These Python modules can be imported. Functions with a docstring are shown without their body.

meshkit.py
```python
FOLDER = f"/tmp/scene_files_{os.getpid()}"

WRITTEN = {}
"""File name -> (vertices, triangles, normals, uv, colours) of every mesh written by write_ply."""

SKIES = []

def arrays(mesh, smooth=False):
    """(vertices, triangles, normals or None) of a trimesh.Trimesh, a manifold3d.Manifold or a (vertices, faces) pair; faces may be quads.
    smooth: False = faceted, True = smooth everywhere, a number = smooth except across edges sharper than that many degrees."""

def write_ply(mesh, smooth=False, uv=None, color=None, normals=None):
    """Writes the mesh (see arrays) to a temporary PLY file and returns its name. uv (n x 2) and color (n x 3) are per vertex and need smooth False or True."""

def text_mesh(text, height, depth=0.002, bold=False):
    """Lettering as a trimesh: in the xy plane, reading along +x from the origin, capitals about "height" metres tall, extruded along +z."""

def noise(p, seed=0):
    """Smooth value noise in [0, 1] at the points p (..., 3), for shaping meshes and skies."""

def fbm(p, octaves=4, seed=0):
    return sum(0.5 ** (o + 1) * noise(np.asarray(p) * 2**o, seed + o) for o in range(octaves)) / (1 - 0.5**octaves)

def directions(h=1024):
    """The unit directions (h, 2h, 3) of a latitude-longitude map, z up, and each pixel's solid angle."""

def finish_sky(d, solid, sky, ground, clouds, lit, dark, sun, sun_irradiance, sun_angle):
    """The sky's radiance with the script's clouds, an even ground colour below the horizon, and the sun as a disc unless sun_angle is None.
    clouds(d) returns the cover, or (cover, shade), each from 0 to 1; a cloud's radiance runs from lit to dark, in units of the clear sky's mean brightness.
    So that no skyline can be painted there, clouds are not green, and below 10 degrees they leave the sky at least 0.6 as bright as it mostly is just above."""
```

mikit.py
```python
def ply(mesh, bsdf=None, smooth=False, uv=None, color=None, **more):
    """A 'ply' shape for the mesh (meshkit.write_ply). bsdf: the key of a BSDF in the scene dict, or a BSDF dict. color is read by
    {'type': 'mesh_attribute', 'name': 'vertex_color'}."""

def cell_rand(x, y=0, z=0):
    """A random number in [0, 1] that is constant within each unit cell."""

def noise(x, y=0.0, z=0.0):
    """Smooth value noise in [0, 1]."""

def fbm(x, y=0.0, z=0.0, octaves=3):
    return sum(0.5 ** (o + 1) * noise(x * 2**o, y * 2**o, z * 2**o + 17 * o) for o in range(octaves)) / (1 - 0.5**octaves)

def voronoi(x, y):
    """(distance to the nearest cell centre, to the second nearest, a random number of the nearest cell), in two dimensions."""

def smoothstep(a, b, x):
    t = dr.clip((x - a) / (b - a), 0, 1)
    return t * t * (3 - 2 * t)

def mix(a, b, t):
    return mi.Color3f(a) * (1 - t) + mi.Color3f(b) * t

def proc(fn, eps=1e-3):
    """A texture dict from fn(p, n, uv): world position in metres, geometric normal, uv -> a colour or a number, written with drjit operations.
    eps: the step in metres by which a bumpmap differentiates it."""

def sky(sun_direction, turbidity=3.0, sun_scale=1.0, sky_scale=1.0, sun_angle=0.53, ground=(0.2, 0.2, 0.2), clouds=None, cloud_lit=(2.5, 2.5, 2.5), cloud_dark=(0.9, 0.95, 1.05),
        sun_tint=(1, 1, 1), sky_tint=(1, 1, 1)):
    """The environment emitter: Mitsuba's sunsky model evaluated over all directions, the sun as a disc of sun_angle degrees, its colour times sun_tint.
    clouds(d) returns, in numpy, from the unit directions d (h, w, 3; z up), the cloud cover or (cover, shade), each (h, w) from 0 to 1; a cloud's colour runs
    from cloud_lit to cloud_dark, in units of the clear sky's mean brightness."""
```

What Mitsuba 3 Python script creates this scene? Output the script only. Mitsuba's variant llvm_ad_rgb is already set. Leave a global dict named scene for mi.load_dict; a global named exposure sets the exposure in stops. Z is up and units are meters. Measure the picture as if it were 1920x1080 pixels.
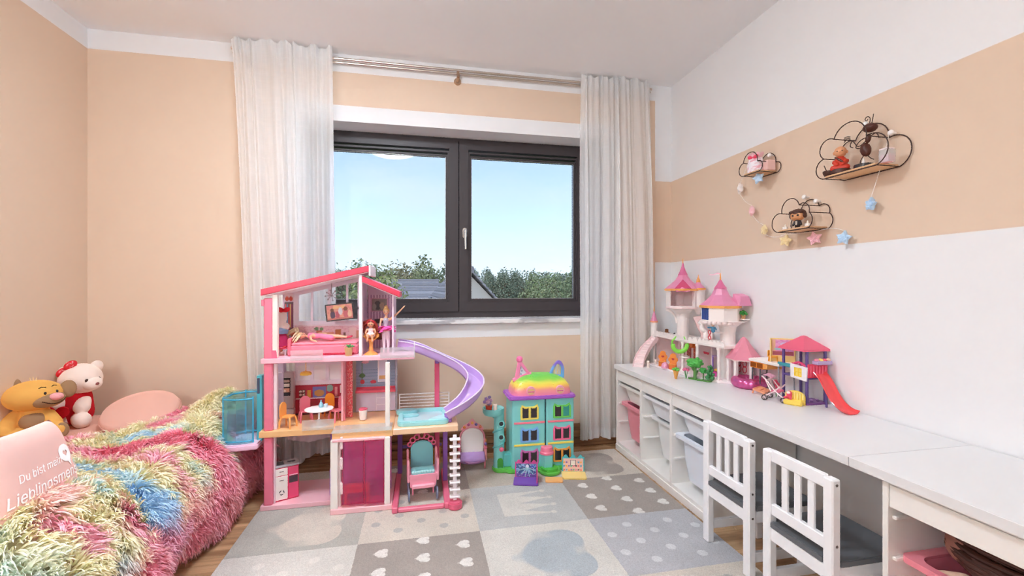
import math, random
import numpy as np
import trimesh
import mitsuba as mi
import drjit as dr
import mikit, meshkit
from shapely.geometry import Polygon, Point, LineString, box as sbox
from shapely import affinity
from shapely.ops import unary_union

scene, labels = {}, {}
T4 = mi.ScalarTransform4f

# ---------------------------------------------------------------- camera, sky, exposure, lamp
EYE = 1.06
YAW = math.atan(170 / 830)
scene['camera'] = {'type': 'perspective', 'fov': math.degrees(2 * math.atan(960 / 830)), 'fov_axis': 'x', 'near_clip': 0.05, 'far_clip': 3000.0,
                   'to_world': T4().look_at(origin=[0, 0, EYE], target=[math.sin(YAW), math.cos(YAW), EYE], up=[0, 0, 1])}
exposure = 0.1


def sky_clouds(d):
    n = meshkit.fbm(d * [5, 5, 14] + 3.1, 4)
    return np.clip(0.42 + (n - 0.5) * 0.9, 0.3, 0.75)


scene['sky'] = mikit.sky([-0.45, -0.72, 0.62], turbidity=3.2, sun_scale=0.5, sky_scale=6.9, sun_angle=3, ground=(0.28, 0.27, 0.24),
                         clouds=sky_clouds, cloud_lit=(1.2, 1.42, 1.76), cloud_dark=(1.1, 1.12, 1.15), sky_tint=(0.93, 0.95, 1.06))
LAMP_RADIANCE = (50 * 0.89, 50 * 1.0, 50 * 1.10)
GLOBE_RADIANCE = (24 * 0.92, 24 * 1.0, 24 * 1.07)

# ---------------------------------------------------------------- colour and materials


def lin(c):
    """sRGB colour given as '#rrggbb' or 0-255 triple -> linear."""
    if isinstance(c, str):
        c = c.lstrip('#')
        c = [int(c[i:i + 2], 16) for i in (0, 2, 4)]
    c = np.asarray(c, float) / 255
    return np.where(c < 0.04045, c / 12.92, ((c + 0.055) / 1.055) ** 2.4)


VC = {'type': 'mesh_attribute', 'name': 'vertex_color'}


def two(b):
    return {'type': 'twosided', 'bsdf': b}


def pr(rough, spec=0.5, **k):
    return two({'type': 'principled', 'base_color': VC, 'roughness': rough, 'specular': spec, **k})


scene['matte'] = two({'type': 'diffuse', 'reflectance': VC})
scene['fabric'] = pr(0.9, 0.15, sheen=0.4)
scene['satin'] = pr(0.42, 0.4)
scene['plastic'] = pr(0.3, 0.45)
scene['gloss'] = pr(0.14, 0.5, clearcoat=0.5, clearcoat_gloss=0.9)
scene['metal'] = pr(0.28, 0.5, metallic=1.0)
scene['leaf'] = two({'type': 'diffuse', 'reflectance': VC})
for nm_, tint, w_ in (('clear_pink', (0.98, 0.62, 0.82), 0.06), ('clear_blue', (0.70, 0.94, 0.98), 0.07), ('clear_ice', (0.94, 0.98, 0.99), 0.30), ('clear_lilac', (0.80, 0.68, 0.95), 0.25)):
    scene[nm_] = {'type': 'blendbsdf', 'weight': w_,
                  'a': {'type': 'thindielectric', 'int_ior': 1.3, 'specular_transmittance': {'type': 'rgb', 'value': tint}},
                  'b': {'type': 'principledthin', 'base_color': {'type': 'rgb', 'value': tuple(min(0.95, t) for t in tint)}, 'roughness': 0.5, 'diff_trans': 1.0, 'eta': 1.3}}
scene['window_glass'] = {'type': 'thindielectric', 'int_ior': 1.4}

# ---------------------------------------------------------------- bookkeeping
used = set()
FRAME = [np.eye(4)]


def uniq(name):
    k, n = name, 0
    while k in used:
        n += 1
        k = f'{name}_{n:03d}'
    used.add(k)
    return k


def thing(name, label, cat, group=None):
    k = uniq(name)
    labels[k] = {'label': label, 'category': cat}
    if group:
        labels[k]['group'] = group
    return k


def structure(key, label=None):
    labels[key] = {'kind': 'structure'}
    if label:
        labels[key]['label'] = label


def at(x=0, y=0, z=0, rz=0, s=1.0, rx=0, ry=0):
    m = trimesh.transformations.euler_matrix(math.radians(rx), math.radians(ry), math.radians(rz), 'sxyz')
    m[:3, :3] *= s
    m[:3, 3] = (x, y, z)
    return m


class frame:
    """Everything added inside stands in this frame."""
    def __init__(self, *a, **k):
        self.m = a[0] if a and isinstance(a[0], np.ndarray) else at(*a, **k)

    def __enter__(self):
        FRAME.append(FRAME[-1] @ self.m)

    def __exit__(self, *_):
        FRAME.pop()


def colours(v, col):
    if callable(col):
        return np.asarray(col(v))
    return np.tile(lin(col), (len(v), 1))


def put(key, mesh, col='#ffffff', mat='plastic', smooth=32, label=None, kind=None):
    """One entry of the scene. key: 'thing' or 'thing__part'; a taken part name gets the next number."""
    if '__' in key:
        key = uniq(key)
    else:
        used.add(key)
    if isinstance(mesh, (list, tuple)):
        mesh = cat(*mesh)
    local = mesh
    if smooth and smooth is not True:
        local = trimesh.graph.smooth_shade(trimesh.Trimesh(mesh.vertices, mesh.faces, process=True), angle=math.radians(smooth), facet_minarea=None)
    c = colours(np.array(local.vertices), col)
    m = FRAME[-1]
    v = np.array(local.vertices) @ m[:3, :3].T + m[:3, 3]
    scene[key] = mikit.ply(trimesh.Trimesh(v, np.array(local.faces), process=False), mat, smooth=bool(smooth), color=c)
    if label or kind:
        labels.setdefault(key, {})
        if label:
            labels[key]['label'] = label
        if kind:
            labels[key]['kind'] = kind
    return key


def one(name, label, cat_, mesh, col='#ffffff', mat='plastic', smooth=32, group=None):
    k = thing(name, label, cat_, group)
    return put(k, mesh, col, mat, smooth)


# ---------------------------------------------------------------- shapes


def cat(*ms):
    out = []
    for m in ms:
        out += list(m) if isinstance(m, (list, tuple)) else [m]
    return trimesh.util.concatenate([trimesh.Trimesh(m.vertices, m.faces, process=False) for m in out])


def mv(mesh, x=0, y=0, z=0, rz=0, s=1.0, rx=0, ry=0):
    m = at(x, y, z, rz, s, rx, ry)
    return trimesh.Trimesh(np.array(mesh.vertices) @ m[:3, :3].T + m[:3, 3], mesh.faces, process=False)


def bx(x0, x1, y0, y1, z0, z1, b=0.0):
    """Box with chamfered edges of width b."""
    if b <= 0:
        m = trimesh.creation.box((abs(x1 - x0), abs(y1 - y0), abs(z1 - z0)))
        m.apply_translation(((x0 + x1) / 2, (y0 + y1) / 2, (z0 + z1) / 2))
        return m
    lo, hi = np.minimum((x0, y0, z0), (x1, y1, z1)), np.maximum((x0, y0, z0), (x1, y1, z1))
    b = min(b, 0.45 * min(hi - lo))
    p = []
    for i in range(8):
        s = [(i >> k) & 1 for k in range(3)]
        cnr = np.where(s, hi, lo)
        ins = np.where(s, -b, b)
        for k in range(3):
            q = cnr + ins
            q[k] = cnr[k]
            p.append(q)
    return trimesh.Trimesh(p).convex_hull


def hull(pts):
    return trimesh.Trimesh(np.asarray(pts, float)).convex_hull


def basis(d):
    d = np.asarray(d, float) / np.linalg.norm(d)
    x = np.cross(d, [0, 0, 1] if abs(d[2]) < 0.9 else [1, 0, 0])
    x /= np.linalg.norm(x)
    return x, np.cross(d, x), d


def cyl(p0, p1, r, r1=None, n=14):
    r1 = r if r1 is None else r1
    p0, p1 = np.asarray(p0, float), np.asarray(p1, float)
    x, y, d = basis(p1 - p0)
    a = np.linspace(0, 2 * np.pi, n, endpoint=False)
    ring = np.cos(a)[:, None] * x + np.sin(a)[:, None] * y
    v = np.vstack([p0 + ring * r, p1 + ring * r1, [p0], [p1]])
    f = []
    for i in range(n):
        j = (i + 1) % n
        f += [[i, j, n + j], [i, n + j, n + i], [2 * n, j, i], [2 * n + 1, n + i, n + j]]
    return trimesh.Trimesh(v, f, process=False)


def tube(path, r, n=8, closed=False, flat=1.0, up=None):
    """A tube of radius r (a number or one per point) along the path."""
    p = np.asarray(path, float)
    k = len(p)
    rr = np.full(k, r) if np.isscalar(r) else np.asarray(r, float)
    t = np.gradient(p, axis=0) if not closed else np.roll(p, -1, 0) - np.roll(p, 1, 0)
    t /= np.linalg.norm(t, axis=1, keepdims=True) + 1e-12
    x, y, _ = basis(t[0])
    if up is not None:
        x = np.cross(t[0], up)
        x /= np.linalg.norm(x)
    a = np.linspace(0, 2 * np.pi, n, endpoint=False)
    v = []
    for i in range(k):
        if up is not None:
            x = np.cross(t[i], up)
        x = x - t[i] * (x @ t[i])
        x /= np.linalg.norm(x)
        y = np.cross(t[i], x)
        v.append(p[i] + rr[i] * (np.cos(a)[:, None] * x + flat * np.sin(a)[:, None] * y))
    v = np.vstack(v)
    f = []
    for i in range(k if closed else k - 1):
        for j in range(n):
            a0, a1 = i * n + j, i * n + (j + 1) % n
            b0, b1 = (a0 + n) % (k * n), (a1 + n) % (k * n)
            f += [[a0, a1, b1], [a0, b1, b0]]
    if not closed:
        v = np.vstack([v, p[0], p[-1]])
        for j in range(n):
            f += [[k * n, (j + 1) % n, j], [k * n + 1, (k - 1) * n + j, (k - 1) * n + (j + 1) % n]]
    return trimesh.Trimesh(v, f, process=False)


def lathe(prof, n=24, x=0, y=0, z=0):
    """Solid of revolution about z from (radius, height) points, bottom to top."""
    prof = np.asarray(prof, float)
    a = np.linspace(0, 2 * np.pi, n, endpoint=False)
    v = np.vstack([np.stack([r * np.cos(a), r * np.sin(a), np.full(n, h)], 1) for r, h in prof])
    f = []
    for i in range(len(prof) - 1):
        for j in range(n):
            a0, a1 = i * n + j, i * n + (j + 1) % n
            f += [[a0, a1, a1 + n], [a0, a1 + n, a0 + n]]
    k = len(v)
    v = np.vstack([v, [[0, 0, prof[0][1]]], [[0, 0, prof[-1][1]]]])
    for j in range(n):
        f += [[k, (j + 1) % n, j], [k + 1, (len(prof) - 1) * n + j, (len(prof) - 1) * n + (j + 1) % n]]
    return trimesh.Trimesh(v + [x, y, z], f, process=False)


def ell(c, r, sub=3, rz=0, rx=0, ry=0):
    m = trimesh.creation.icosphere(subdivisions=sub)
    r = np.full(3, r) if np.isscalar(r) else np.asarray(r, float)
    q = at(c[0], c[1], c[2], rz, 1.0, rx, ry)
    return trimesh.Trimesh((m.vertices * r) @ q[:3, :3].T + q[:3, 3], m.faces, process=False)


def poly(pts, holes=()):
    g = pts if hasattr(pts, 'geom_type') else Polygon(pts, holes)
    return g if g.is_valid else g.buffer(0)


def ext(pts, d0, d1, plane='xz', holes=()):
    """Prism of a polygon (points or a shapely shape) between d0 and d1 on the third axis."""
    g = poly(pts, holes)
    out = []
    for q in getattr(g, 'geoms', [g]):
        if q.is_empty or q.area <= 0:
            continue
        m = trimesh.creation.extrude_polygon(q, abs(d1 - d0), engine='earcut')
        v = np.array(m.vertices)
        v[:, 2] += min(d0, d1)
        f = np.array(m.faces)
        if plane == 'xz':
            v = v[:, [0, 2, 1]]
            f = f[:, ::-1]
        elif plane == 'yz':
            v = v[:, [2, 0, 1]]
        out.append(trimesh.Trimesh(v, f, process=False))
    return cat(*out)


def grid(nu, nv, fn, thick=0.0):
    """A surface fn(u, v) -> (.., 3) over [0, 1] x [0, 1]; thick: a second side that far along the normals."""
    u, v = np.meshgrid(np.linspace(0, 1, nu), np.linspace(0, 1, nv), indexing='ij')
    p = np.asarray(fn(u, v)).reshape(-1, 3)
    i = np.arange(nu * nv).reshape(nu, nv)
    a, b, c, d = i[:-1, :-1].ravel(), i[1:, :-1].ravel(), i[1:, 1:].ravel(), i[:-1, 1:].ravel()
    f = np.vstack([np.stack([a, b, c], 1), np.stack([a, c, d], 1)])
    m = trimesh.Trimesh(p, f, process=False)
    if not thick:
        return m
    n = np.zeros_like(p)
    cr = np.cross(p[f[:, 1]] - p[f[:, 0]], p[f[:, 2]] - p[f[:, 0]])
    for k in range(3):
        np.add.at(n, f[:, k], cr)
    n /= np.linalg.norm(n, axis=1, keepdims=True) + 1e-12
    q = p - n * thick
    rim = np.concatenate([i[:, 0], i[-1, 1:], i[-2::-1, -1], i[0, -2:0:-1]])
    r2 = np.roll(rim, -1)
    k = len(p)
    side = np.vstack([np.stack([rim, rim + k, r2 + k], 1), np.stack([rim, r2 + k, r2], 1)])
    return trimesh.Trimesh(np.vstack([p, q]), np.vstack([f, f[:, ::-1] + k, side]), process=False)


def strip(left, right, thick=0.004):
    """A band between two polylines with a thickness."""
    l, r = np.asarray(left, float), np.asarray(right, float)
    return grid(len(l), 2, lambda u, v: np.where((v[..., None] < 0.5), l[:, None, :], r[:, None, :]), thick)


def smooth_path(pts, n=40, closed=False):
    from scipy.interpolate import CubicSpline
    p = np.asarray(pts, float)
    if closed:
        p = np.vstack([p, p[:1]])
    t = np.concatenate([[0], np.cumsum(np.linalg.norm(np.diff(p, axis=0), axis=1))])
    s = CubicSpline(t, p, bc_type='periodic' if closed else 'natural')
    return s(np.linspace(0, t[-1], n, endpoint=not closed))


def arc(cx, cy, r, a0, a1, n=12, ry=None):
    a = np.radians(np.linspace(a0, a1, n))
    return np.stack([cx + r * np.cos(a), cy + (ry or r) * np.sin(a)], 1)


def rrect(x0, x1, y0, y1, r, n=5):
    r = min(r, abs(x1 - x0) / 2 - 1e-6, abs(y1 - y0) / 2 - 1e-6)
    return np.vstack([arc(x1 - r, y0 + r, r, -90, 0, n), arc(x1 - r, y1 - r, r, 0, 90, n), arc(x0 + r, y1 - r, r, 90, 180, n), arc(x0 + r, y0 + r, r, 180, 270, n)])


def flatbox(pts, d0, d1, plane='xz', b=0.003):
    """Prism with softened front and back rims: the outline narrows by b at both ends."""
    g = poly(pts)
    s = 1 if d1 > d0 else -1
    inner = g.buffer(-b)
    if inner.is_empty or abs(d1 - d0) <= 2.2 * b:
        return ext(g, d0, d1, plane)
    return cat(ext(g, d0 + s * b, d1 - s * b, plane), ext(inner, d0, d1, plane))


def star_poly(r, r2=None, n=5, rot=90):
    r2 = r * 0.5 if r2 is None else r2
    return [((r if i % 2 == 0 else r2) * math.cos(math.radians(rot + 180 / n * i)), (r if i % 2 == 0 else r2) * math.sin(math.radians(rot + 180 / n * i))) for i in range(2 * n)]


def heart_poly(s, n=40):
    t = np.linspace(0, 2 * np.pi, n, endpoint=False)
    return np.stack([16 * np.sin(t) ** 3, 13 * np.cos(t) - 5 * np.cos(2 * t) - 2 * np.cos(3 * t) - np.cos(4 * t)], 1) * s / 17


def blob(bones, res=0.01, iters=8):
    """One continuous body from bones ((p, r), (q, s)): each the hull of two spheres, joined, refined and smoothed."""
    import manifold3d as m3
    tot = None
    for (p, r), (q, s) in bones:
        h = m3.Manifold.batch_hull([m3.Manifold.sphere(float(rr), 20).translate([float(t) for t in pp]) for pp, rr in ((p, r), (q, s))])
        tot = h if tot is None else tot + h
    me = tot.refine_to_length(float(res)).to_mesh()
    m = trimesh.Trimesh(me.vert_properties[:, :3], me.tri_verts, process=True)
    v0 = np.array(m.vertices)
    e = m.edges_unique
    deg = np.bincount(e.ravel(), minlength=len(v0))[:, None]
    v = v0.copy()
    for k in range(iters * 2):
        s = np.zeros_like(v)
        np.add.at(s, e[:, 0], v[e[:, 1]])
        np.add.at(s, e[:, 1], v[e[:, 0]])
        v = v + (0.5 if k % 2 == 0 else -0.52) * (s / np.maximum(deg, 1) - v)
    d = v - v0
    n = np.linalg.norm(d, axis=1, keepdims=True)
    v = v0 + d * np.minimum(1, res * 0.8 / np.maximum(n, 1e-12))
    return trimesh.Trimesh(v, m.faces, process=False)

# ================================================================ the room
X0, X1, Y0, Y1, ZC = -1.784, 1.724, -0.95, 2.83, 2.475
WHITE, BEIGE = (0.80, 0.805, 0.815), (0.725, 0.565, 0.44)
L = mi.Color3f


def paint(beige_mask, p):
    base = mikit.mix(WHITE, BEIGE, beige_mask)
    return base * (0.985 + 0.03 * mikit.fbm(p.x * 3 + p.y * 2, p.z * 3, p.y))


def band(z, a, b):
    return mikit.smoothstep(a - 0.002, a + 0.002, z) * (1 - mikit.smoothstep(b - 0.002, b + 0.002, z))


def back_paint(p, n, uv):
    z, x = p.z, p.x
    main = 1 - mikit.smoothstep(2.365, 2.369, z)
    win = band(x, -0.80, 1.30) * band(z, 0.745, 2.166)
    left = main * (1 - win)
    right = band(z, 1.24, 1.807)
    t = mikit.smoothstep(1.598, 1.602, x)
    m = left * (1 - t) + right * t
    inside = mikit.smoothstep(2.835, 2.836, p.y)
    return paint(m * (1 - inside), p)


def wall_mat(name, fn):
    bump = mikit.proc(lambda p, n, uv: mikit.fbm(p.x * 160, p.y * 160, p.z * 160, 2), 0.002)
    scene[name] = two({'type': 'bumpmap', 'arbitrary': bump, 'scale': 0.0006, 'bsdf': {'type': 'diffuse', 'reflectance': mikit.proc(fn)}})


wall_mat('paint_back', back_paint)
wall_mat('paint_left', lambda p, n, uv: paint(1 - mikit.smoothstep(2.365, 2.369, p.z), p))
wall_mat('paint_right', lambda p, n, uv: paint(band(p.z, 1.24, 1.807), p))
wall_mat('paint_white', lambda p, n, uv: paint(mi.Float(0.0), p))


def shell(key, mesh, mat):
    scene[key] = mikit.ply(mesh, mat, smooth=False)
    used.add(key)
    structure(key)


HX0, HX1, HZ0, HZ1 = -0.70, 1.20, 0.832, 2.07
shell('wall_back', ext(sbox(X0 - 0.12, 0, X1 + 0.12, ZC).difference(sbox(HX0, HZ0, HX1, HZ1)), Y1, Y1 + 0.30), 'paint_back')
shell('wall_left', bx(X0 - 0.12, X0, Y0, Y1, 0, ZC), 'paint_left')
shell('wall_right', bx(X1, X1 + 0.12, Y0, Y1, 0, ZC), 'paint_right')
shell('wall_rear', bx(X0 - 0.12, X1 + 0.12, Y0 - 0.12, Y0, 0, ZC), 'paint_white')
wall_mat('paint_ceiling', lambda p, n, uv: L(0.875, 0.885, 0.90) + 0 * p.x)
shell('ceiling', bx(X0 - 0.12, X1 + 0.12, Y0 - 0.12, Y1 + 0.30, ZC, ZC + 0.15), 'paint_ceiling')


def plank_col(p, n, uv):
    row = dr.floor((p.y + 2) / 0.188)
    seg = dr.floor((p.x + 5 + mikit.cell_rand(row, 3) * 1.3) / 1.29)
    r = mikit.cell_rand(row, seg, 7)
    g = mikit.fbm(p.x * 2.2 + r * 40, p.y * 34 + r * 11, r * 9, 4)
    fine = mikit.fbm(p.x * 9, p.y * 260, r * 5, 2)
    c = mikit.mix((0.30, 0.165, 0.082), (0.60, 0.385, 0.215), mikit.smoothstep(0.25, 0.75, g))
    return c * (0.82 + 0.30 * r) * (0.86 + 0.28 * fine)


scene['oak'] = two({'type': 'principled', 'base_color': mikit.proc(plank_col), 'roughness': 0.42, 'specular': 0.35})


def walnut_col(p, n, uv):
    g = mikit.fbm(p.x * 3 + p.y * 3, p.z * 70, p.y, 4)
    return mikit.mix((0.13, 0.06, 0.028), (0.36, 0.19, 0.095), mikit.smoothstep(0.25, 0.75, g))


scene['walnut'] = two({'type': 'principled', 'base_color': mikit.proc(walnut_col), 'roughness': 0.45, 'specular': 0.35})
shell('floor', bx(X0 - 0.12, X1 + 0.12, Y0 - 0.12, Y1 + 0.1, -0.12, -0.012), 'oak')
rng = random.Random(4)
nrow = int((Y1 - Y0) / 0.188) + 1
for i in range(nrow):
    ya, yb = Y1 - i * 0.188 - 0.188, Y1 - i * 0.188
    ya = max(ya, Y0)
    x = X0 - rng.random() * 1.0
    while x < X1:
        a, b = max(x, X0), min(x + 1.29, X1)
        if b - a > 0.03:
            k = uniq('floor__plank')
            scene[k] = mikit.ply(bx(a + 0.0008, b - 0.0008, ya + 0.0008, yb - 0.0008, -0.012, -0.0002 * rng.random(), 0.0015), 'oak')
        x += 1.29
for key, m in (('baseboard_back', [bx(X0, X1, Y1 - 0.016, Y1, 0, 0.055, 0.003), bx(X0, X1, Y1 - 0.013, Y1, 0.057, 0.105, 0.003), bx(X0, X1, Y1 - 0.011, Y1, 0.107, 0.152, 0.004)]),
               ('baseboard_right', [bx(X1 - 0.014, X1, 1.75, -0.95, 0, 0.06, 0.004)]),
               ('baseboard_left', [bx(X0, X0 + 0.014, Y0, Y1 - 0.02, 0, 0.06, 0.004)])):
    shell(key, cat(*m), 'walnut')

# ceiling lamp out of view, placed to light the room: opal dome, wooden ring (its reflection shows in the left pane)
lk = thing('ceiling_lamp', 'unseen flat round ceiling lamp with an opal shade and wooden ring, lighting the room from above', 'lamp')
LX, LY = -0.28, 1.52
dome = lathe([(0.001, ZC - 0.11), (0.08, ZC - 0.108), (0.15, ZC - 0.10), (0.21, ZC - 0.08), (0.24, ZC - 0.05), (0.24, ZC - 0.03)], 32, LX, LY)
dome = trimesh.Trimesh(dome.vertices, dome.faces[:, ::1], process=False)
scene['ceiling_lamp__shade'] = mikit.ply(dome, {'type': 'diffuse', 'reflectance': {'type': 'rgb', 'value': 0.8}}, smooth=False,
                                         emitter={'type': 'area', 'radiance': {'type': 'rgb', 'value': list(LAMP_RADIANCE)}})
put('ceiling_lamp__ring', lathe([(0.245, ZC - 0.045), (0.262, ZC - 0.045), (0.262, ZC), (0.245, ZC)], 32, LX, LY), '#b98a5a', 'satin')

# unseen globe lamp behind the camera, put there to brighten the sides facing it
fl = thing('floor_lamp', 'unseen lamp with a round white globe in the rear corner, placed to light the room from the front', 'lamp')
GX, GY, GZ, GR = -1.44, -0.58, 1.72, 0.25
globe = trimesh.creation.icosphere(subdivisions=3, radius=GR)
globe.apply_translation((GX, GY, GZ))
scene[fl + '__globe'] = mikit.ply(globe, {'type': 'diffuse', 'reflectance': {'type': 'rgb', 'value': 0.8}}, smooth=False, emitter={'type': 'area', 'radiance': {'type': 'rgb', 'value': list(GLOBE_RADIANCE)}})
put(fl + '__pole', cyl((GX, GY, 0.02), (GX, GY, GZ - GR), 0.012), '#e9e5df', 'satin')
put(fl + '__foot', lathe([(0.14, 0.0), (0.14, 0.012), (0.02, 0.024)], 32, GX, GY), '#e9e5df', 'satin')

# ---------------------------------------------------------------- window
WY = 2.99                                  # inner face of the sashes
FR = '#3c3638'
structure('window_1')
used.add('window_1')


def ring(x0, x1, z0, z1, w, d0, d1, b=0.003):
    """Mitred frame of four bevelled bars."""
    out = []
    for (a0, a1, c0, c1) in (((x0, z0), (x1, z0), (x1 - w, z0 + w), (x0 + w, z0 + w)), ((x1, z0), (x1, z1), (x1 - w, z1 - w), (x1 - w, z0 + w)),
                             ((x1, z1), (x0, z1), (x0 + w, z1 - w), (x1 - w, z1 - w)), ((x0, z1), (x0, z0), (x0 + w, z0 + w), (x0 + w, z1 - w))):
        out.append(flatbox([a0, a1, c0, c1], d0, d1, 'xz', 0.0012))
    return cat(*out)


put('window_1__frame', ring(HX0, HX1, 0.858, 2.079, 0.045, WY + 0.012, WY + 0.10), FR, 'satin', 20)
for x0, x1 in ((-0.668, 0.2455), (0.2495, 1.150)):
    s = put('window_1__sash', cat(ring(x0, x1, 0.902, 2.055, 0.062, WY - 0.002, WY + 0.06), ring(x0 + 0.06, x1 - 0.06, 0.962, 1.982, 0.013, WY + 0.008, WY + 0.06), ring(x0 + 0.072, x1 - 0.072, 0.974, 1.958, 0.012, WY + 0.018, WY + 0.06)), FR, 'satin', 20)
    scene[s + '__pane'] = mikit.ply(grid(2, 2, lambda u, v: np.stack([x0 + 0.083 + u * (x1 - x0 - 0.166), WY + 0.034 + 0 * u, 0.985 + v * 0.962], -1)), 'window_glass')
    used.add(s + '__pane')
    put(s + '__spacer', ring(x0 + 0.083, x1 - 0.083, 0.985, 1.947, 0.004, WY + 0.026, WY + 0.034), '#c9ccce', 'metal', 20)
put('window_1__centre_cover', bx(0.2455, 0.2495, WY + 0.004, WY + 0.05, 0.905, 2.05), '#141214', 'matte', False)
h = put('window_1__handle', cat(flatbox(rrect(0.272, 0.300, 1.395, 1.465, 0.013), WY - 0.012, WY - 0.002, 'xz', 0.002),
                                cyl((0.286, WY - 0.012, 1.436), (0.286, WY - 0.045, 1.436), 0.010),
                                tube([(0.286, WY - 0.043, 1.447), (0.286, WY - 0.047, 1.43), (0.286, WY - 0.046, 1.38), (0.288, WY - 0.045, 1.318)], [0.011, 0.0125, 0.011, 0.0105], 12, flat=0.7)), '#c8c2bc', 'metal')


def marble(p, n, uv):
    w = mikit.fbm(p.x * 5, p.y * 9, p.z * 5, 4)
    v = dr.abs(mikit.fbm(p.x * 4 + w * 2, p.y * 8 + w, p.z * 14, 4) - 0.5)
    return mikit.mix((0.42, 0.41, 0.42), (0.80, 0.79, 0.79), mikit.smoothstep(0.0, 0.13, v))


scene['marble'] = two({'type': 'principled', 'base_color': mikit.proc(marble), 'roughness': 0.22, 'specular': 0.5})
used.add('window_1__sill')
# sill ears stand in front of the wall; the body fills the opening
scene['window_1__sill'] = mikit.ply(cat(bx(HX0 + 0.0005, HX1 - 0.0005, Y1 - 0.001, WY + 0.012, 0.8325, 0.861), bx(HX0 - 0.02, HX1 + 0.02, Y1 - 0.04, Y1 - 0.0005, 0.832, 0.861, 0.004)), 'marble')

# ---------------------------------------------------------------- curtains and rail
rail = thing('curtain_rail', 'slim double steel curtain rail under the ceiling above the window', 'curtain rail')
for y, z in ((2.786, 2.424), (2.804, 2.410)):
    put(rail + '__rod', cyl((-1.06, y, z), (1.55, y, z), 0.0075, n=10), '#cbbfb2', 'metal')
for x in (-0.985, 0.226, 1.45):
    b = put(rail + '__bracket', cat(cyl((x, Y1, 2.372), (x, Y1 - 0.012, 2.372), 0.024, 0.020, 20), cyl((x, Y1 - 0.01, 2.372), (x, 2.785, 2.385), 0.011, 0.010, 12), cyl((x, 2.785, 2.380), (x, 2.790, 2.425), 0.009, 0.008, 10)), '#c2a58d', 'metal')


def sheer(weight):
    def weave(p, n, uv):
        a = mikit.fbm(uv.x * 380, uv.y * 14, 0.0, 2)
        b = mikit.fbm(uv.x * 22, uv.y * 420, 3.0, 2)
        chk = mikit.smoothstep(0.48, 0.52, dr.abs((uv.y * 21) - dr.floor(uv.y * 21) - 0.5))
        return 0.80 + 0.22 * (0.6 * a + 0.4 * b) * weight + 0.08 * chk
    return weave


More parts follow.
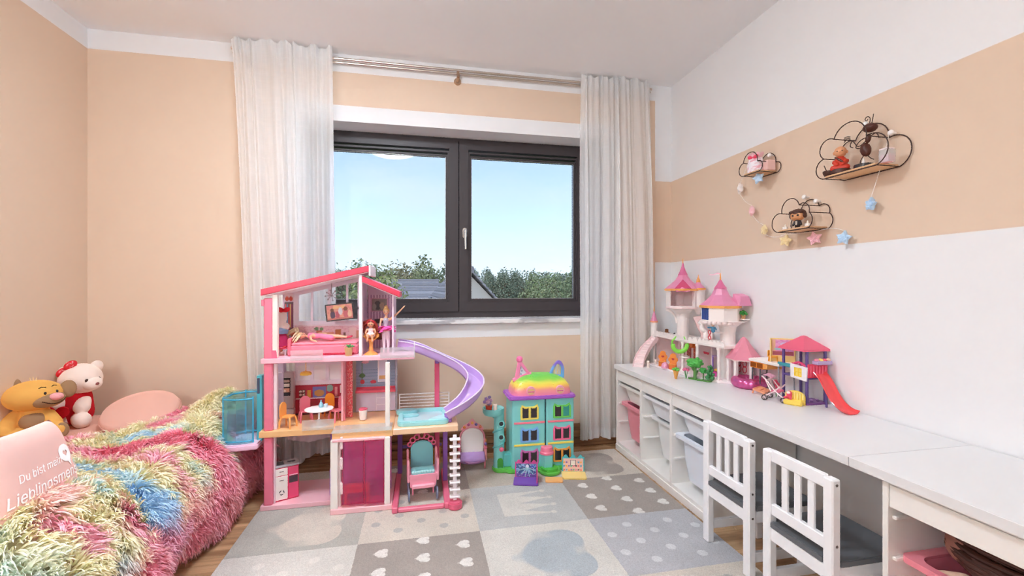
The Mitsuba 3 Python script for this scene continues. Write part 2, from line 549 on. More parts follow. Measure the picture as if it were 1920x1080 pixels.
scene['sheer'] = {'type': 'blendbsdf', 'weight': mikit.proc(sheer(0.45)),
                  'a': {'type': 'thindielectric', 'int_ior': 1.02},
                  'b': {'type': 'principledthin', 'base_color': {'type': 'rgb', 'value': (0.95, 0.95, 0.95)}, 'roughness': 0.8, 'diff_trans': 1.0, 'spec_trans': 0.0, 'eta': 1.1}}


def curtain(key, x0, x1, bx0, bx1, y, z1, seed, hem_lift):
    r = np.random.default_rng(seed)
    nu, nv = 260, 90
    nf = 7
    ph = r.uniform(0, 6.28, 4)

    def fn(u, v, tape=False):
        z = z1 - v * (z1 - 0.055) + hem_lift(u) * v ** 3
        spread = v ** 0.8
        g = u + 0.035 * np.sin(2 * np.pi * 2.3 * u + ph[0]) + 0.02 * np.sin(2 * np.pi * 5 * u + ph[1])
        xa = x0 + (x1 - x0) * g
        xb = bx0 + (bx1 - bx0) * g
        x = xa * (1 - spread) + xb * spread
        amp = 0.012 + 0.022 * np.clip(v * 3, 0, 1)
        fold = np.sin(2 * np.pi * nf * u + ph[2] + 0.6 * np.sin(2.2 * v + ph[3])) + 0.45 * np.sin(2 * np.pi * (nf * 2.6) * u + ph[0] + v)
        pleat = 0.55 * np.exp(-v * 9) * np.sin(2 * np.pi * 19 * u + ph[1])
        yy = y + amp * (0.62 * fold + pleat) + 0.006 * np.sin(7 * v + 9 * u)
        x = x + 0.006 * np.cos(2 * np.pi * nf * u + ph[2]) * np.clip(v * 4, 0, 1)
        zz = z + 0.012 * np.exp(-v * 30) * np.sin(2 * np.pi * 6.5 * u + ph[2])
        return np.stack([x, yy, zz], -1)

    def addgrid(name, va, vb, nvv, off=0.0):
        u, v = np.meshgrid(np.linspace(0, 1, nu), np.linspace(va, vb, nvv), indexing='ij')
        p = fn(u, v).reshape(-1, 3)
        p[:, 1] -= off
        i = np.arange(nu * nvv).reshape(nu, nvv)
        a, b, c, d = i[:-1, :-1].ravel(), i[1:, :-1].ravel(), i[1:, 1:].ravel(), i[:-1, 1:].ravel()
        m = trimesh.Trimesh(p, np.vstack([np.stack([a, b, c], 1), np.stack([a, c, d], 1)]), process=False)
        scene[name] = mikit.ply(m, 'sheer', smooth=True, uv=np.stack([u.ravel() * 0.55, v.ravel() * 2.4 / 2.0], 1))
        used.add(name)
    addgrid(key + '__cloth', 0, 1, nv)
    addgrid(key + '__heading', 0, 0.034, 6, 0.0025)
    addgrid(key + '__hem', 0.975, 0.999, 4, 0.002)


c1 = thing('curtain', 'sheer white curtain left of the window, behind the pink dollhouse', 'curtain')
curtain(c1, -1.065, -0.535, -0.955, -0.50, 2.748, 2.468, 3, lambda u: 0.02 + 0.02 * np.sin(9 * u))
c2 = thing('curtain', 'sheer white curtain in the right corner, behind the white storage bench', 'curtain')
curtain(c2, 1.018, 1.535, 1.015, 1.60, 2.762, 2.466, 8, lambda u: 0.012 * np.sin(7 * u))

# ================================================================ outside
def far_ground(p, n, uv):
    return mikit.mix((0.06, 0.10, 0.03), (0.16, 0.20, 0.07), mikit.fbm(p.x * 0.05, p.y * 0.05, 0.0, 4))


scene['meadow'] = two({'type': 'diffuse', 'reflectance': mikit.proc(far_ground)})
scene['ground'] = mikit.ply(grid(40, 40, lambda u, v: np.stack([-260 + 620 * u, 8 + 420 * v, -7 + 9 * np.clip(v - 0.25, 0, 1) + 2 * meshkit.noise(np.stack([u * 6, v * 6, 0 * u], -1))], -1)), 'meadow', smooth=True)
used.add('ground')
structure('ground')


def canopy(cx, cy, z0, h, r, n, leaf, c_dark, c_lite, seed, gap=1.0):
    """Crown of leaf sprays over a lumpy volume made of smaller boughs."""
    q = np.random.default_rng(seed)
    nb = 26
    d = q.normal(size=(nb, 3))
    d /= np.linalg.norm(d, axis=1, keepdims=True)
    d[:, 2] = np.abs(d[:, 2]) * 1.05 - 0.25
    cen = d * np.array([r, r, h * 0.5]) * q.uniform(0.45, 0.8, (nb, 1)) + [0, 0, h * 0.5]
    rad = q.uniform(0.30, 0.50, nb) * r
    k = q.choice(nb, n, p=rad ** 2 / (rad ** 2).sum())
    e = q.normal(size=(n, 3))
    e /= np.linalg.norm(e, axis=1, keepdims=True)
    p = cen[k] + e * (rad[k] * q.uniform(0.7, 1.08, n) * gap)[:, None]
    p[:, 2] = (p[:, 2] - np.percentile(p[:, 2], 1)) / (np.percentile(p[:, 2], 99.5) - np.percentile(p[:, 2], 1)) * h
    nrm = e + q.normal(size=(n, 3)) * 0.5
    nrm /= np.linalg.norm(nrm, axis=1, keepdims=True)
    t = np.cross(nrm, q.normal(size=(n, 3)))
    t /= np.linalg.norm(t, axis=1, keepdims=True)
    b = np.cross(nrm, t)
    s = leaf * q.uniform(0.6, 1.3, n)[:, None]
    v = np.stack([p - t * s, p + b * s * 0.6, p + t * s, p - b * s * 0.6], 1).reshape(-1, 3) + [cx, cy, z0]
    i = np.arange(n) * 4
    f = np.vstack([np.stack([i, i + 1, i + 2], 1), np.stack([i, i + 2, i + 3], 1)])
    mix = np.clip(0.5 + 0.35 * q.normal(size=n), 0, 1)[:, None]
    c = np.repeat(lin(c_dark) * (1 - mix) + lin(c_lite) * mix, 4, 0)
    return trimesh.Trimesh(v, f, process=False), c


def tree(label, cx, cy, top, h, r, cd, cl, seed, n=2600, leaf=None, group=None, trunk=True, gap=1.0, name='tree'):
    n = int(n * 1.9)
    k = thing(name, label, 'tree', group)
    m, c = canopy(cx, cy, top - h, h, r, n, leaf or r * 0.065, cd, cl, seed, gap)
    key = k + '__foliage'
    used.add(key)
    scene[key] = mikit.ply(m, 'leaf', smooth=False, color=c)
    q = np.random.default_rng(seed)
    base = top - h - 5
    br = [tube([(cx, cy, base), (cx + 0.1 * r, cy, top - h * 0.7), (cx, cy, top - h * 0.25)], [0.07 * r, 0.05 * r, 0.02 * r], 7)]
    for j in range(6):
        a = q.uniform(0, 6.28)
        br.append(tube([(cx, cy, top - h * 0.75 + 0.05 * j * h), (cx + 0.35 * r * math.cos(a), cy + 0.35 * r * math.sin(a), top - h * 0.5 + 0.05 * j * h), (cx + 0.7 * r * math.cos(a), cy + 0.7 * r * math.sin(a), top - h * 0.3 + 0.04 * j * h)], [0.03 * r, 0.02 * r, 0.008 * r], 5))
    put(k + '__trunk', cat(*br), '#5a4b3c', 'matte')


def outdoor(u_x, dist, elev):
    """A point at bearing u_x (metres across per metre ahead, from the room's y axis) and height elev per metre, dist ahead."""
    return u_x * dist, dist, EYE + elev * dist


DK, MD, LT = ('#66775a', '#96a486'), ('#7f9464', '#b2bd94'), ('#8fa05c', '#c6cb98')  # greens paled and greyed to put distance haze into the far crowns
trees = [
    # label, bearing, distance, elevation of the top, crown height, radius, colours, leaves, looseness
    ('thin pale tree with sparse leaves above the dollhouse roof', -0.165, 40, 0.056, 6.0, 2.2, ('#8f9a80', '#b9c0a6'), 260, 1.1),
    ('round airy tree standing just right of the sparse one, over the dollhouse roof ridge', -0.112, 59, 0.053, 8.0, 3.4, MD, 2600, 1.0),
    ('bright yellow-green tree in front of the grey roofs, left pane', -0.078, 20, 0.026, 5.0, 1.75, LT, 3800, 1.0),
    ('second bright yellow-green tree, just left of the grey roof', -0.070, 24.6, 0.016, 5.0, 1.35, LT, 3400, 1.0),
    ('brownish-green tree behind the bright trees of the left pane', -0.045, 72, 0.044, 11, 4.8, ('#83825f', '#b0a980'), 3000, 1.0),
    ('tallest round tree of the left pane, right of its middle', 0.006, 52, 0.060, 11, 3.2, ('#7a885c', '#aeb58a'), 3400, 1.0),
    ('dark green tree beside the window mullion in the left pane', 0.054, 61, 0.040, 10, 2.9, DK, 3000, 1.0),
    ('light green rounded tree in the lower middle of the right pane', 0.262, 62, 0.026, 9, 3.4, MD, 4200, 1.0),
    ('light green tree at the right of the right pane, before the woods', 0.315, 52, 0.026, 9, 3.1, MD, 3800, 1.0),
    ('tall dark conifer at the right edge of the right pane', 0.362, 56, 0.060, 11, 1.9, DK, 2600, 1.0),
    ('green tree under the conifer at the right edge of the right pane', 0.345, 46, 0.038, 9, 2.3, ('#728860', '#a0ae88'), 3000, 1.0),
]
for i, (lb, bxr, dist, el, h, r, (cd, cl), n, gp) in enumerate(trees):
    x, y, z = outdoor(bxr, dist, el)
    tree(lb, x, y, z, h, r, cd, cl, 100 + i, n=n, gap=gp, leaf=r * (0.05 if n < 500 else 0.06))
q = np.random.default_rng(77)
for i in range(25):                       # the wood on the far ridge, haze mixed into its greens
    b = 0.06 + 0.33 * i / 24 + q.uniform(-0.002, 0.002)
    dist = 96 + 12 * (i * 2 % 5) + q.uniform(-0.6, 0.6)
    el = 0.036 - 0.010 * max(0, (i - 9) / 14) + q.uniform(-0.003, 0.003)
    x, y, z = outdoor(b, dist, el)
    tree('dark green tree of the wood on the ridge seen through the right pane', x, y, z, 15, 3.9, *(('#6d7d68', '#97a58e') if i % 3 else ('#7d8c70', '#a9b498')), 200 + i, n=3600, group='trees of the ridge wood')


for i in range(14):                       # the tree belt behind the houses, left pane
    b = -0.215 + 0.245 * i / 13 + q.uniform(-0.002, 0.002)
    dist = 92 + 12 * (i * 2 % 5) + q.uniform(-0.6, 0.6)
    x, y, z = outdoor(b, dist, 0.036 + q.uniform(-0.006, 0.005))
    tree('olive green tree of the belt behind the grey roofs seen through the left pane', x, y, z, 13, 3.9, *(('#788560', '#a9b28a') if i % 2 else ('#8b9068', '#b8b990')), 300 + i, n=3000, group='trees of the belt in the left pane')


def roof_house(label, bx0_, dist, ridge_el, wid, dep, wall_h, rot, slope=0.8):
    """House with a tiled gable roof: ridge along its local x."""
    k = thing('house', label, 'house')
    x, y, z = outdoor(bx0_, dist, ridge_el)
    with frame(x, y, z, rot):
        d = dep / 2
        put(k + '__wall', ext([(-d, -d * slope - wall_h), (d, -d * slope - wall_h), (d, -d * slope), (0, -0.1), (-d, -d * slope)], -wid / 2 + 0.25, wid / 2 - 0.25, 'yz'), '#d9d6d0', 'matte', False)
        for sgn in (-1, 1):
            rf = []
            rows = 14
            ln = d * 1.12
            for j in range(rows):
                a, b = j / rows * ln, (j + 1.12) / rows * ln
                rf.append(hull([(sx * wid / 2, sgn * t, -t * slope + o) for sx in (-1, 1) for t, o in ((a, 0.05), (a, 0.12), (b, 0.08), (b, 0.18))]))
            rk = put(k + '__roof', rf[0], '#a3a3a9', 'matte', False)
            for m in rf[1:]:
                put(rk + '__tile_row', m, '#adadb3' if len(used) % 2 else '#98989e', 'matte', False)
            put(rk + '__skylight', hull([(sx, sgn * t, -t * slope + o) for sx in (1.0, 1.9) for t in (1.2, 2.4) for o in (0.1, 0.24)]), '#3a3f46', 'satin', False)
        put(k + '__ridge', cyl((-wid / 2, 0, 0.1), (wid / 2, 0, 0.1), 0.16, n=8), '#96969c', 'matte')
    return k


roof_house('house with a grey tiled roof seen at the foot of the left pane', 0.035, 34, 0.0035, 5.2, 9, 3, 2, 0.62)
roof_house('smaller grey-roofed house behind, above the dollhouse roof', -0.03, 44, 0.0138, 6, 8, 3, -4, 0.7)
roof_house('white gable house corner at the lower left of the right pane', 0.080, 22, 0.0286, 9, 3, 3, 92, 1.1)

# ================================================================ rug
RX = [-0.755, -0.255, 0.247, 0.742, 1.236]
RY = [2.70, 2.31, 1.90, 1.49, 1.08, 0.67]
CREAM, SAGE, TAUPE, MIST, DOTG = (0.66, 0.61, 0.54), (0.47, 0.465, 0.425), (0.395, 0.355, 0.325), (0.53, 0.54, 0.53), (0.48, 0.47, 0.44)
PALE, BLUEG, SILVER = (0.68, 0.665, 0.62), (0.45, 0.50, 0.53), (0.50, 0.505, 0.53)


def heart_mask(x, y, s, soft=0.03):
    """Heart of half-width s, its lobes towards +y."""
    x, y = x / s, y / s
    k = dr.square(x) + dr.square(y) - 0.72
    v = k * k * k - dr.square(x) * y * y * y
    return 1 - mikit.smoothstep(-soft, soft, v)


def rug_col(p, n, uv):
    jx = 0.003 * (mikit.noise(p.x * 300, p.y * 300, 1.0) - 0.5)
    jy = 0.003 * (mikit.noise(p.x * 300, p.y * 300, 5.0) - 0.5)
    x, y = p.x + jx, p.y + jy
    out = L(0.5)
    fld = [[PALE, PALE, PALE, CREAM], [SAGE, CREAM, MIST, TAUPE], [PALE, TAUPE, PALE, SILVER], [TAUPE, PALE, SAGE, CREAM], [CREAM, SAGE, PALE, TAUPE]]
    fld[0][0:3] = [CREAM, TAUPE, (0.55, 0.50, 0.43)]
    for r in range(5):
        for c in range(4):
            xa, xb, ya, yb = RX[c], RX[c + 1], RY[r + 1], RY[r]
            cell = (x >= (xa if c else -9)) & (x < (xb if c < 3 else 9)) & (y >= (ya if r < 4 else -9)) & (y < (yb if r else 9))
            col = L(*fld[r][c])
            lx, ly = x - (xa + xb) / 2, y - (ya + yb) / 2
            kind = {(0, 3): ('heart', TAUPE), (1, 0): ('heart', CREAM), (1, 1): ('dots', DOTG), (1, 2): ('crown', PALE), (1, 3): ('hearts', (0.80, 0.78, 0.74)), (2, 0): ('dots', (0.76, 0.74, 0.69)),
                    (2, 1): ('hearts', (0.80, 0.78, 0.74)), (2, 2): ('heart', BLUEG), (2, 3): ('dots', (0.68, 0.69, 0.71)), (0, 1): ('hearts', (0.80, 0.78, 0.74)), (3, 0): ('hearts', PALE), (3, 3): ('dots', DOTG), (4, 1): ('heart', PALE)}.get((r, c))
            if kind:
                k, kc = kind
                if k == 'heart':
                    m = heart_mask(ly * 0.95 + 0.012, lx + 0.0, 0.155)
                elif k in ('dots', 'hearts'):
                    px, py = (0.0985, 0.128) if k == 'dots' else (0.162, 0.122)
                    row = dr.floor((lx + 2.465 * px + px * 10) / px)
                    odd = row - 2 * dr.floor(row / 2)
                    fx = (lx + 2.465 * px + px * 10) / px - row - 0.5
                    g = ly / py + 0.5 * odd + 10
                    fy = g - dr.floor(g) - 0.5
                    cx_, cy_ = lx - fx * px, ly - fy * py
                    if k == 'hearts':
                        m = heart_mask(fy * py, fx * px, 0.029)
                    else:
                        m = 1 - mikit.smoothstep(0.017, 0.023, dr.sqrt(dr.square(fx * px) + dr.square(fy * py)))
                    m *= dr.select((dr.abs(cx_) < 0.222) & (dr.abs(cy_) < 0.186), 1.0, 0.0)
                else:                       # crown with three points towards +x
                    h = lx + 0.12
                    teeth = 0.10 + 0.13 * dr.abs(((ly + 0.11) / 0.073 - dr.floor((ly + 0.11) / 0.073)) * 2 - 1) * (1 + 0.25 * (1 - dr.abs(ly) / 0.11))
                    m = dr.select((dr.abs(ly) < 0.11 + 0.02 * h) & (h > 0) & (h < teeth), 1.0, 0.0)
                    for q in (-0.11, -0.037, 0.037, 0.11):
                        m = dr.maximum(m, 1 - mikit.smoothstep(0.012, 0.016, dr.sqrt(dr.square(ly - q) + dr.square(h - 0.235 - 0.02 * (abs(q) < 0.05)))))
                col = mikit.mix(col, L(*kc), m)
            out = dr.select(cell, col, out)
    v = mikit.fbm(p.x * 9, p.y * 9, 0.0, 3)
    f = mikit.fbm(p.x * 380, p.y * 380, 2.0, 2)
    return out * (0.90 + 0.2 * v) * (0.80 + 0.36 * f)


scene['rug_pile'] = two({'type': 'bumpmap', 'arbitrary': mikit.proc(lambda p, n, uv: mikit.fbm(p.x * 260, p.y * 260, 0.0, 2), 0.001), 'scale': 0.004,
                         'bsdf': {'type': 'diffuse', 'reflectance': mikit.proc(rug_col)}})
one_rug = thing('rug', 'short pile rug of grey, taupe and cream squares with hearts, dots and a crown', 'rug')
scene[one_rug] = mikit.ply(bx(RX[0], RX[-1], RY[-1], RY[0], 0.0, 0.011, 0.004), 'rug_pile')

# ================================================================ bed with the fluffy blanket
bed = thing('bed', 'low bed with a dusty pink fitted cover in the left corner', 'bed')
put(bed + '__mattress', bx(X0 + 0.02, -0.98, 0.55, Y1 - 0.03, 0.10, 0.380, 0.035), '#d3a596', 'fabric', 40)
put(bed + '__base', bx(X0 + 0.03, -1.0, 0.56, Y1 - 0.035, 0.0, 0.10, 0.004), '#e9e4de', 'satin')

BX, BT = -0.985, 0.390


def blanket_pt(s, t):
    """s: 0 at the wall-side edge, 1 at the hem on the floor; t: 0 at the back, 1 near the camera."""
    y = 2.66 - t * 1.72
    left = -1.30 - 0.10 * np.sin(t * 4.2) - 0.33 * np.clip((t - 0.30) / 0.25, 0, 1)
    back = np.clip(1 - t / 0.06, 0, 1)
    left = np.where(t < 0.3, -1.06 - 0.31 * np.clip(t / 0.24, 0, 1) ** 0.9, left + 0.0)
    w = BX - left
    side = 0.40
    q = s * (1 + 0 * t)
    top = q < 0.62
    a = np.clip(q / 0.62, 0, 1)
    b = np.clip((q - 0.62) / 0.38, 0, 1)
    bulge = 0.055 * np.sin(np.pi * b) + 0.05 * np.sin(9 * t + 0.6) * b + 0.055 * np.sin(17 * t + 2.0) * b * b
    wide = (0.02 + 0.03 * np.clip(t - 0.3, 0, 1)) * (1 - np.exp(-14 * b)) + 0.085 * (1 - np.exp(-5 * b)) + bulge * 0.8
    wide = wide * (1 - 0.85 * np.exp(-((y - 2.35) / 0.15) ** 4) * (1 - b) ** 2.2)
    x = np.where(top, left + a * w, BX + wide)
    edge = np.clip((a - 0.8) / 0.2, 0, 1)
    z = np.where(top, BT + 0.012 * (1 - edge), BT - (BT - 0.028) * b ** 1.15 - 0.02 * np.sin(np.pi * b))
    p = np.stack([x * 3.2, y * 3.2, 0 * x], -1)
    z = z + np.where(top, 1, 1 - b) * (0.075 * (meshkit.fbm(p, 3, 5) - 0.42) + 0.03 * np.sin(7 * y + 9 * x)) * np.clip(a * 6, 0, 1)
    z = z + 0.10 * np.exp(-((t - 0.02) / 0.10) ** 2) * np.exp(-((a - 0.75) / 0.3) ** 2) * np.where(top, 1, 1 - b)
    z = z + 0.065 * np.exp(-((x + 1.12) / 0.26) ** 2 - ((y - 1.32) / 0.24) ** 2) * np.where(top, 1, (1 - b) ** 2)
    z = np.maximum(z, (0.396 + 0.004 * np.sin(40 * x + 31 * y)) * (1 - b) ** 1.5)
    y = y + 0.03 * np.sin(8 * s + 3 * t)
    return np.stack([x, y, np.maximum(z, 0.02)], -1)


PINK, CORAL, CRM, SKYB, MINT = lin('#fcbfce'), lin('#f795a9'), lin('#fff4d2'), lin('#bfe0f7'), lin('#e2f3ee')


def dye(p):
    """Tie-dye patches running across the blanket in streaks."""
    r = math.radians(24)
    a = p[:, 0] * math.cos(r) + p[:, 1] * math.sin(r) + 0.1 * (meshkit.fbm(p * 3.0, 3, 12) - 0.5)
    b = -p[:, 0] * math.sin(r) + p[:, 1] * math.cos(r) - 0.5 * p[:, 2]
    q = np.stack([a * 2.9 + 3.3, b * 7.4, p[:, 2] * 3.5], -1)
    n = meshkit.fbm(q, 2, 21) * 1.6 - 0.315 + 0.12 * (meshkit.noise(p * 30, 3) - 0.5)
    side = np.clip((p[:, 0] + 0.95) / 0.09, 0, 1)[:, None]
    stops = np.array([0.0, 0.27, 0.35, 0.43, 0.54, 0.62, 0.74, 1.0])
    cols = np.array([SKYB, SKYB, MINT, CRM, CRM, PINK, CORAL, PINK])
    c = np.stack([np.interp(n, stops, cols[:, k]) for k in range(3)], 1)
    hem = PINK * 0.5 + CORAL * 0.5
    w = side * np.clip((0.31 - p[:, 2:3]) / 0.1, 0, 1) * 0.85
    return c * (1 - w) + hem * w


bk = thing('blanket', 'long-haired fluffy blanket in tie-dyed pink, blue, cream and mint, spilling off the bed', 'blanket')
put(bk + '__backing', grid(90, 150, lambda u, v: blanket_pt(u, v) - np.array([0.004, 0, 0.014]), -0.010), lambda v: dye(v) * 0.8, 'fabric', True)


def fur(n, seed=5):
    """Curved, tapering tufts of hair standing off the blanket, combed and clumped by noise."""
    r = np.random.default_rng(seed)
    s, t = r.uniform(0, 1, n), r.uniform(0, 1, n)
    e = 1e-3
    p = blanket_pt(s, t)
    du, dv = blanket_pt(s + e, t) - p, blanket_pt(s, t + e) - p
    nrm = np.cross(dv, du)
    nrm /= np.linalg.norm(nrm, axis=1, keepdims=True) + 1e-9
    nrm *= np.where((nrm[:, 2] + 0.6 * nrm[:, 0]) < 0, -1, 1)[:, None]
    clump = np.stack([meshkit.noise(p * 13, k) - 0.5 for k in (1, 2, 3)], 1)
    clump2 = np.stack([meshkit.noise(p * 48, k) - 0.5 for k in (4, 5, 6)], 1)
    lie = np.array([0.25, -0.55, -0.15]) + 2.4 * clump + 1.5 * clump2
    lie = lie - nrm * (lie * nrm).sum(1, keepdims=True)
    lie /= np.maximum(1, np.linalg.norm(lie, axis=1, keepdims=True) / 1.0)
    d = nrm * 0.85 + lie + r.normal(size=(n, 3)) * 0.20
    d /= np.linalg.norm(d, axis=1, keepdims=True)
    ln = r.uniform(0.036, 0.066, n)[:, None]
    m1 = p + d * ln * 0.38
    m2 = p + d * ln * 0.72 + lie * ln * 0.08 + np.array([0, 0, -0.06]) * ln
    tip = p + d * ln * 0.95 + lie * ln * 0.22 + np.array([0, 0, -0.22]) * ln + clump2 * 0.012
    for a in (m1, m2, tip):
        a[:, 2] = np.maximum(a[:, 2], 0.004)
    w = np.cross(d, r.normal(size=(n, 3)))
    w /= np.linalg.norm(w, axis=1, keepdims=True)
    w *= r.uniform(0.0018, 0.0046, n)[:, None]
    v = np.stack([p - w * 0.7, p + w * 0.7, m1 + w, m1 - w, m2 + w * 0.6, m2 - w * 0.6, tip], 1).reshape(-1, 3)
    i = np.arange(n) * 7
    f = np.vstack([np.stack([i + a, i + b, i + c], 1) for a, b, c in ((0, 1, 2), (0, 2, 3), (3, 2, 4), (3, 4, 5), (5, 4, 6))])
    c = dye(p)
    c = (c[:, None, :] * r.uniform(0.88, 1.12, n)[:, None, None] * np.ones(7)[None, :, None]).reshape(-1, 3)
    return trimesh.Trimesh(v, f, process=False), np.clip(c, 0, 0.96)


m_, c_ = fur(105000)
k_ = bk + '__pile'
used.add(k_)
scene[k_] = mikit.ply(m_, 'matte', smooth=False, color=c_)
labels[k_] = {'kind': 'stuff'}

# round cushion
with frame(-1.37, 2.54, 0.440, 6, rx=22):
    c = thing('cushion', 'round dusty pink velvet cushion lying at the back of the bed', 'cushion')
    put(c + '__cover', lathe([(0.0, -0.030), (0.10, -0.030), (0.148, -0.022), (0.157, -0.004), (0.157, 0.008), (0.148, 0.026), (0.10, 0.036), (0.0, 0.039)], 48), '#dfb0a2', 'fabric', 60)
    put(c + '__piping', tube(np.stack([0.158 * np.cos(np.linspace(0, 6.283, 60, False)), 0.158 * np.sin(np.linspace(0, 6.283, 60, False)), 0 * np.linspace(0, 1, 60)], 1), 0.004, 6, True), '#d29e90', 'fabric')


# pillow with the lettering
def pillow_pt(u, v, sgn, w=0.40, h=0.31, fat=0.075):
    a, b = u * 2 - 1, v * 2 - 1
    x = a * w / 2 * (1 - 0.07 * (1 - b ** 2) ** 1.0 * np.abs(a) ** 3)
    y = 0.045 + b * h / 2 * (1 - 0.07 * (1 - a ** 2) ** 1.0 * np.abs(b) ** 3)
    z = sgn * fat * ((1 - a ** 4) * (1 - b ** 4)) ** 0.55
    return np.stack([x, y, z], -1)


pl = thing('pillow', 'pale pink pillow with white lettering and a heart speech bubble', 'pillow')
PILLOW = at(-1.080, 1.475, 0.508, 89, 0.80, rx=71, ry=14) @ at(rz=11)
with frame(PILLOW):
    top, bot = grid(30, 30, lambda u, v: pillow_pt(u, v, 1)), grid(30, 30, lambda u, v: pillow_pt(u, v, -1))
    bot = trimesh.Trimesh(bot.vertices, bot.faces[:, ::-1], process=False)
    m = cat(top, bot)
    m.merge_vertices()
    put(pl + '__cover', m, '#e3b9b1', 'fabric', 60)

    def on_pillow(mesh, lift=0.0015):
        m = mesh if len(mesh.faces) > 4000 else mesh.subdivide_to_size(0.012)
        v = np.array(m.vertices)
        a, b = np.clip(v[:, 0] / 0.20, -0.99, 0.99), np.clip((v[:, 1] - 0.045) / 0.155, -0.99, 0.99)
        v[:, 2] = 0.075 * ((1 - a ** 4) * (1 - b ** 4)) ** 0.55 + lift + v[:, 2]
        return trimesh.Trimesh(v, m.faces, process=False)

    def script(text, h, shear=0.28):
        m = meshkit.text_mesh(text, h, 0.0008)
        v = np.array(m.vertices)
        v[:, 0] = v[:, 0] * 0.92 + shear * v[:, 1]
        return trimesh.Trimesh(v, m.faces, process=False)
    put(pl + '__lettering', cat(on_pillow(mv(script('Du bist mein', 0.026), -0.115, 0.02, 0, 4)), on_pillow(mv(script('Lieblingsmensch', 0.036), -0.165, -0.045, 0, 4))), '#ffffff', 'matte', False)
    bub = Point(0, 0).buffer(0.033).union(Polygon([(0.0, -0.03), (0.018, -0.026), (0.012, -0.052)])).difference(Polygon(heart_poly(0.014)))
    put(pl + '__bubble', on_pillow(mv(ext(bub, 0, 0.0008, 'xy'), 0.105, 0.062)), '#ffffff', 'matte', False)

# ================================================================ storage bench, desk tops, bins
FX, BXR = 1.258, 1.702        # front and back of the carcass
WH = '#eceae6'


def runner(k, y, z, sgn):
    put(k + '__runner', bx(FX + 0.012, BXR - 0.03, y, y + sgn * 0.012, z, z + 0.010, 0.002), WH, 'satin')


def unit(label, ys, z_runners):
    k = thing('storage_unit', label, 'storage unit')
    y0, y1 = ys[0], ys[-1]
    for i, y in enumerate(ys):
        put(k + '__side_panel' if i in (0, len(ys) - 1) else k + '__divider', bx(FX, BXR, y - (0.0 if i == len(ys) - 1 else 0) - (0.016 if i == len(ys) - 1 else 0 if i == 0 else 0.009), y + (0 if i == len(ys) - 1 else 0.016 if i == 0 else 0.009), 0.0, 0.531, 0.0015), WH, 'satin')
    put(k + '__back_panel', bx(BXR - 0.004, BXR, y0 + 0.004, y1 - 0.004, 0.03, 0.525), WH, 'satin', False)
    put(k + '__bottom_shelf', bx(FX + 0.002, BXR - 0.005, y0 + 0.017, y1 - 0.017, 0.038, 0.056, 0.001), WH, 'satin')
    put(k + '__plinth', bx(FX - 0.004, FX + 0.012, y0 + 0.001, y1 - 0.001, 0.0, 0.038, 0.0015), WH, 'satin')
    for a, b in zip(ys[:-1], ys[1:]):
        a_, b_ = a + (0.0165 if a == y0 else 0.0095), b - (0.0165 if b == y1 else 0.0095)
        put(k + '__fascia', bx(FX + 0.003, FX + 0.019, a_ + 0.001, b_ - 0.001, 0.458, 0.519, 0.0015), WH, 'satin')
        put(k + '__rail', bx(FX + 0.006, FX + 0.020, a_, b_, 0.520, 0.531, 0.001), WH, 'satin')
        for z in z_runners:
            runner(k, a_, z, 1)
            runner(k, b_, z, -1)
    return k


unit('white three-column storage bench with plastic bins along the right wall', [1.746, 2.072, 2.392, 2.722], (0.424, 0.302, 0.180))
unit('white storage unit at the right edge, holding the pink bin and the doll head', [0.30, 0.645, 1.002], (0.424, 0.312, 0.18))
one('desk_top', 'long white desk top over the storage bench, carrying the castle', 'desk top', bx(1.240, X1 - 0.004, 1.0865, 2.716, 0.5315, 0.560, 0.0015), '#dedfe0', 'satin')
one('desk_top', 'white desk top with nothing on it, nearest the camera', 'desk top', bx(1.240, X1 - 0.004, 0.25, 1.0845, 0.5315, 0.560, 0.0015), '#dedfe0', 'satin')


def bin_(label, ya, yb, ztop, depth, col, dx, group=None, inside=None):
    k = thing('storage_bin', label, 'bin', group)
    x0, x1 = FX + dx, FX + dx + 0.40
    ya, yb = ya + 0.012, yb - 0.012

    def ringp(ins, n=4):
        return rrect(x0 + ins, x1 - ins, ya + ins, yb - ins, 0.035, n)
    prof = [(0.018, 0), (0.016 + 0.020, -depth), (0.039 + 0.006, -depth), (0.045, -depth + 0.003)]
    rings = [(ringp(0.020), ztop - 0.001), (ringp(0.026), ztop - depth * 0.5), (ringp(0.040), ztop - depth)]
    inner = [(ringp(0.0430), ztop - depth + 0.003), (ringp(0.024), ztop - 0.001)]
    v, f = [], []
    allr = rings + inner
    n = len(allr[0][0])
    for pts, z in allr:
        v.append(np.column_stack([pts, np.full(n, z)]))
    v = np.vstack(v)
    for i in range(len(allr) - 1):
        if i == 2:
            continue
        for j in range(n):
            a, b = i * n + j, i * n + (j + 1) % n
            f += [[a, a + n, b + n], [a, b + n, b]]
    cb = len(v)
    v = np.vstack([v, [[(x0 + x1) / 2, (ya + yb) / 2, ztop - depth]], [[(x0 + x1) / 2, (ya + yb) / 2, ztop - depth + 0.003]]])
    for j in range(n):
        f += [[cb, 2 * n + (j + 1) % n, 2 * n + j], [cb + 1, 3 * n + j, 3 * n + (j + 1) % n]]
    put(k + '__body', trimesh.Trimesh(v, f, process=False), col, 'plastic', 40)
    outer = Polygon(rrect(x0, x1, ya - 0.006, yb + 0.006, 0.02, 5))
    put(k + '__rim', cat(ext(outer.difference(Polygon(ringp(0.022, 5))), ztop - 0.002, ztop + 0.005, 'xy'), ext(outer.difference(outer.buffer(-0.003)), ztop - 0.012, ztop - 0.002, 'xy')), col, 'plastic', 40)
    return k


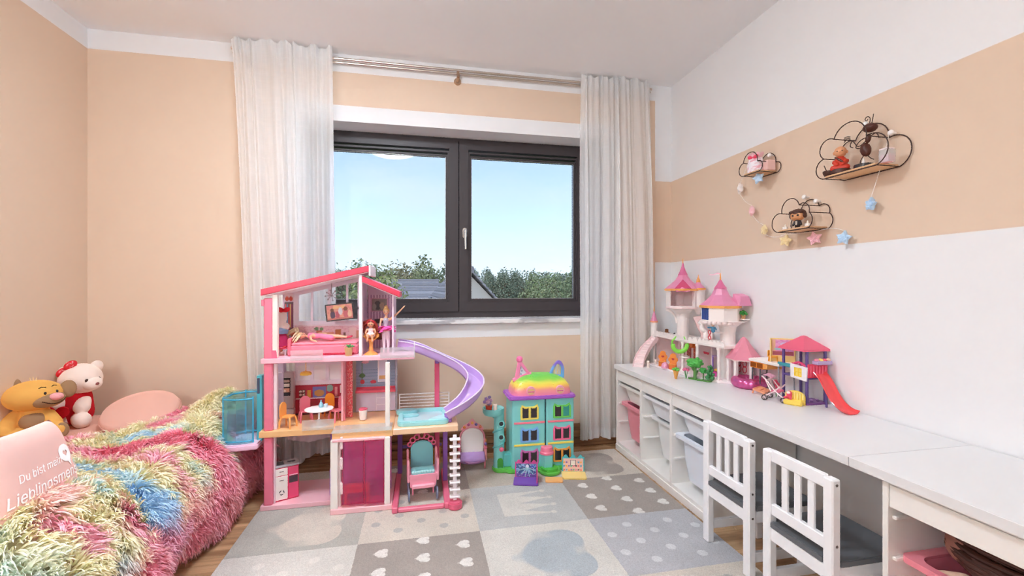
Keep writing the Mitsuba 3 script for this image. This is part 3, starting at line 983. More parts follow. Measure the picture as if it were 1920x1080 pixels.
WB, LB = '#e6eaf0', '#dfe6f0'
cols3 = [(2.401, 2.706), (2.081, 2.383), (1.762, 2.063)]
bin_('shallow white bin above the pink one, far column of the bench', *cols3[0], 0.436, 0.10, '#e8e6e2', 0.012)
bin_('deep pink bin in the far column of the bench', *cols3[0], 0.314, 0.215, '#e88d9c', 0.022)
bin_('shallow white bin in the middle column of the bench', *cols3[1], 0.436, 0.10, WB, 0.012)
bin_('deep white bin in the middle column of the bench', *cols3[1], 0.314, 0.215, '#e2e3e4', 0.055)
bin_('shallow white bin in the near column of the bench, half behind the first chair', *cols3[2], 0.436, 0.10, WB, 0.012)
bin_('deep white bin in the near column of the bench, beside the first chair', *cols3[2], 0.314, 0.215, LB, 0.012)
bin_('pink bin under the doll head at the lower right', 0.655, 0.985, 0.325, 0.10, '#e98796', 0.03)

# ---------------------------------------------------------------- two small chairs
def chair(label, y0):
    """Back towards the room at x = 1.154, seat under the desk; y0: near post."""
    k = thing('child_chair', label, 'chair')
    W = '#eef0f3'
    xb, w = 1.154, 0.268
    ps = 0.030
    for y in (y0, y0 + w - 0.034):
        post = hull([(xb - 0.002 + dx - lean, y + dy, z) for z, lean in ((0.011 if y > 1.3 else 0.011, 0.0), (0.26, 0.0), (0.512, 0.012)) for dx in (0, ps) for dy in (0, 0.034)]) if False else cat(
            bx(xb, xb + ps, y, y + 0.034, 0.0115, 0.508, 0.004))
        put(k + '__rear_post', post, W, 'satin')
    yl, yr = y0 + 0.034, y0 + w - 0.034
    put(k + '__top_rail', bx(xb + 0.006, xb + 0.024, yl - 0.001, yr + 0.001, 0.472, 0.512, 0.003), W, 'satin')
    put(k + '__lower_rail', bx(xb + 0.006, xb + 0.024, yl - 0.001, yr + 0.001, 0.292, 0.330, 0.003), W, 'satin')
    for i in range(3):
        yc = yl + (yr - yl) * (i + 1) / 4
        put(k + '__slat', bx(xb + 0.010, xb + 0.020, yc - 0.012, yc + 0.012, 0.326, 0.474, 0.002), W, 'satin')
    xf = xb + 0.262
    for y in (y0 + 0.004, y0 + w - 0.034):
        put(k + '__front_leg', bx(xf - 0.030, xf, y, y + 0.030, 0.0115 if xf < 1.236 else 0.0005, 0.252, 0.003), W, 'satin')
    put(k + '__rear_apron', bx(xb + 0.005, xb + 0.022, yl - 0.001, yr + 0.001, 0.205, 0.250, 0.002), W, 'satin')
    put(k + '__front_apron', bx(xf - 0.022, xf - 0.006, yl, yr, 0.205, 0.250, 0.002), W, 'satin')
    for y in (y0 + 0.008, y0 + w - 0.025):
        put(k + '__side_apron', bx(xb + ps - 0.002, xf - 0.028, y, y + 0.016, 0.205, 0.250, 0.002), W, 'satin')
        put(k + '__stretcher', bx(xb + ps - 0.002, xf - 0.028, y, y + 0.016, 0.062, 0.098, 0.002), W, 'satin')
    put(k + '__seat', flatbox(Polygon([(xb + 0.001, yl + 0.002), (xb + 0.001, yr - 0.002), (xb + ps + 0.004, yr - 0.002), (xb + ps + 0.004, y0 + w - 0.001), (xf + 0.012, y0 + w - 0.001), (xf + 0.022, y0 + w - 0.02), (xf + 0.022, y0 + 0.02), (xf + 0.012, y0 + 0.001), (xb + ps + 0.004, y0 + 0.001), (xb + ps + 0.004, yl + 0.002)]), 0.2505, 0.270, 'xy', 0.0025), '#5d6064', 'satin', label='dark grey seat')
    for y in (y0,):
        for z in (0.492, 0.316, 0.228):
            put(k + '__bolt', cyl((xb + 0.015, y - 0.0008, z), (xb + 0.015, y + 0.002, z), 0.0042, n=12), '#8a8683', 'metal')
    return k


chair('white child chair with a grey seat, next to the storage bench', 1.388)
chair('white child chair with a grey seat, nearest the camera', 1.058)

# power strip on the floor under the desk
k = thing('power_strip', 'white socket strip on the floor under the desk, behind the chairs', 'power strip')
put(k + '__case', bx(1.655, 1.705, 1.62, 1.74, 0.001, 0.045, 0.004), '#eceae6', 'plastic')
for y in (1.65, 1.71):
    put(k + '__socket', cyl((1.660, y, 0.024), (1.6540, y, 0.024), 0.017, n=20), '#8b837d', 'plastic')

# doll head with brown hair in the near unit
dh = thing('styling_doll', 'toy head with long brown hair lying in the pink bin at the lower right', 'doll')
with frame(1.40, 0.83, 0.385, 0):
    put(dh + '__head', ell((0, 0.03, 0), (0.055, 0.062, 0.05), 3), '#c98f72', 'plastic', 60)
    put(dh + '__cap', ell((-0.004, 0.045, 0.006), (0.060, 0.058, 0.053), 3), '#8d6258', 'fabric', 60)
    q = np.random.default_rng(9)
    st = []
    for i in range(110):
        a = q.uniform(-1.3, 1.3)
        y0_ = q.uniform(0.0, 0.07)
        x_, z_ = -0.058 * math.cos(a), 0.054 * math.sin(a) + 0.006
        st.append(tube(smooth_path([(x_ * 0.8, y0_ + 0.02, z_ * 0.9 + 0.012), (x_ * 1.15, y0_ - 0.03, z_ * 1.1), (x_ * 1.2 + q.uniform(-0.01, 0.01), -0.09, z_ * 1.2 + q.uniform(-0.012, 0.012)), (x_ * 1.1 + q.uniform(-0.02, 0.02), -0.20, z_ * 0.9 - 0.01)], 9), [0.003, 0.006, 0.007, 0.007, 0.007, 0.006, 0.005, 0.004, 0.001], 5))
    put(dh + '__hair', cat(*st), lambda v: lin('#3f241d') * (0.7 + 1.3 * meshkit.noise(v * [150, 12, 150], 2)[:, None] ** 2), 'plastic', True)
one('toy', 'small beige plastic toy beside the doll head in the pink bin', 'toy', blob([(((1.330, 0.90, 0.305), 0.020), ((1.335, 0.86, 0.318), 0.024)), (((1.335, 0.86, 0.318), 0.024), ((1.345, 0.82, 0.31), 0.018))], 0.01), '#d8b49c', 'plastic', 60)

# ================================================================ toy helpers
def decal(key, x0, x1, z0, z1, y, base, items, mat='plastic', nx=60, nz=60, plane='xz', thick=0.0012, label=None):
    """A flat printed card. items, painted in order: ('r', x0, x1, z0, z1, col), ('e', cx, cz, rx, rz, col), ('v', period, duty, col) upright stripes, ('h', ...) level stripes, ('n', scale, threshold, col) blots."""
    def fn(u, v):
        x, z = x0 + u * (x1 - x0), z0 + v * (z1 - z0)
        return np.stack([x, y + 0 * u, z], -1) if plane == 'xz' else np.stack([y + 0 * u, x, z], -1) if plane == 'yz' else np.stack([x, z, y + 0 * u], -1)

    def col(p):
        a, b = (p[:, 0], p[:, 2]) if plane == 'xz' else (p[:, 1], p[:, 2]) if plane == 'yz' else (p[:, 0], p[:, 1])
        c = np.tile(lin(base), (len(p), 1))
        for it in items:
            if it[0] == 'r':
                m = (a > it[1]) & (a < it[2]) & (b > it[3]) & (b < it[4])
            elif it[0] == 'e':
                m = ((a - it[1]) / it[3]) ** 2 + ((b - it[2]) / it[4]) ** 2 < 1
            elif it[0] == 'v':
                m = ((a - x0) / it[1]) % 1 < it[2]
            elif it[0] == 'h':
                m = ((b - z0) / it[1]) % 1 < it[2]
            else:
                m = meshkit.noise(p * it[1], 3) > it[2]
            c[m] = lin(it[-1])
        return c
    return put(key, grid(nx, nz, fn, thick), col, mat, False, label)


def doll(name, label, J, skin, hair, hair_col, scale=1.0, clothes=(), group=None, headr=0.0155, hair_mat='plastic', shoes=None, face=(0, -1, 0)):
    """A toy figure. J: joints hd, nk, ch, wa, hp, sl, el, hl (left shoulder, elbow, hand), sr, er, hr, kl, al, tl (left knee, ankle, toe), kr, ar, tr."""
    k = thing(name, label, 'doll', group)
    P = {a: np.array(b, float) for a, b in J.items()}
    s = scale
    b = [((P['hd'], headr), (P['hd'] * 0.75 + P['nk'] * 0.25, headr * 0.78)), ((P['nk'], 0.0048 * s), (P['hd'], 0.006 * s)), ((P['nk'], 0.0055 * s), (P['ch'], 0.0135 * s)), ((P['ch'], 0.0145 * s), (P['wa'], 0.0095 * s)), ((P['wa'], 0.0095 * s), (P['hp'], 0.0150 * s)),
         ((P['ch'], 0.010 * s), (P['sl'], 0.0065 * s)), ((P['ch'], 0.010 * s), (P['sr'], 0.0065 * s))]
    for a, e, h in (('sl', 'el', 'hl'), ('sr', 'er', 'hr')):
        d = P[h] - P[e]
        d = d / np.linalg.norm(d)
        tip = P[h] + d * 0.009 * s
        n = np.cross(d, [0, 1, 0.3])
        n /= np.linalg.norm(n)
        b += [((P[a], 0.0062 * s), (P[e], 0.0045 * s)), ((P[e], 0.0045 * s), (P[h], 0.0032 * s)), ((P[h], 0.0034 * s), (tip, 0.0022 * s)), ((P[h], 0.0026 * s), (P[h] + d * 0.004 * s + n * 0.004 * s, 0.0014 * s))]
    for hp_off, kk, a, t in ((-1, 'kl', 'al', 'tl'), (1, 'kr', 'ar', 'tr')):
        side = (P['sr'] - P['sl'])
        side /= np.linalg.norm(side) + 1e-9
        hp = P['hp'] + side * hp_off * 0.008 * s
        b += [((hp, 0.0125 * s), (P[kk], 0.0075 * s)), ((P[kk], 0.0078 * s), (P[a], 0.0046 * s)), ((P[a], 0.0046 * s), (P[t], 0.0036 * s))]
    put(k + '__body', blob(b, 0.0045, 6), skin, 'plastic', 70)
    f = np.array(face, float) / np.linalg.norm(face)
    upv = P['hd'] - P['nk']
    upv /= np.linalg.norm(upv)
    rt = np.cross(f, upv)
    c = P['hd'] - upv * headr * 0.15
    for sg in (-1, 1):
        put(k + '__eye', ell(c + f * headr * 0.93 + rt * sg * headr * 0.36 + upv * headr * 0.05, (headr * 0.16, headr * 0.16, headr * 0.13), 1), '#2b3350', 'gloss', True)
    put(k + '__mouth', ell(c + f * headr * 0.86 - upv * headr * 0.42, (headr * 0.22, headr * 0.12, headr * 0.09), 1), '#d0455f', 'gloss', True)
    put(k + '__nose', ell(c + f * headr * 0.97 - upv * headr * 0.14, headr * 0.10, 1), skin, 'plastic', True)
    q = np.random.default_rng(len(used))
    locks = [ell(P['hd'] + upv * headr * 0.25 - f * headr * 0.22, headr * 1.06, 3)]
    for path in hair:
        path = np.asarray(path, float)
        for j in range(7):
            w = smooth_path(path + q.normal(size=3) * headr * 0.32, 8)
            locks.append(tube(w, np.linspace(headr * 0.36, headr * 0.12, 8), 6))
    put(k + '__hair', cat(*locks), hair_col, hair_mat, 60)
    for nm, mesh, col, mt in clothes:
        put(k + '__' + nm, mesh, col, mt, 50)
    if shoes:
        for a, t in (('al', 'tl'), ('ar', 'tr')):
            put(k + '__shoe', blob([((P[a], 0.0052 * s), (P[t], 0.0046 * s))], 0.004, 2), shoes, 'gloss', 60)
    return k


# ================================================================ the pink dollhouse
PK, PKD, PKL, LIL, PUR, CREAMW, PEACH = '#e57a93', '#d23a54', '#f3bccb', '#d9c8e6', '#8d5fb4', '#f1e9e4', '#e9bb84'
HF, HB = 2.27, 2.535
Z2, Z3 = 0.385, 0.727
hs = thing('dollhouse', 'large pink three-storey dollhouse with red roofs, a slide and a pool', 'dollhouse')
R = 0.0118    # top of the rug


def P3(name, *a, col=PK, mat='plastic', b=0.002, label=None):
    return put(hs + '__' + name, bx(*a, b), col, mat, label=label)


# ground floor slab, posts
P3('ground_slab', -0.742, -0.40, HF, HB, R, 0.034, col='#f0bcc6')
P3('entrance_slab', -0.412, -0.136, 2.165, HB, R, 0.036, col='#f2c0c6')
for z0, z1, nm in ((0.034, 0.353, 'post'), (Z2, 0.703, 'post'), (Z3, 1.012, 'post')):
    P3(nm, -0.727, -0.690, HF + 0.004, HF + 0.05, z0, z1, b=0.004)
P3('corner_bracket', -0.737, -0.725, HF + 0.002, HF + 0.03, 0.975, 1.005)
P3('inner_post', -0.690, -0.667, HF + 0.006, HF + 0.03, Z3, 1.03, col='#efe2da')
P3('inner_post', -0.690, -0.674, HF + 0.02, HF + 0.04, Z2, 0.703, col='#ead9dd')
P3('inner_post', -0.690, -0.682, HF + 0.02, HF + 0.045, 0.034, 0.353, col='#e6cfd8')
# floors
P3('middle_floor', -0.746, -0.404, HF - 0.004, HB, 0.356, Z2, col=PEACH)
P3('middle_floor', -0.408, -0.134, 2.185, HB, 0.353, 0.382, col=PEACH)
P3('upper_floor', -0.738, -0.034, HF - 0.004, HB, 0.704, Z3, col=PKL)
# roofs: two slopes of red boards with a white soffit
for nm, (xa, za), (xb, zb), th in (('roof', (-0.735, 1.024), (-0.252, 1.140), 0.030), ('roof', (-0.284, 1.090), (-0.105, 1.014), 0.028)):
    rk = put(hs + '__' + nm, flatbox([(xa, za), (xb, zb), (xb, zb + th), (xa, za + th)], HF - 0.012, HB - 0.02, 'xz', 0.003), PKD, 'plastic')
    put(rk + '__soffit', ext([(xa + 0.004, za - 0.004), (xb - 0.003, zb - 0.004), (xb - 0.003, zb), (xa + 0.004, za)], HF - 0.004, HB - 0.03), '#efe3e8', 'plastic', False)
put(hs + '__roof_end', bx(-0.252, -0.243, HF - 0.012, HB - 0.02, 1.118, 1.172, 0.002), '#f4eef0', 'plastic')
# upper floor walls
P3('divider_post', -0.300, -0.284, HF + 0.002, HF + 0.04, Z3, 1.125, col='#f3eaf0')
P3('divider_wall', -0.2985, -0.290, HF + 0.04, HB - 0.004, Z3, 1.115, col='#e7d9ea', b=0.001)
P3('side_wall', -0.145, -0.136, HF + 0.03, HB - 0.002, Z3, 1.022, col='#ead3e4', b=0.001)
P3('back_wall', -0.660, -0.300, HB - 0.008, HB, Z3, 0.868, col='#eadce9', b=0.001)
zt = lambda x: 1.020 + (x + 0.735) * 0.2402
put(hs + '__lattice', cat(ext(Polygon([(-0.662, 0.862), (-0.302, 0.862), (-0.302, zt(-0.302)), (-0.662, zt(-0.662))]).difference(unary_union([Polygon([(a, 0.884), (b, 0.884), (b, zt(b) - 0.022), (a, zt(a) - 0.022)]) for a, b in ((-0.637, -0.577), (-0.566, -0.492), (-0.476, -0.399), (-0.388, -0.340), (-0.332, -0.310))])), HB - 0.010, HB)), '#f0e9f6', 'plastic', False)
put(hs + '__printed_wall', bx(-0.655, -0.302, HB - 0.0105, HB - 0.0085, 0.775, 0.862), '#e3c2cc', 'plastic', False) if False else decal(hs + '__printed_wall', -0.655, -0.302, 0.735, 0.862, HB - 0.0095, '#e6c3c8', [
    ('n', 260, 0.62, '#d9a0ae'), ('r', -0.655, -0.302, 0.856, 0.862, '#efe6ee'), ('e', -0.548, 0.842, 0.012, 0.010, '#5b7a52'), ('e', -0.524, 0.840, 0.011, 0.010, '#6c8a5c'), ('r', -0.552, -0.520, 0.815, 0.833, '#b56a50'),
    ('r', -0.455, -0.425, 0.775, 0.838, '#b8703c'), ('r', -0.500, -0.462, 0.785, 0.822, '#e7a07a'), ('r', -0.385, -0.348, 0.780, 0.845, '#e9cdc8'), ('r', -0.415, -0.400, 0.78, 0.82, '#7d5a4c'), ('r', -0.345, -0.325, 0.79, 0.83, '#c98e78')])
decal(hs + '__closet_print', -0.716, -0.660, Z3 + 0.002, 1.035, HB - 0.006, '#d8c6dc', [
    ('r', -0.708, -0.664, 0.80, 0.985, '#5f4f5a'), ('r', -0.708, -0.664, 0.990, 1.030, '#f0e4ec'), ('e', -0.695, 1.003, 0.010, 0.012, '#d2533c'), ('e', -0.676, 1.003, 0.010, 0.012, '#c9483c'),
    ('r', -0.706, -0.698, 0.84, 0.975, '#c95a6a'), ('r', -0.697, -0.690, 0.86, 0.975, '#6b7a9c'), ('r', -0.689, -0.682, 0.83, 0.975, '#a8404c'), ('r', -0.681, -0.675, 0.85, 0.975, '#c8a06a'), ('r', -0.674, -0.668, 0.84, 0.975, '#8e3e66')])
decal(hs + '__striped_wall', -0.288, -0.147, Z3 + 0.002, 1.022, HB - 0.006, '#ecd3df', [('v', 0.0155, 0.42, '#b98aa8'), ('r', -0.273, -0.180, 0.930, 1.006, '#d7a2b4'), ('r', -0.266, -0.187, 0.937, 0.999, '#8f8478'),
    ('e', -0.235, 0.965, 0.018, 0.025, '#4c4a46'), ('e', -0.212, 0.962, 0.012, 0.02, '#b9a68a'), ('e', -0.252, 0.958, 0.010, 0.016, '#a39a8c'),
    ('r', -0.250, -0.180, 0.868, 0.888, '#4a4440'), ('r', -0.262, -0.165, 0.84, 0.866, '#efe4ea'), ('r', -0.250, -0.175, 0.775, 0.826, '#6a3a28'), ('e', -0.235, 0.80, 0.012, 0.016, '#c98a3c'), ('e', -0.205, 0.80, 0.013, 0.018, '#a8452e')])
put(hs + '__gable_wall', ext([(-0.288, 1.022), (-0.147, 1.022), (-0.147, 1.030), (-0.288, 1.090)], HB - 0.008, HB - 0.002), '#e6ccda', 'plastic', False)
# middle floor back: lattice windows over a red kitchen print
put(hs + '__lattice', ext(sbox(-0.655, 0.548, -0.40, 0.704).difference(unary_union([sbox(a, 0.568, b, 0.650) for a, b in ((-0.642, -0.580), (-0.563, -0.502), (-0.486, -0.412))] + [sbox(a, 0.662, b, 0.690) for a, b in ((-0.642, -0.580), (-0.563, -0.502), (-0.486, -0.412))])), HB - 0.010, HB), '#efe8f6', 'plastic', False)
put(hs + '__window_sheet', cat(bx(-0.655, -0.40, HB - 0.004, HB - 0.003, 0.550, 0.700)), '#f4f3f7', 'plastic', False)
decal(hs + '__kitchen_print', -0.655, -0.392, Z2, 0.548, HB - 0.008, '#a8283c', [('r', -0.655, -0.392, 0.470, 0.476, '#e9d8de'), ('r', -0.655, -0.392, 0.545, 0.55, '#e9dcea'), ('r', -0.636, -0.602, 0.478, 0.52, '#5c2a2a'), ('e', -0.628, 0.51, 0.006, 0.006, '#e8e0d8'), ('e', -0.612, 0.51, 0.006, 0.006, '#e0d0c8'),
    ('e', -0.628, 0.493, 0.006, 0.006, '#d8c8b8'), ('e', -0.612, 0.493, 0.006, 0.006, '#e8d8c8'), ('r', -0.594, -0.578, 0.478, 0.516, '#c8923c'), ('r', -0.568, -0.500, 0.476, 0.532, '#6d6da6'), ('e', -0.535, 0.498, 0.025, 0.018, '#b8864c'), ('e', -0.482, 0.522, 0.017, 0.019, '#7fa89c'),
    ('r', -0.455, -0.443, 0.478, 0.528, '#e39aa0'), ('r', -0.428, -0.404, 0.495, 0.535, '#efe6e6'), ('r', -0.423, -0.409, 0.500, 0.530, '#454a50'), ('r', -0.50, -0.46, 0.478, 0.492, '#7a2430'), ('r', -0.655, -0.392, Z2, 0.395, '#4b1c1c')])
P3('cupboard', -0.728, -0.700, HB - 0.05, HB - 0.002, Z2, 0.704, col='#cdbfd6', b=0.001)
for z in (0.455, 0.535, 0.62):
    P3('shelf', -0.729, -0.706, HB - 0.058, HB - 0.05, z, z + 0.005, col='#e9e0ee', b=0.001)
fr = P3('fridge', -0.722, -0.652, HB - 0.045, HB - 0.011, 0.43, 0.622, col='#b3a4a8', b=0.003)
decal(fr + '__window', -0.708, -0.668, 0.50, 0.592, HB - 0.0465, '#2b1f24', [('r', -0.704, -0.672, 0.570, 0.582, '#b59a8e'), ('r', -0.704, -0.672, 0.545, 0.562, '#e8ddd2'), ('r', -0.704, -0.672, 0.518, 0.538, '#d9a48a'), ('e', -0.695, 0.525, 0.006, 0.006, '#e8d8c8')], 'gloss', 30, 40)
P3('fridge_drawer', -0.722, -0.652, HB - 0.045, HB - 0.011, Z2, 0.428, col='#dcd3dd', b=0.002)
P3('partition', -0.398, -0.388, HF + 0.10, HB - 0.003, Z2, 0.704, col='#efb4c0', b=0.001)
decal(hs + '__floral_strip', -0.386, -0.352, Z2, 0.704, HF + 0.165, '#d8404c', [('n', 330, 0.60, '#f0b6b0'), ('n', 300, 0.68, '#a82c3a'), ('r', -0.386, -0.378, Z2, 0.704, '#cf6070')], 'plastic', 24, 130)
decal(hs + '__bathroom_print', -0.348, -0.140, Z2, 0.704, HB - 0.006, '#dcd2e8', [('r', -0.348, -0.140, 0.520, 0.70, '#8f9cb4'), ('h', 0.0175, 0.10, '#6d7c98'), ('r', -0.348, -0.140, Z2, 0.505, '#dcd2e8'), ('r', -0.235, -0.185, 0.545, 0.705, '#f3ecf2'), ('r', -0.228, -0.188, 0.55, 0.70, '#ddd8ea'),
    ('r', -0.318, -0.3155, 0.535, 0.68, '#4a6a3c'), ('e', -0.300, 0.655, 0.020, 0.008, '#e3a6b8'), ('e', -0.285, 0.668, 0.014, 0.007, '#e8b4c4'), ('e', -0.316, 0.582, 0.016, 0.012, '#3e5b34'), ('e', -0.315, 0.548, 0.012, 0.012, '#b8303c'), ('e', -0.258, 0.546, 0.016, 0.010, '#b8384c'),
    ('r', -0.226, -0.192, 0.560, 0.580, '#d8a870'), ('r', -0.348, -0.14, 0.503, 0.520, '#d94a5e'), ('r', -0.243, -0.2405, Z2, 0.495, '#f6f2f8'), ('r', -0.243, -0.17, 0.455, 0.458, '#f6f2f8'), ('r', -0.243, -0.17, 0.418, 0.421, '#f6f2f8')], 'plastic', 110, 130)
P3('counter', -0.346, -0.138, HB - 0.05, HB - 0.008, 0.496, 0.510, col='#e25a70')
P3('white_post', -0.169, -0.148, 2.19, 2.212, 0.382, 0.704, col='#efeae6')
P3('rear_post', -0.140, -0.130, HB - 0.03, HB, Z2, 0.704, col='#a9a6b2', b=0.001)
# railings: thin ice-clear sheets
for nm, a in (('railing', (-0.556, -0.413, HF - 0.010, HF - 0.007, 0.380, 0.430)), ('railing', (-0.606, -0.462, HF - 0.012, HF - 0.009, 0.716, 0.764)), ('railing', (-0.197, -0.034, HF - 0.020, HF - 0.017, 0.716, 0.768)), ('canopy_sheet', (-0.410, -0.140, 2.178, 2.29, 0.386, 0.3875))):
    put(hs + '__' + nm, bx(*a), '#ffffff', 'clear_ice', False)
put(hs + '__railing_end', bx(-0.036, -0.032, HF - 0.020, HF + 0.02, 0.716, 0.79, 0.001), '#f3f3f7', 'plastic')
put(hs + '__canopy_lip', ext([(-0.408, 0.383), (-0.138, 0.383), (-0.138, 0.402), (-0.40, 0.398)], 2.180, 2.183), '#ffffff', 'clear_ice', False)
# entrance: white frame, two clear pink doors
P3('door_post', -0.412, -0.380, 2.170, 2.20, 0.036, 0.353, col='#f1ece8')
P3('door_post', -0.172, -0.146, 2.170, 2.20, 0.036, 0.353, col='#f1ece8')
P3('door_post', -0.380, -0.369, 2.190, 2.205, 0.036, 0.353, col='#e8dcd8')
P3('door_header', -0.404, -0.168, 2.168, 2.20, 0.345, 0.357, col='#f0b4bc')
for z in (0.10, 0.215, 0.31):
    P3('hinge', -0.370, -0.358, 2.172, 2.190, z, z + 0.055, col='#ecd6d8')
for xa, xb, y in ((-0.362, -0.264, 2.176), (-0.262, -0.172, 2.168)):
    d = put(hs + '__door', flatbox(rrect(xa, xb, 0.050, 0.344, 0.003), y, y + 0.004, 'xz', 0.0005), '#ffffff', 'clear_pink', False)
    put(d + '__edge', cat(ring(xa, xb, 0.050, 0.344, 0.004, y - 0.001, y + 0.005)), '#c22a5c', 'gloss', False)
# purple quilted sofa wall behind the doors, purple posts
q_ = put(hs + '__quilted_wall', bx(-0.378, -0.150, 2.34, 2.352, 0.036, 0.353), '#c48acb', 'plastic', False)
for i in range(11):
    for j in range(8):
        x, z = -0.368 + i * 0.0205 + (0.010 if j % 2 else 0), 0.11 + j * 0.030
        if x < -0.158:
            put(q_ + '__tuft', ell((x, 2.340, z), (0.0105, 0.006, 0.0165), 1), '#cf98d4' if z < 0.24 else '#f3e6f0', 'fabric', True)
P3('sofa_seat', -0.372, -0.156, 2.27, 2.34, 0.036, 0.09, col='#9a4fa2', b=0.012)
P3('purple_post', -0.447, -0.405, 2.36, 2.40, 0.036, 0.353, col=PUR)
P3('purple_bench', -0.442, -0.405, 2.31, 2.36, 0.036, 0.15, col=PUR, b=0.006)
put(hs + '__bench_arm', tube(smooth_path([(-0.432, 2.31, 0.15), (-0.432, 2.30, 0.165), (-0.425, 2.33, 0.18), (-0.42, 2.36, 0.178)], 10), 0.008), '#9a6cc0', 'plastic')
put(hs + '__curtain_panel', grid(30, 6, lambda u, v: np.stack([-0.690 + 0.235 * u, HB - 0.012 + 0.004 * np.sin(u * 40), (0.240 + 0.045 * np.abs(u - 0.45)) * (1 - v) + 0.355 * v], -1), 0.002), '#e4e0e6', 'fabric', True)
# ---- right wing: pool deck
P3('base_frame', -0.134, -0.108, 2.12, HB, R, 0.040, col='#e3708c', b=0.004)
P3('base_frame', 0.108, 0.138, 2.12, HB, R, 0.040, col='#e3708c', b=0.004)
P3('base_frame', -0.107, 0.107, 2.125, 2.150, R, 0.030, col='#e87d96', b=0.004)
put(hs + '__ladder_foot', flatbox(Point(0.158, 2.125).buffer(0.034), R, 0.044, 'xy', 0.005), '#dd6482', 'plastic')
put(hs + '__deck', bx(-0.133, 0.178, 2.185, HB, 0.356, 0.385, 0.003), '#eec8a4', 'plastic')
P3('purple_post', -0.128, -0.103, HB - 0.03, HB - 0.002, 0.040, 0.356, col=PUR)
P3('purple_post', 0.112, 0.136, HB - 0.17, HB - 0.14, 0.040, 0.356, col=PUR)
P3('cross_bar', -0.103, 0.112, HB - 0.025, HB - 0.012, 0.175, 0.190, col='#6f5ba0')
decal(hs + '__yellow_panel', 0.045, 0.105, 0.07, 0.165, HB - 0.02, '#c9b356', [('n', 120, 0.6, '#a8923c')], 'plastic', 12, 12)
# ladder
lad = put(hs + '__ladder', bx(0.148, 0.166, 2.128, 2.140, 0.044, 0.356, 0.002), '#efe9ef', 'plastic')
for i in range(9):
    z = 0.062 + i * 0.034
    put(lad + '__rung', bx(0.132, 0.182, 2.112, 2.140, z, z + 0.008, 0.002), '#f7f4f8', 'plastic')
# pool
pool = put(hs + '__pool', cat(flatbox(Polygon(rrect(-0.115, 0.135, 2.21, 2.46, 0.03)).difference(Polygon(rrect(-0.09, 0.11, 2.235, 2.43, 0.025))), 0.385, 0.408, 'xy', 0.004)), '#9fdce0', 'plastic')
put(pool + '__water', bx(-0.094, 0.114, 2.23, 2.434, 0.3855, 0.393), '#b9d5dc', 'gloss', False)
put(pool + '__step', flatbox(affinity.scale(Point(-0.075, 2.41).buffer(0.05), 1.1, 0.75), 0.393, 0.416, 'xy', 0.004), '#92d3da', 'plastic')
put(pool + '__step', flatbox(affinity.scale(Point(-0.06, 2.36).buffer(0.04), 1.2, 0.6), 0.393, 0.404, 'xy', 0.003), '#a8dfe4', 'plastic')
put(pool + '__step', flatbox(Polygon([(0.03, 2.225), (0.125, 2.225), (0.125, 2.30), (0.09, 2.29), (0.06, 2.265)]), 0.393, 0.412, 'xy', 0.003), '#b5e6ea', 'plastic')
rl = put(hs + '__deck_railing', cat(*[cyl((x, HB - 0.02, 0.385), (x, HB - 0.02, 0.475), 0.0035, n=8) for x in (-0.118, 0.152)]), '#f2efef', 'plastic')
for z in (0.405, 0.422, 0.439, 0.456, 0.473):
    put(rl + '__bar', cyl((-0.118, HB - 0.02, z), (0.152, HB - 0.02, z), 0.0028, n=8), '#f4f1f0', 'plastic')
# slide: U-shaped chute in a long curl
c_ = smooth_path([(-0.125, 2.43, 0.742), (-0.06, 2.43, 0.730), (0.03, 2.43, 0.695), (0.13, 2.44, 0.645), (0.225, 2.43, 0.592), (0.275, 2.385, 0.545), (0.270, 2.325, 0.500), (0.225, 2.285, 0.458), (0.170, 2.265, 0.425), (0.135, 2.262, 0.405)], 60)
tg = np.gradient(c_, axis=0)
sd = np.cross(tg, [0, 0, 1])
sd /= np.linalg.norm(sd, axis=1, keepdims=True)
up_ = np.cross(sd, tg)
up_ /= np.linalg.norm(up_, axis=1, keepdims=True)
prof = [(-0.046, 0.040), (-0.044, 0.010), (-0.036, -0.001), (0.0, -0.005), (0.036, -0.001), (0.044, 0.010), (0.046, 0.040)]
sl = put(hs + '__slide', grid(60, 7, lambda u, v: np.stack([c_[:, None, k] + sum(0 for _ in ()) + np.array([a for a, _ in prof])[None, :] * sd[:, None, k] + np.array([b for _, b in prof])[None, :] * up_[:, None, k] for k in range(3)], -1), 0.0035), '#c6a4de', 'plastic', 50)
for sg in (-1, 1):
    put(sl + '__rim', tube(c_ + sd * 0.0475 * sg + up_ * 0.041, 0.0036, 8), '#e9dcf6', 'plastic', True)
put(hs + '__slide_post', cat(bx(0.072, 0.098, HB - 0.06, HB - 0.035, R, 0.655, 0.003)), '#de5a7c', 'plastic')
put(hs + '__slide_bracket', cat(bx(0.074, 0.096, HB - 0.075, HB - 0.03, 0.645, 0.672, 0.004)), '#8f68b8', 'plastic')
put(hs + '__slide_base', bx(0.115, 0.150, 2.235, 2.30, 0.385, 0.418, 0.004), '#8f68b8', 'plastic')
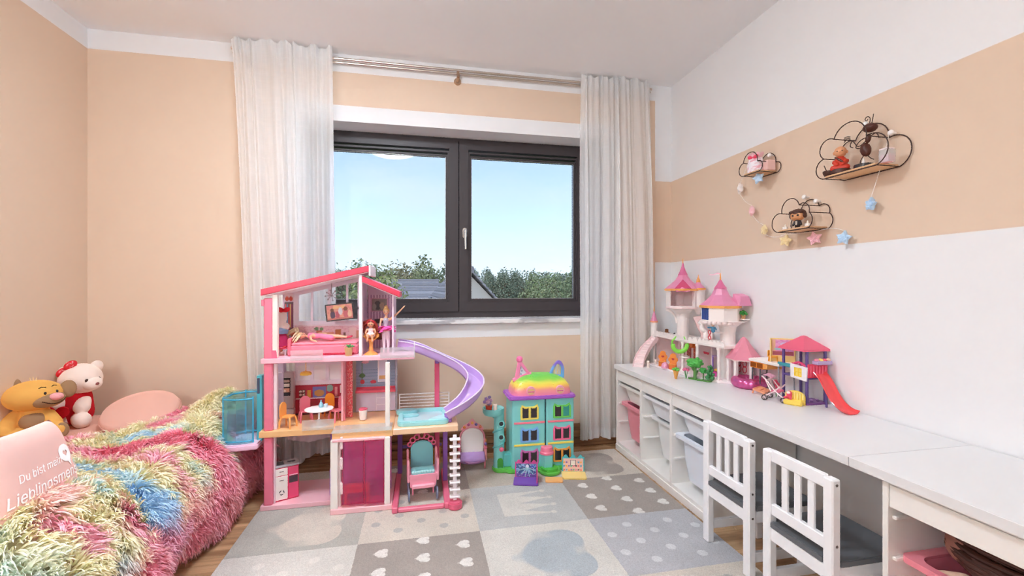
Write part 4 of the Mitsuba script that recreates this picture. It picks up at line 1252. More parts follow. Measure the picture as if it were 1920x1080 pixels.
# elevator on the left
el = put(hs + '__elevator_post', bx(-0.772, -0.748, 2.32, 2.36, 0.325, 0.640, 0.002), '#58bccb', 'plastic', label='turquoise elevator post')
put(el + '__screen', bx(-0.770, -0.758, 2.3185, 2.3205, 0.555, 0.628), '#3d4a66', 'gloss', False)
cabp = np.vstack([[(-0.778, 2.30)], arc(-0.842, 2.30, 0.066, 0, 0, 1), arc(-0.842, 2.335, 0.068, 300, 180, 8), [(-0.910, 2.40)], [(-0.83, 2.43)], [(-0.778, 2.43)]])
cabp = np.array([(-0.776, 2.285), (-0.80, 2.272), (-0.84, 2.266), (-0.88, 2.275), (-0.905, 2.292), (-0.912, 2.31), (-0.905, 2.40), (-0.86, 2.435), (-0.80, 2.44), (-0.776, 2.43)])
cab = put(hs + '__elevator_cabin', cat(ext(LineString(cabp).buffer(0.0016, cap_style=2), 0.335, 0.552, 'xy')), '#ffffff', 'clear_blue', False, label='clear blue elevator cabin')
for z in (0.540, 0.345):
    put(cab + '__hoop', tube(np.column_stack([cabp, np.full(len(cabp), z)]), 0.004, 8), '#3aa8cc', 'gloss', True)
for p in (cabp[0], cabp[4], cabp[7], cabp[-1]):
    put(cab + '__stile', cyl((p[0], p[1], 0.335), (p[0], p[1], 0.55), 0.004, n=8), '#3aa8cc', 'gloss')
put(hs + '__elevator_floor', flatbox(Polygon([(-0.748, 2.262), (-0.80, 2.252), (-0.85, 2.245), (-0.90, 2.255), (-0.935, 2.29), (-0.935, 2.40), (-0.88, 2.45), (-0.748, 2.45)]), 0.306, 0.333, 'xy', 0.006), '#efc8e0', 'plastic')
# ---------------------------------------------------------------- what stands in the dollhouse
k = thing('toy_bed', 'pink doll bed under the lattice window on the top floor', 'doll bed')
put(k + '__frame', bx(-0.628, -0.314, 2.33, 2.50, 0.728, 0.778, 0.008), '#ef8296', 'plastic')
put(k + '__headboard', bx(-0.640, -0.626, 2.33, 2.50, 0.728, 0.815, 0.006), '#ec7a8e', 'plastic')
put(k + '__mattress', bx(-0.624, -0.318, 2.334, 2.497, 0.778, 0.790, 0.005), '#f08fa0', 'plastic')
put(k + '__skirt', bx(-0.60, -0.33, 2.3275, 2.3295, 0.7285, 0.738), '#b8203c', 'plastic', False)
BL = lin('#e9c68c')
zb = 0.806
doll('fashion_doll', 'blond doll in a pink dress lying on the doll bed', dict(hd=(-0.590, 2.40, zb + 0.016), nk=(-0.566, 2.40, zb + 0.012), ch=(-0.536, 2.40, zb + 0.012), wa=(-0.508, 2.402, zb + 0.010), hp=(-0.478, 2.404, zb + 0.008), sl=(-0.545, 2.378, zb + 0.010), el=(-0.535, 2.350, zb - 0.003), hl=(-0.512, 2.335, zb - 0.008), sr=(-0.545, 2.424, zb + 0.010), er=(-0.515, 2.435, zb + 0.02), hr=(-0.485, 2.43, zb + 0.022),
     kl=(-0.425, 2.394, zb + 0.008), al=(-0.372, 2.392, zb + 0.002), tl=(-0.352, 2.390, zb + 0.006), kr=(-0.425, 2.412, zb + 0.008), ar=(-0.372, 2.410, zb + 0.002), tr=(-0.352, 2.408, zb + 0.006)), '#eab793', [[(-0.596, 2.40, zb + 0.02), (-0.605, 2.37, zb + 0.008), (-0.61, 2.345, zb - 0.008)], [(-0.596, 2.40, zb + 0.022), (-0.615, 2.41, zb + 0.012), (-0.618, 2.43, zb - 0.006)]], '#f0dcb4',
     clothes=[('dress', blob([(((-0.548, 2.402, zb + 0.012), 0.017), ((-0.510, 2.402, zb + 0.011), 0.012)), (((-0.510, 2.402, zb + 0.011), 0.0125), ((-0.448, 2.378, zb + 0.004), 0.013)), (((-0.510, 2.402, zb + 0.011), 0.0125), ((-0.448, 2.428, zb + 0.004), 0.013)), (((-0.448, 2.378, zb + 0.002), 0.0125), ((-0.448, 2.428, zb + 0.002), 0.0125))], 0.005, 3), '#ee8fb2', 'fabric')], shoes='#c42c4c', face=(0.25, -0.75, 0.6))
k = thing('night_table', 'small pink toy table with a red cloth left of the doll bed', 'toy table')
put(k + '__top', bx(-0.700, -0.648, 2.34, 2.41, 0.760, 0.768, 0.003), '#e86f8c', 'plastic')
put(k + '__cloth', grid(14, 10, lambda u, v: np.stack([-0.698 + 0.048 * u, 2.338 + 0.07 * v, 0.7700 + 0.004 * np.sin(7 * u + 5 * v)], -1), 0.0025), '#c83840', 'fabric', True)
for x, y in ((-0.695, 2.346), (-0.653, 2.346), (-0.695, 2.404), (-0.653, 2.404)):
    put(k + '__leg', cyl((x, y, 0.728), (x, y, 0.760), 0.003, n=8), '#d9cdd8', 'plastic')
doll('fashion_doll', 'second blond doll leaning by the pink headboard, in blue and white', dict(hd=(-0.636, 2.452, 0.838), nk=(-0.650, 2.452, 0.822), ch=(-0.672, 2.452, 0.808), wa=(-0.690, 2.452, 0.800), hp=(-0.704, 2.452, 0.790), sl=(-0.664, 2.432, 0.812), el=(-0.682, 2.418, 0.795), hl=(-0.698, 2.405, 0.776), sr=(-0.664, 2.472, 0.812), er=(-0.68, 2.48, 0.80), hr=(-0.69, 2.475, 0.785),
     kl=(-0.700, 2.445, 0.765), al=(-0.702, 2.444, 0.742), tl=(-0.698, 2.434, 0.738), kr=(-0.700, 2.465, 0.765), ar=(-0.702, 2.464, 0.742), tr=(-0.698, 2.454, 0.738)), '#eab793', [[(-0.632, 2.45, 0.848), (-0.650, 2.43, 0.84), (-0.672, 2.415, 0.822)], [(-0.632, 2.45, 0.85), (-0.62, 2.44, 0.83), (-0.625, 2.425, 0.81)]], '#f0dcb4',
     clothes=[('top', blob([(((-0.668, 2.452, 0.810), 0.0165), ((-0.695, 2.452, 0.797), 0.0145))], 0.005, 2), '#a9cfe0', 'fabric')], face=(0.5, -0.8, 0.1))
k = thing('plush_toy', 'small white plush with a red bow on the top floor of the dollhouse, left', 'plush toy')
put(k + '__body', blob([(((-0.690, 2.40, 0.905), 0.030), ((-0.688, 2.40, 0.93), 0.027)), (((-0.705, 2.395, 0.862), 0.020), ((-0.665, 2.395, 0.868), 0.019)), (((-0.690, 2.40, 0.905), 0.024), ((-0.688, 2.40, 0.865), 0.026))], 0.008, 4), '#f4ece4', 'fabric', 60)
put(k + '__dress', lathe([(0.030, 0.832), (0.034, 0.848), (0.024, 0.866)], 16, -0.686, 2.40), '#8da9cc', 'fabric')
for dx, rz in ((-0.014, 25), (0.014, -25)):
    put(k + '__bow', ell((-0.668 + dx, 2.372, 0.952), (0.017, 0.008, 0.012), 2, ry=rz), '#d32f3c', 'fabric', True)
put(k + '__bow_knot', ell((-0.668, 2.367, 0.952), 0.0065, 2), '#b8222e', 'fabric', True)
put(k + '__skirt', lathe([(0.034, 0.770), (0.028, 0.80), (0.018, 0.832)], 16, -0.682, 2.40), '#c23a6c', 'fabric')
put(k + '__stand', cyl((-0.682, 2.40, 0.7705), (-0.682, 2.40, 0.772), 0.03, n=16), '#d9cdd8', 'plastic') if False else put(k + '__feet', cat(ell((-0.692, 2.402, 0.7705 + 0.008), (0.008, 0.010, 0.0085), 2), ell((-0.672, 2.402, 0.7705 + 0.008), (0.008, 0.010, 0.0085), 2)), '#f4ece4', 'fabric', True)
k = thing('toy_handbag', 'tiny pink toy handbag at the front edge of the top floor', 'toy bag')
put(k + '__bag', hull([(x, y, z) for x, z in ((-0.704, 0.7275), (-0.668, 0.7275), (-0.673, 0.765), (-0.699, 0.765)) for y in (2.275, 2.295)]), '#e0688a', 'gloss')
put(k + '__handle', tube(arc3 if False else np.column_stack([-0.686 + 0.009 * np.cos(np.linspace(0, np.pi, 9)), np.full(9, 2.285), 0.765 + 0.013 * np.sin(np.linspace(0, np.pi, 9))]), 0.0015, 6), '#c8a0a8', 'metal')
k = thing('toy_television', 'tilted flat toy television with a picture of dolls on its screen', 'toy television')
with frame(at(-0.415, 2.43, 0.936, ry=-6)):
    put(k + '__case', flatbox(rrect(-0.070, 0.070, -0.044, 0.044, 0.004), 0, 0.008, 'xz', 0.001), '#2e2226', 'gloss')
    decal(k + '__screen', -0.063, 0.063, -0.038, 0.038, -0.0012, '#e3a58e', [('n', 90, 0.55, '#d98a86'), ('r', -0.03, 0.03, 0.018, 0.034, '#f0c48c'), ('e', -0.035, -0.012, 0.012, 0.022, '#4a3450'), ('e', -0.036, 0.012, 0.009, 0.010, '#6a4030'), ('e', -0.012, -0.015, 0.010, 0.018, '#b85468'), ('e', 0.004, 0.004, 0.010, 0.02, '#dfe3ea'), ('e', 0.03, -0.012, 0.014, 0.022, '#c86a72'), ('e', 0.03, 0.014, 0.010, 0.011, '#7a4a34'), ('e', 0.048, -0.014, 0.009, 0.02, '#f0d2b0'), ('r', -0.063, 0.063, -0.038, -0.030, '#c47a70')], 'gloss', 60, 40)
    put(k + '__arm', bx(0.066, 0.118, 0.002, 0.007, 0.004, 0.013, 0.001), '#3a3036', 'plastic')
k = thing('toy_chandelier', 'little silver starburst chandelier under the dollhouse roof', 'toy lamp')
put(k + '__stem', cyl((-0.455, 2.43, 1.030), (-0.455, 2.43, 1.086), 0.0022, n=8), '#9a8f92', 'plastic')
put(k + '__hub', ell((-0.455, 2.43, 1.022), 0.006, 2), '#8d8287', 'plastic', True)
for i in range(8):
    a = math.radians(i * 45 + 10)
    e = (-0.455 + 0.030 * math.cos(a), 2.43 + 0.006 * math.sin(3 * a), 1.022 + 0.026 * math.sin(a))
    s_ = put(k + '__spoke', cat(cyl((-0.455, 2.43, 1.022), e, 0.0016, n=6), ell(e, 0.0042, 1)), '#9d9296', 'plastic')
k = thing('toy_potted_plant', 'toy plant with curly green leaves in a tan pot on the top floor', 'toy plant')
put(k + '__pot', lathe([(0.015, 0.7275), (0.018, 0.75), (0.020, 0.768), (0.017, 0.768)], 20, -0.350, 2.292), '#cfa877', 'plastic')
q = np.random.default_rng(2)
for i in range(9):
    a, b = i * 0.7, q.uniform(0.4, 1.0)
    put(k + '__leaf', strip(smooth_path([(-0.350, 2.292, 0.766), (-0.350 + 0.014 * math.cos(a), 2.292 + 0.014 * math.sin(a), 0.766 + 0.016 * b), (-0.350 + 0.026 * math.cos(a), 2.292 + 0.022 * math.sin(a), 0.766 + 0.010 * b)], 6) + [0, 0, 0.0], smooth_path([(-0.346, 2.296, 0.766), (-0.343 + 0.014 * math.cos(a), 2.301 + 0.014 * math.sin(a), 0.768 + 0.016 * b), (-0.348 + 0.026 * math.cos(a), 2.296 + 0.022 * math.sin(a), 0.766 + 0.010 * b)], 6), 0.001), '#58a85c' if i % 2 else '#3f8f4c', 'plastic', True)
k = thing('toy_chair', 'orange toy pedestal chair with a red-haired doll sitting on it', 'toy chair')
put(k + '__pedestal', lathe([(0.034, 0.7275), (0.030, 0.733), (0.012, 0.745), (0.009, 0.775), (0.012, 0.795), (0.028, 0.806)], 20, -0.247, 2.315), '#f2a55e', 'plastic')
put(k + '__shell', grid(24, 10, lambda u, v: np.stack([-0.247 + (0.024 + 0.014 * v) * np.cos(np.pi * (1.0 * u)) , 2.318 + (0.024 + 0.010 * v) * np.sin(np.pi * u) - 0.004, 0.804 + v * (0.012 + 0.05 * np.sin(np.pi * u) ** 1.5)], -1), 0.003), '#f2a55e', 'plastic', True)
doll('small_doll', 'small doll with long red hair and a pale dress sitting on the orange toy chair', dict(hd=(-0.248, 2.312, 0.880), nk=(-0.248, 2.313, 0.862), ch=(-0.248, 2.314, 0.850), wa=(-0.248, 2.315, 0.836), hp=(-0.248, 2.314, 0.822), sl=(-0.266, 2.312, 0.852), el=(-0.272, 2.300, 0.838), hl=(-0.264, 2.288, 0.830), sr=(-0.230, 2.312, 0.852), er=(-0.224, 2.300, 0.838), hr=(-0.230, 2.288, 0.830),
     kl=(-0.258, 2.280, 0.824), al=(-0.260, 2.272, 0.802), tl=(-0.260, 2.264, 0.798), kr=(-0.238, 2.280, 0.824), ar=(-0.236, 2.272, 0.802), tr=(-0.236, 2.264, 0.798)), '#dd9d78', [[(-0.258, 2.318, 0.89), (-0.278, 2.318, 0.878), (-0.284, 2.316, 0.842)], [(-0.238, 2.318, 0.89), (-0.222, 2.320, 0.870), (-0.218, 2.318, 0.84)], [(-0.25, 2.322, 0.892), (-0.275, 2.325, 0.885), (-0.282, 2.325, 0.85)]], '#8a2a22', 0.85,
     clothes=[('dress', blob([(((-0.248, 2.314, 0.850), 0.0135), ((-0.248, 2.314, 0.828), 0.0135)), (((-0.258, 2.300, 0.826), 0.0125), ((-0.238, 2.300, 0.826), 0.0125))], 0.005, 2), '#f3d3d6', 'fabric'), ('hairband', tube(np.column_stack([-0.248 + 0.0175 * np.cos(np.linspace(0, np.pi, 12)), 2.308 + 0 * np.linspace(0, 1, 12), 0.882 + 0.0175 * np.sin(np.linspace(0, np.pi, 12))]), 0.0025, 6), '#c2283a', 'plastic')], headr=0.0165)
J = dict(hd=(-0.176, 2.345, 0.940), nk=(-0.176, 2.346, 0.918), ch=(-0.177, 2.346, 0.894), wa=(-0.177, 2.346, 0.868), hp=(-0.177, 2.346, 0.846), sl=(-0.200, 2.345, 0.902), el=(-0.206, 2.340, 0.872), hl=(-0.203, 2.330, 0.842), sr=(-0.152, 2.345, 0.903), er=(-0.122, 2.338, 0.928), hr=(-0.089, 2.330, 0.962),
         kl=(-0.187, 2.345, 0.792), al=(-0.186, 2.347, 0.745), tl=(-0.188, 2.335, 0.7325), kr=(-0.166, 2.345, 0.792), ar=(-0.166, 2.347, 0.745), tr=(-0.165, 2.335, 0.7325))
q = np.random.default_rng(6)
tut = []
for i in range(42):
    a = i / 42 * 2 * np.pi
    r_ = q.uniform(0.030, 0.052)
    zz = q.uniform(0.832, 0.858)
    c0, c1_ = np.array([-0.177, 2.346, 0.866]), np.array([-0.177 + r_ * math.cos(a), 2.346 + 0.8 * r_ * math.sin(a), zz])
    t_ = np.array([-math.sin(a), math.cos(a), 0]) * 0.012
    tut.append(strip([c0 - t_ * 0.3, (c0 + c1_) / 2 - t_ * 0.7 + [0, 0, 0.006], c1_ - t_], [c0 + t_ * 0.3, (c0 + c1_) / 2 + t_ * 0.7 + [0, 0, 0.006], c1_ + t_ + [0, 0, 0.006]], 0.0008))
doll('fashion_doll', 'standing ballerina doll in a pink tutu with one arm raised', J, '#edba96', [[(-0.176, 2.352, 0.958), (-0.176, 2.362, 0.950), (-0.176, 2.362, 0.925)]], '#e6bd7e', clothes=[('bodice', blob([((J['ch'], 0.0165), (J['wa'], 0.0115)), ((J['wa'], 0.0115), ((-0.177, 2.346, 0.852), 0.0155))], 0.005, 2), '#b9b4c4', 'satin'), ('tutu', cat(*tut), '#e95aa8', 'fabric'), ('bun', ell((-0.176, 2.352, 0.962), 0.0095, 2), '#e6bd7e', 'plastic'),
     ('leggings', blob([(((-0.185, 2.345, 0.835), 0.0135), (J['kl'], 0.0088)), ((J['kl'], 0.0088), (J['al'], 0.0058)), (((-0.169, 2.345, 0.835), 0.0135), (J['kr'], 0.0088)), ((J['kr'], 0.0088), (J['ar'], 0.0058))], 0.006, 2), '#ecd9e6', 'fabric')], shoes='#e8a0c0')
# middle floor
def toy_chair(label, x, y, rz, col):
    k = thing('toy_chair', label, 'toy chair', 'doll dining chairs round the white toy table')
    with frame(x, y, 0.3855, rz):
        put(k + '__seat', flatbox(rrect(-0.026, 0.026, -0.026, 0.024, 0.010), 0.050, 0.056, 'xy', 0.001), col, 'plastic')
        put(k + '__backrest', flatbox(np.vstack([[(-0.025, 0.052), (0.025, 0.052)], arc(0, 0.096, 0.025, 0, 180, 12, 0.026)]), 0.024, 0.030, 'xz', 0.001), col, 'plastic')
        for sx, sy in ((-1, -1), (1, -1), (-1, 1), (1, 1)):
            put(k + '__leg', tube([(sx * 0.021, sy * 0.021, 0.052), (sx * 0.0255, sy * 0.0255, 0.034), (sx * 0.028, sy * 0.028, 0.0)], [0.004, 0.0045, 0.0038], 8), col, 'plastic')
    return k


toy_chair('orange toy chair at the left front of the doll table', -0.632, 2.318, 72, '#f4a95c')
toy_chair('pink toy chair behind the doll table, left', -0.575, 2.412, 22, '#ec7f95')
toy_chair('orange toy chair behind the doll table, by the red counter', -0.478, 2.45, -12, '#f0962f')
toy_chair('pink toy chair right of the doll table, by the partition', -0.422, 2.385, -48, '#ee8a9c')
k = thing('toy_table', 'round white toy pedestal table on the middle floor of the dollhouse', 'toy table')
put(k + '__top', lathe([(0.060, 0.462), (0.066, 0.465), (0.066, 0.468), (0.060, 0.470)], 36, -0.492, 2.32), '#f4f2f2', 'plastic')
put(k + '__pedestal', lathe([(0.044, 0.3855), (0.040, 0.390), (0.012, 0.398), (0.005, 0.42), (0.005, 0.462)], 28, -0.492, 2.32), '#f1efef', 'plastic')
one('toy_vase', 'tiny blue vase on the white toy table', 'toy vase', lathe([(0.009, 0.4702), (0.0125, 0.478), (0.008, 0.490), (0.003, 0.498), (0.004, 0.506)], 16, -0.486, 2.335), '#8fc4d4', 'gloss')
one('toy_cup', 'tiny pale cup beside the blue vase on the toy table', 'toy cup', lathe([(0.006, 0.4702), (0.009, 0.476), (0.010, 0.488), (0.008, 0.488), (0.006, 0.478)], 16, -0.462, 2.325), '#c9dfe8', 'gloss')
k = thing('toy_pendant_lamp', 'golden dish-shaped pendant lamp over the toy table', 'toy lamp')
put(k + '__cord', cyl((-0.562, 2.36, 0.642), (-0.562, 2.36, 0.704), 0.0018, n=8), '#e0b25a', 'plastic')
put(k + '__shade', lathe([(0.012, 0.626), (0.026, 0.629), (0.0275, 0.636), (0.022, 0.643), (0.004, 0.648)], 24, -0.562, 2.36), '#e0b04e', 'plastic')
k = thing('toy_bin', 'white toy waste bin with a pink lid in the dollhouse bathroom', 'toy bin')
put(k + '__body', lathe([(0.017, 0.386), (0.021, 0.43), (0.021, 0.436)], 20, -0.293, 2.38), '#efe9ec', 'plastic')
put(k + '__lid', cat(lathe([(0.0215, 0.436), (0.0215, 0.442), (0.012, 0.446)], 20, -0.293, 2.38)), '#e06a80', 'plastic')
# ground floor kitchen unit
k = thing('toy_kitchen', 'pink and white toy kitchen unit with sink and oven on the ground floor', 'toy kitchen')
with frame(-0.652, 2.345, 0.0345, 24):
    put(k + '__cabinet', bx(-0.050, 0.056, -0.028, 0.040, 0, 0.160, 0.002), '#d23a5e', 'plastic')
    put(k + '__worktop', bx(-0.053, 0.059, -0.032, 0.042, 0.160, 0.170, 0.002), '#a7a3a8', 'satin')
    put(k + '__sink', bx(-0.044, -0.006, -0.020, 0.026, 0.1695, 0.1712), '#6d6a70', 'metal', False)
    put(k + '__tap', tube(smooth_path([(-0.025, 0.030, 0.170), (-0.025, 0.030, 0.192), (-0.025, 0.016, 0.197), (-0.025, 0.008, 0.190)], 10), 0.0022, 8), '#c8c4c8', 'metal')
    put(k + '__drawer_front', bx(-0.047, 0.006, -0.0305, -0.028, 0.122, 0.156, 0.001), '#f3ece6', 'plastic')
    dfr = put(k + '__door', bx(-0.047, 0.006, -0.0305, -0.028, 0.006, 0.119, 0.001), '#f3ece6', 'plastic')
    for i in range(3):
        a = math.radians(90 + 120 * i)
        put(dfr + '__recycling_arrow', ext(Polygon(np.vstack([arc(-0.020, 0.040, 0.012, 100 + 120 * i, 180 + 120 * i, 6), arc(-0.020, 0.040, 0.008, 180 + 120 * i, 100 + 120 * i, 6)])), -0.0312, -0.0304), '#4a4448', 'matte', False)
    for z in (0.140, 0.098):
        put(k + '__handle', bx(-0.030, -0.012, -0.033, -0.0305, z, z + 0.003), '#8a7f84', 'metal', False)
    put(k + '__oven', bx(0.009, 0.053, -0.0305, -0.028, 0.006, 0.156, 0.001), '#de4a74', 'plastic')
    put(k + '__oven_window', bx(0.012, 0.051, -0.0315, -0.0305, 0.080, 0.112, 0.0004), '#3a2030', 'gloss')
    put(k + '__oven_handle', bx(0.013, 0.050, -0.034, -0.031, 0.116, 0.119), '#f0c8d4', 'plastic', False)
    for x in (0.018, 0.036):
        put(k + '__burner', cyl((x, 0.005, 0.170), (x, 0.005, 0.172), 0.010, n=16), '#4a464c', 'plastic')
k = thing('toy_bench', 'orange toy bench behind the clear pink dollhouse doors', 'toy bench')
put(k + '__seat', bx(-0.365, -0.245, 2.21, 2.245, 0.085, 0.122, 0.005), '#f09a3c', 'plastic')
for x in (-0.358, -0.258):
    put(k + '__leg', bx(x, x + 0.012, 2.213, 2.242, 0.0365, 0.086, 0.002), '#ee9234', 'plastic')
for i in range(6):
    put(k + '__slot', ell((-0.330 + i * 0.012, 2.2098, 0.110), (0.0035, 0.001, 0.006), 1), '#a8541c', 'plastic', True)
# stroller under the pool deck
def wheel(c, r, ax=(1, 0, 0), w=0.006, n=20):
    c, ax = np.array(c, float), np.array(ax, float)
    a, b, _ = basis(ax)
    t = np.linspace(0, 2 * np.pi, n, endpoint=False)
    rim = tube(c + r * 0.86 * (np.cos(t)[:, None] * a + np.sin(t)[:, None] * b), r * 0.14, 8, True)
    sp = [cyl(c, c + r * 0.85 * (math.cos(q) * a + math.sin(q) * b), r * 0.06, n=5) for q in np.arange(6) * np.pi / 3]
    return rim, cat(cyl(c - ax * w / 2, c + ax * w / 2, r * 0.2, n=10), *sp)


k = thing('doll_stroller', 'pink doll stroller with a turquoise seat parked under the pool deck', 'doll stroller')
with frame(0.006, 2.265, R, 4):
    put(k + '__body', cat(hull([(x, y, z) for x, y, z in ((-0.062, -0.05, 0.075), (0.062, -0.05, 0.075), (-0.066, -0.055, 0.135), (0.066, -0.055, 0.135), (-0.062, 0.055, 0.075), (0.062, 0.055, 0.075), (-0.066, 0.06, 0.135), (0.066, 0.06, 0.135))])), '#ef9fb4', 'plastic')
    put(k + '__footrest', bx(-0.056, 0.056, -0.066, -0.048, 0.070, 0.090, 0.005), '#f0a8ba', 'plastic')
    for s in (-1, 1):
        put(k + '__side', flatbox([(-0.055, 0.10), (0.055, 0.09), (0.060, 0.22), (0.04, 0.235), (0.015, 0.205), (-0.03, 0.20), (-0.062, 0.212)], s * 0.076, s * 0.066, 'yz', 0.003), '#f0a6ba', 'plastic')
    put(k + '__seat', blob([(((-0.045, 0.0, 0.140), 0.014), ((0.045, 0.0, 0.140), 0.014)), (((-0.045, -0.035, 0.136), 0.012), ((0.045, -0.035, 0.136), 0.012)), (((-0.045, 0.0, 0.140), 0.014), ((-0.045, -0.035, 0.136), 0.012)), (((0.045, 0.0, 0.140), 0.014), ((0.045, -0.035, 0.136), 0.012))], 0.008, 2), '#8fcdd2', 'fabric', 60)
    put(k + '__backrest', flatbox(np.vstack([[(-0.056, 0.13), (0.056, 0.13)], arc(0, 0.225, 0.056, 0, 180, 20, 0.042)]), 0.045, 0.058, 'xz', 0.004), '#86cad0', 'fabric')
    for i in range(8):
        put(k + '__fringe', ell((-0.049 + i * 0.014, -0.045, 0.145), (0.008, 0.006, 0.008), 1), '#a8dcde', 'fabric', True)
    for i, (x, z, r) in enumerate(((0, 0.292, 0.016), (-0.024, 0.284, 0.013), (0.024, 0.284, 0.013), (-0.045, 0.270, 0.013), (0.045, 0.270, 0.013), (-0.060, 0.250, 0.010), (0.060, 0.250, 0.010))):
        put(k + '__crest', tube(np.column_stack([x + r * np.cos(np.linspace(0, 6.283, 20, False)), np.full(20, 0.056), z + r * np.sin(np.linspace(0, 6.283, 20, False))]), 0.0042, 8, True), '#e0688c', 'plastic', True)
    for x in (-0.056, 0.056):
        for y in (-0.04, 0.05):
            rim, hub = wheel((x + (0.012 if x > 0 else -0.012), y, 0.034), 0.032)
            w_ = put(k + '__wheel', rim, '#77839c', 'plastic', True)
            put(w_ + '__hub', hub, '#8f9ab2', 'plastic')
    for x in (-0.05, 0.05):
        put(k + '__axle_strut', cyl((x, -0.04, 0.034), (x, -0.035, 0.08), 0.004, n=8), '#ee9ab0', 'plastic')

# ================================================================ turquoise toy house
TQ, TQD, GRN = '#84d4d0', '#68c0bd', '#68c656'
th_ = thing('toy_house', 'turquoise three-storey toy house with a rainbow roof, pointed ears and a side tower', 'toy house')
TX0, TX1, TYF, TYB = 0.503, 0.872, 2.452, 2.64


def H(name, mesh, col, mat='plastic', smooth=32, label=None):
    return put(th_ + '__' + name, mesh, col, mat, smooth, label)


H('green_base', flatbox(unary_union([Point(0.45, 2.515).buffer(0.052), Point(0.715, 2.425).buffer(0.062), Polygon(rrect(0.47, 0.885, 2.44, 2.65, 0.03))]).buffer(0.012).buffer(-0.012), R, 0.034, 'xy', 0.006), GRN)
for xa, xb in ((TX0, 0.6985), (0.7015, TX1)):
    shape = Polygon(rrect(xa, xb, TYF, TYB, 0.012))
    wins = []
    hf = put(th_ + '__shell', flatbox(shape, 0.034, 0.425, 'xy', 0.003), TQ)
    left = xa < 0.6
    for j, (zc, c) in enumerate(((0.350, '#f2e06a' if left else '#6fc95c'), (0.222, '#7fb4ea' if left else '#ef6f98'), (0.098, '#c96fb0' if left else '#f0a14c'))):
        xm = 0.604 if left else 0.797
        fr_ = put(hf + '__window', ext(Polygon(rrect(xm - 0.053, xm + 0.053, zc - 0.040, zc + 0.034, 0.006)).union(Polygon([(xm - 0.05, zc + 0.03), (xm - 0.046, zc + 0.046), (xm - 0.02, zc + 0.032)])).union(Polygon([(xm + 0.05, zc + 0.03), (xm + 0.046, zc + 0.046), (xm + 0.02, zc + 0.032)])), TYF - 0.005, TYF + 0.001, 'xz'), c, 'plastic', False)
        for s in (-1, 1):
            w_ = Polygon([(xm + s * 0.007, zc - 0.029), (xm + s * 0.042, zc - 0.029), (xm + s * 0.042, zc + 0.034), (xm + s * 0.032, zc + 0.024), (xm + s * 0.014, zc + 0.024), (xm + s * 0.007, zc + 0.030)])
            put(fr_ + '__opening', ext(w_, TYF - 0.0062, TYF - 0.0048, 'xz'), '#2a2124' if not (left is False and j == 0 and s == 1) else '#2f8f80', 'gloss', False)
    for z, c in ((0.292, '#ef7f92'), (0.166, '#f3dd63')):
        put(hf + '__band', bx(xa + 0.010, xb - 0.004, TYF - 0.004, TYF + 0.001, z - 0.006, z + 0.006, 0.002), c)
H('slit', bx(0.6985, 0.7015, TYF + 0.004, TYB - 0.01, 0.034, 0.42), '#2b4a50', 'matte', False)
H('eave', flatbox(Polygon(rrect(TX0 - 0.022, TX1 + 0.008, TYF - 0.020, TYB + 0.006, 0.022)), 0.425, 0.445, 'xy', 0.006), '#a55fc0')


def rainbow(v):
    t = np.clip((v[:, 2] - 0.445) / 0.110 + 0.03 * np.sin(v[:, 0] * 60), 0, 1)
    st = np.array([0, 0.30, 0.48, 0.62, 0.80, 1.0])
    cs = np.array([lin('#f58fb6'), lin('#f59a92'), lin('#f8d25c'), lin('#efe45e'), lin('#8ed957'), lin('#6fd05a')])
    return np.stack([np.interp(t, st, cs[:, k]) for k in range(3)], 1)


def roof_pt(u, v):
    """Rounded roof: a dome squared off at its plan."""
    a = u * 2 * np.pi
    c, s = np.cos(a), np.sin(a)
    e = 0.42
    px, py = np.sign(c) * np.abs(c) ** e, np.sign(s) * np.abs(s) ** e
    ph = v * np.pi / 2
    rr = np.cos(ph) ** 0.75
    return np.stack([0.686 + px * 0.178 * rr, 2.546 + py * 0.098 * rr, 0.445 + 0.112 * np.sin(ph) ** 0.9], -1)


rf_ = H('roof', grid(96, 24, roof_pt), rainbow, 'plastic', True)
for i in range(26):
    q = np.random.default_rng(i)
    u, v = 0.5 + q.uniform(0.03, 0.47), q.uniform(0.1, 0.75)
    p = roof_pt(np.array(u), np.array(v))
    put(rf_ + '__stud', ell(p, (0.004, 0.004, 0.004), 1), lambda vv: rainbow(vv) * 1.05, 'plastic', True)
for i, xm in enumerate((0.612, 0.785)):
    y = 2.452
    rd = put(rf_ + '__round_window', cyl((xm, y - 0.006, 0.472), (xm, y + 0.03, 0.476), 0.026, n=28), '#f3a9c4')
    put(rd + '__pane', cyl((xm, y - 0.0075, 0.472), (xm, y - 0.006, 0.472), 0.021, n=28), '#e7b58a', 'gloss')
    put(rd + '__sill', bx(xm - 0.019, xm + 0.019, y - 0.0090, y - 0.0065, 0.466, 0.471, 0.001), '#d0559a')
hat = np.array([(0.560, 0.528), (0.630, 0.553), (0.582, 0.615), (0.572, 0.642), (0.556, 0.640), (0.551, 0.610)])
ht = H('hat', flatbox(Polygon([(0.532, 0.515), (0.632, 0.552), (0.572, 0.635), (0.556, 0.635)]).difference(Polygon([(0.562, 0.545), (0.605, 0.560), (0.570, 0.608)])), 2.525, 2.545, 'xz', 0.003), '#f28fb8')
put(ht + '__brim', tube([(0.524, 2.535, 0.520), (0.575, 2.535, 0.536), (0.634, 2.535, 0.556)], 0.0115, 10), '#f28fb8')
put(ht + '__pompom', ell((0.564, 2.535, 0.642), 0.019, 3), '#f27fae', 'fabric', True)
put(ht + '__panel', ext([(0.562, 0.545), (0.605, 0.560), (0.570, 0.608)], 2.533, 2.538, 'xz'), '#d9dbe6', 'plastic', False)
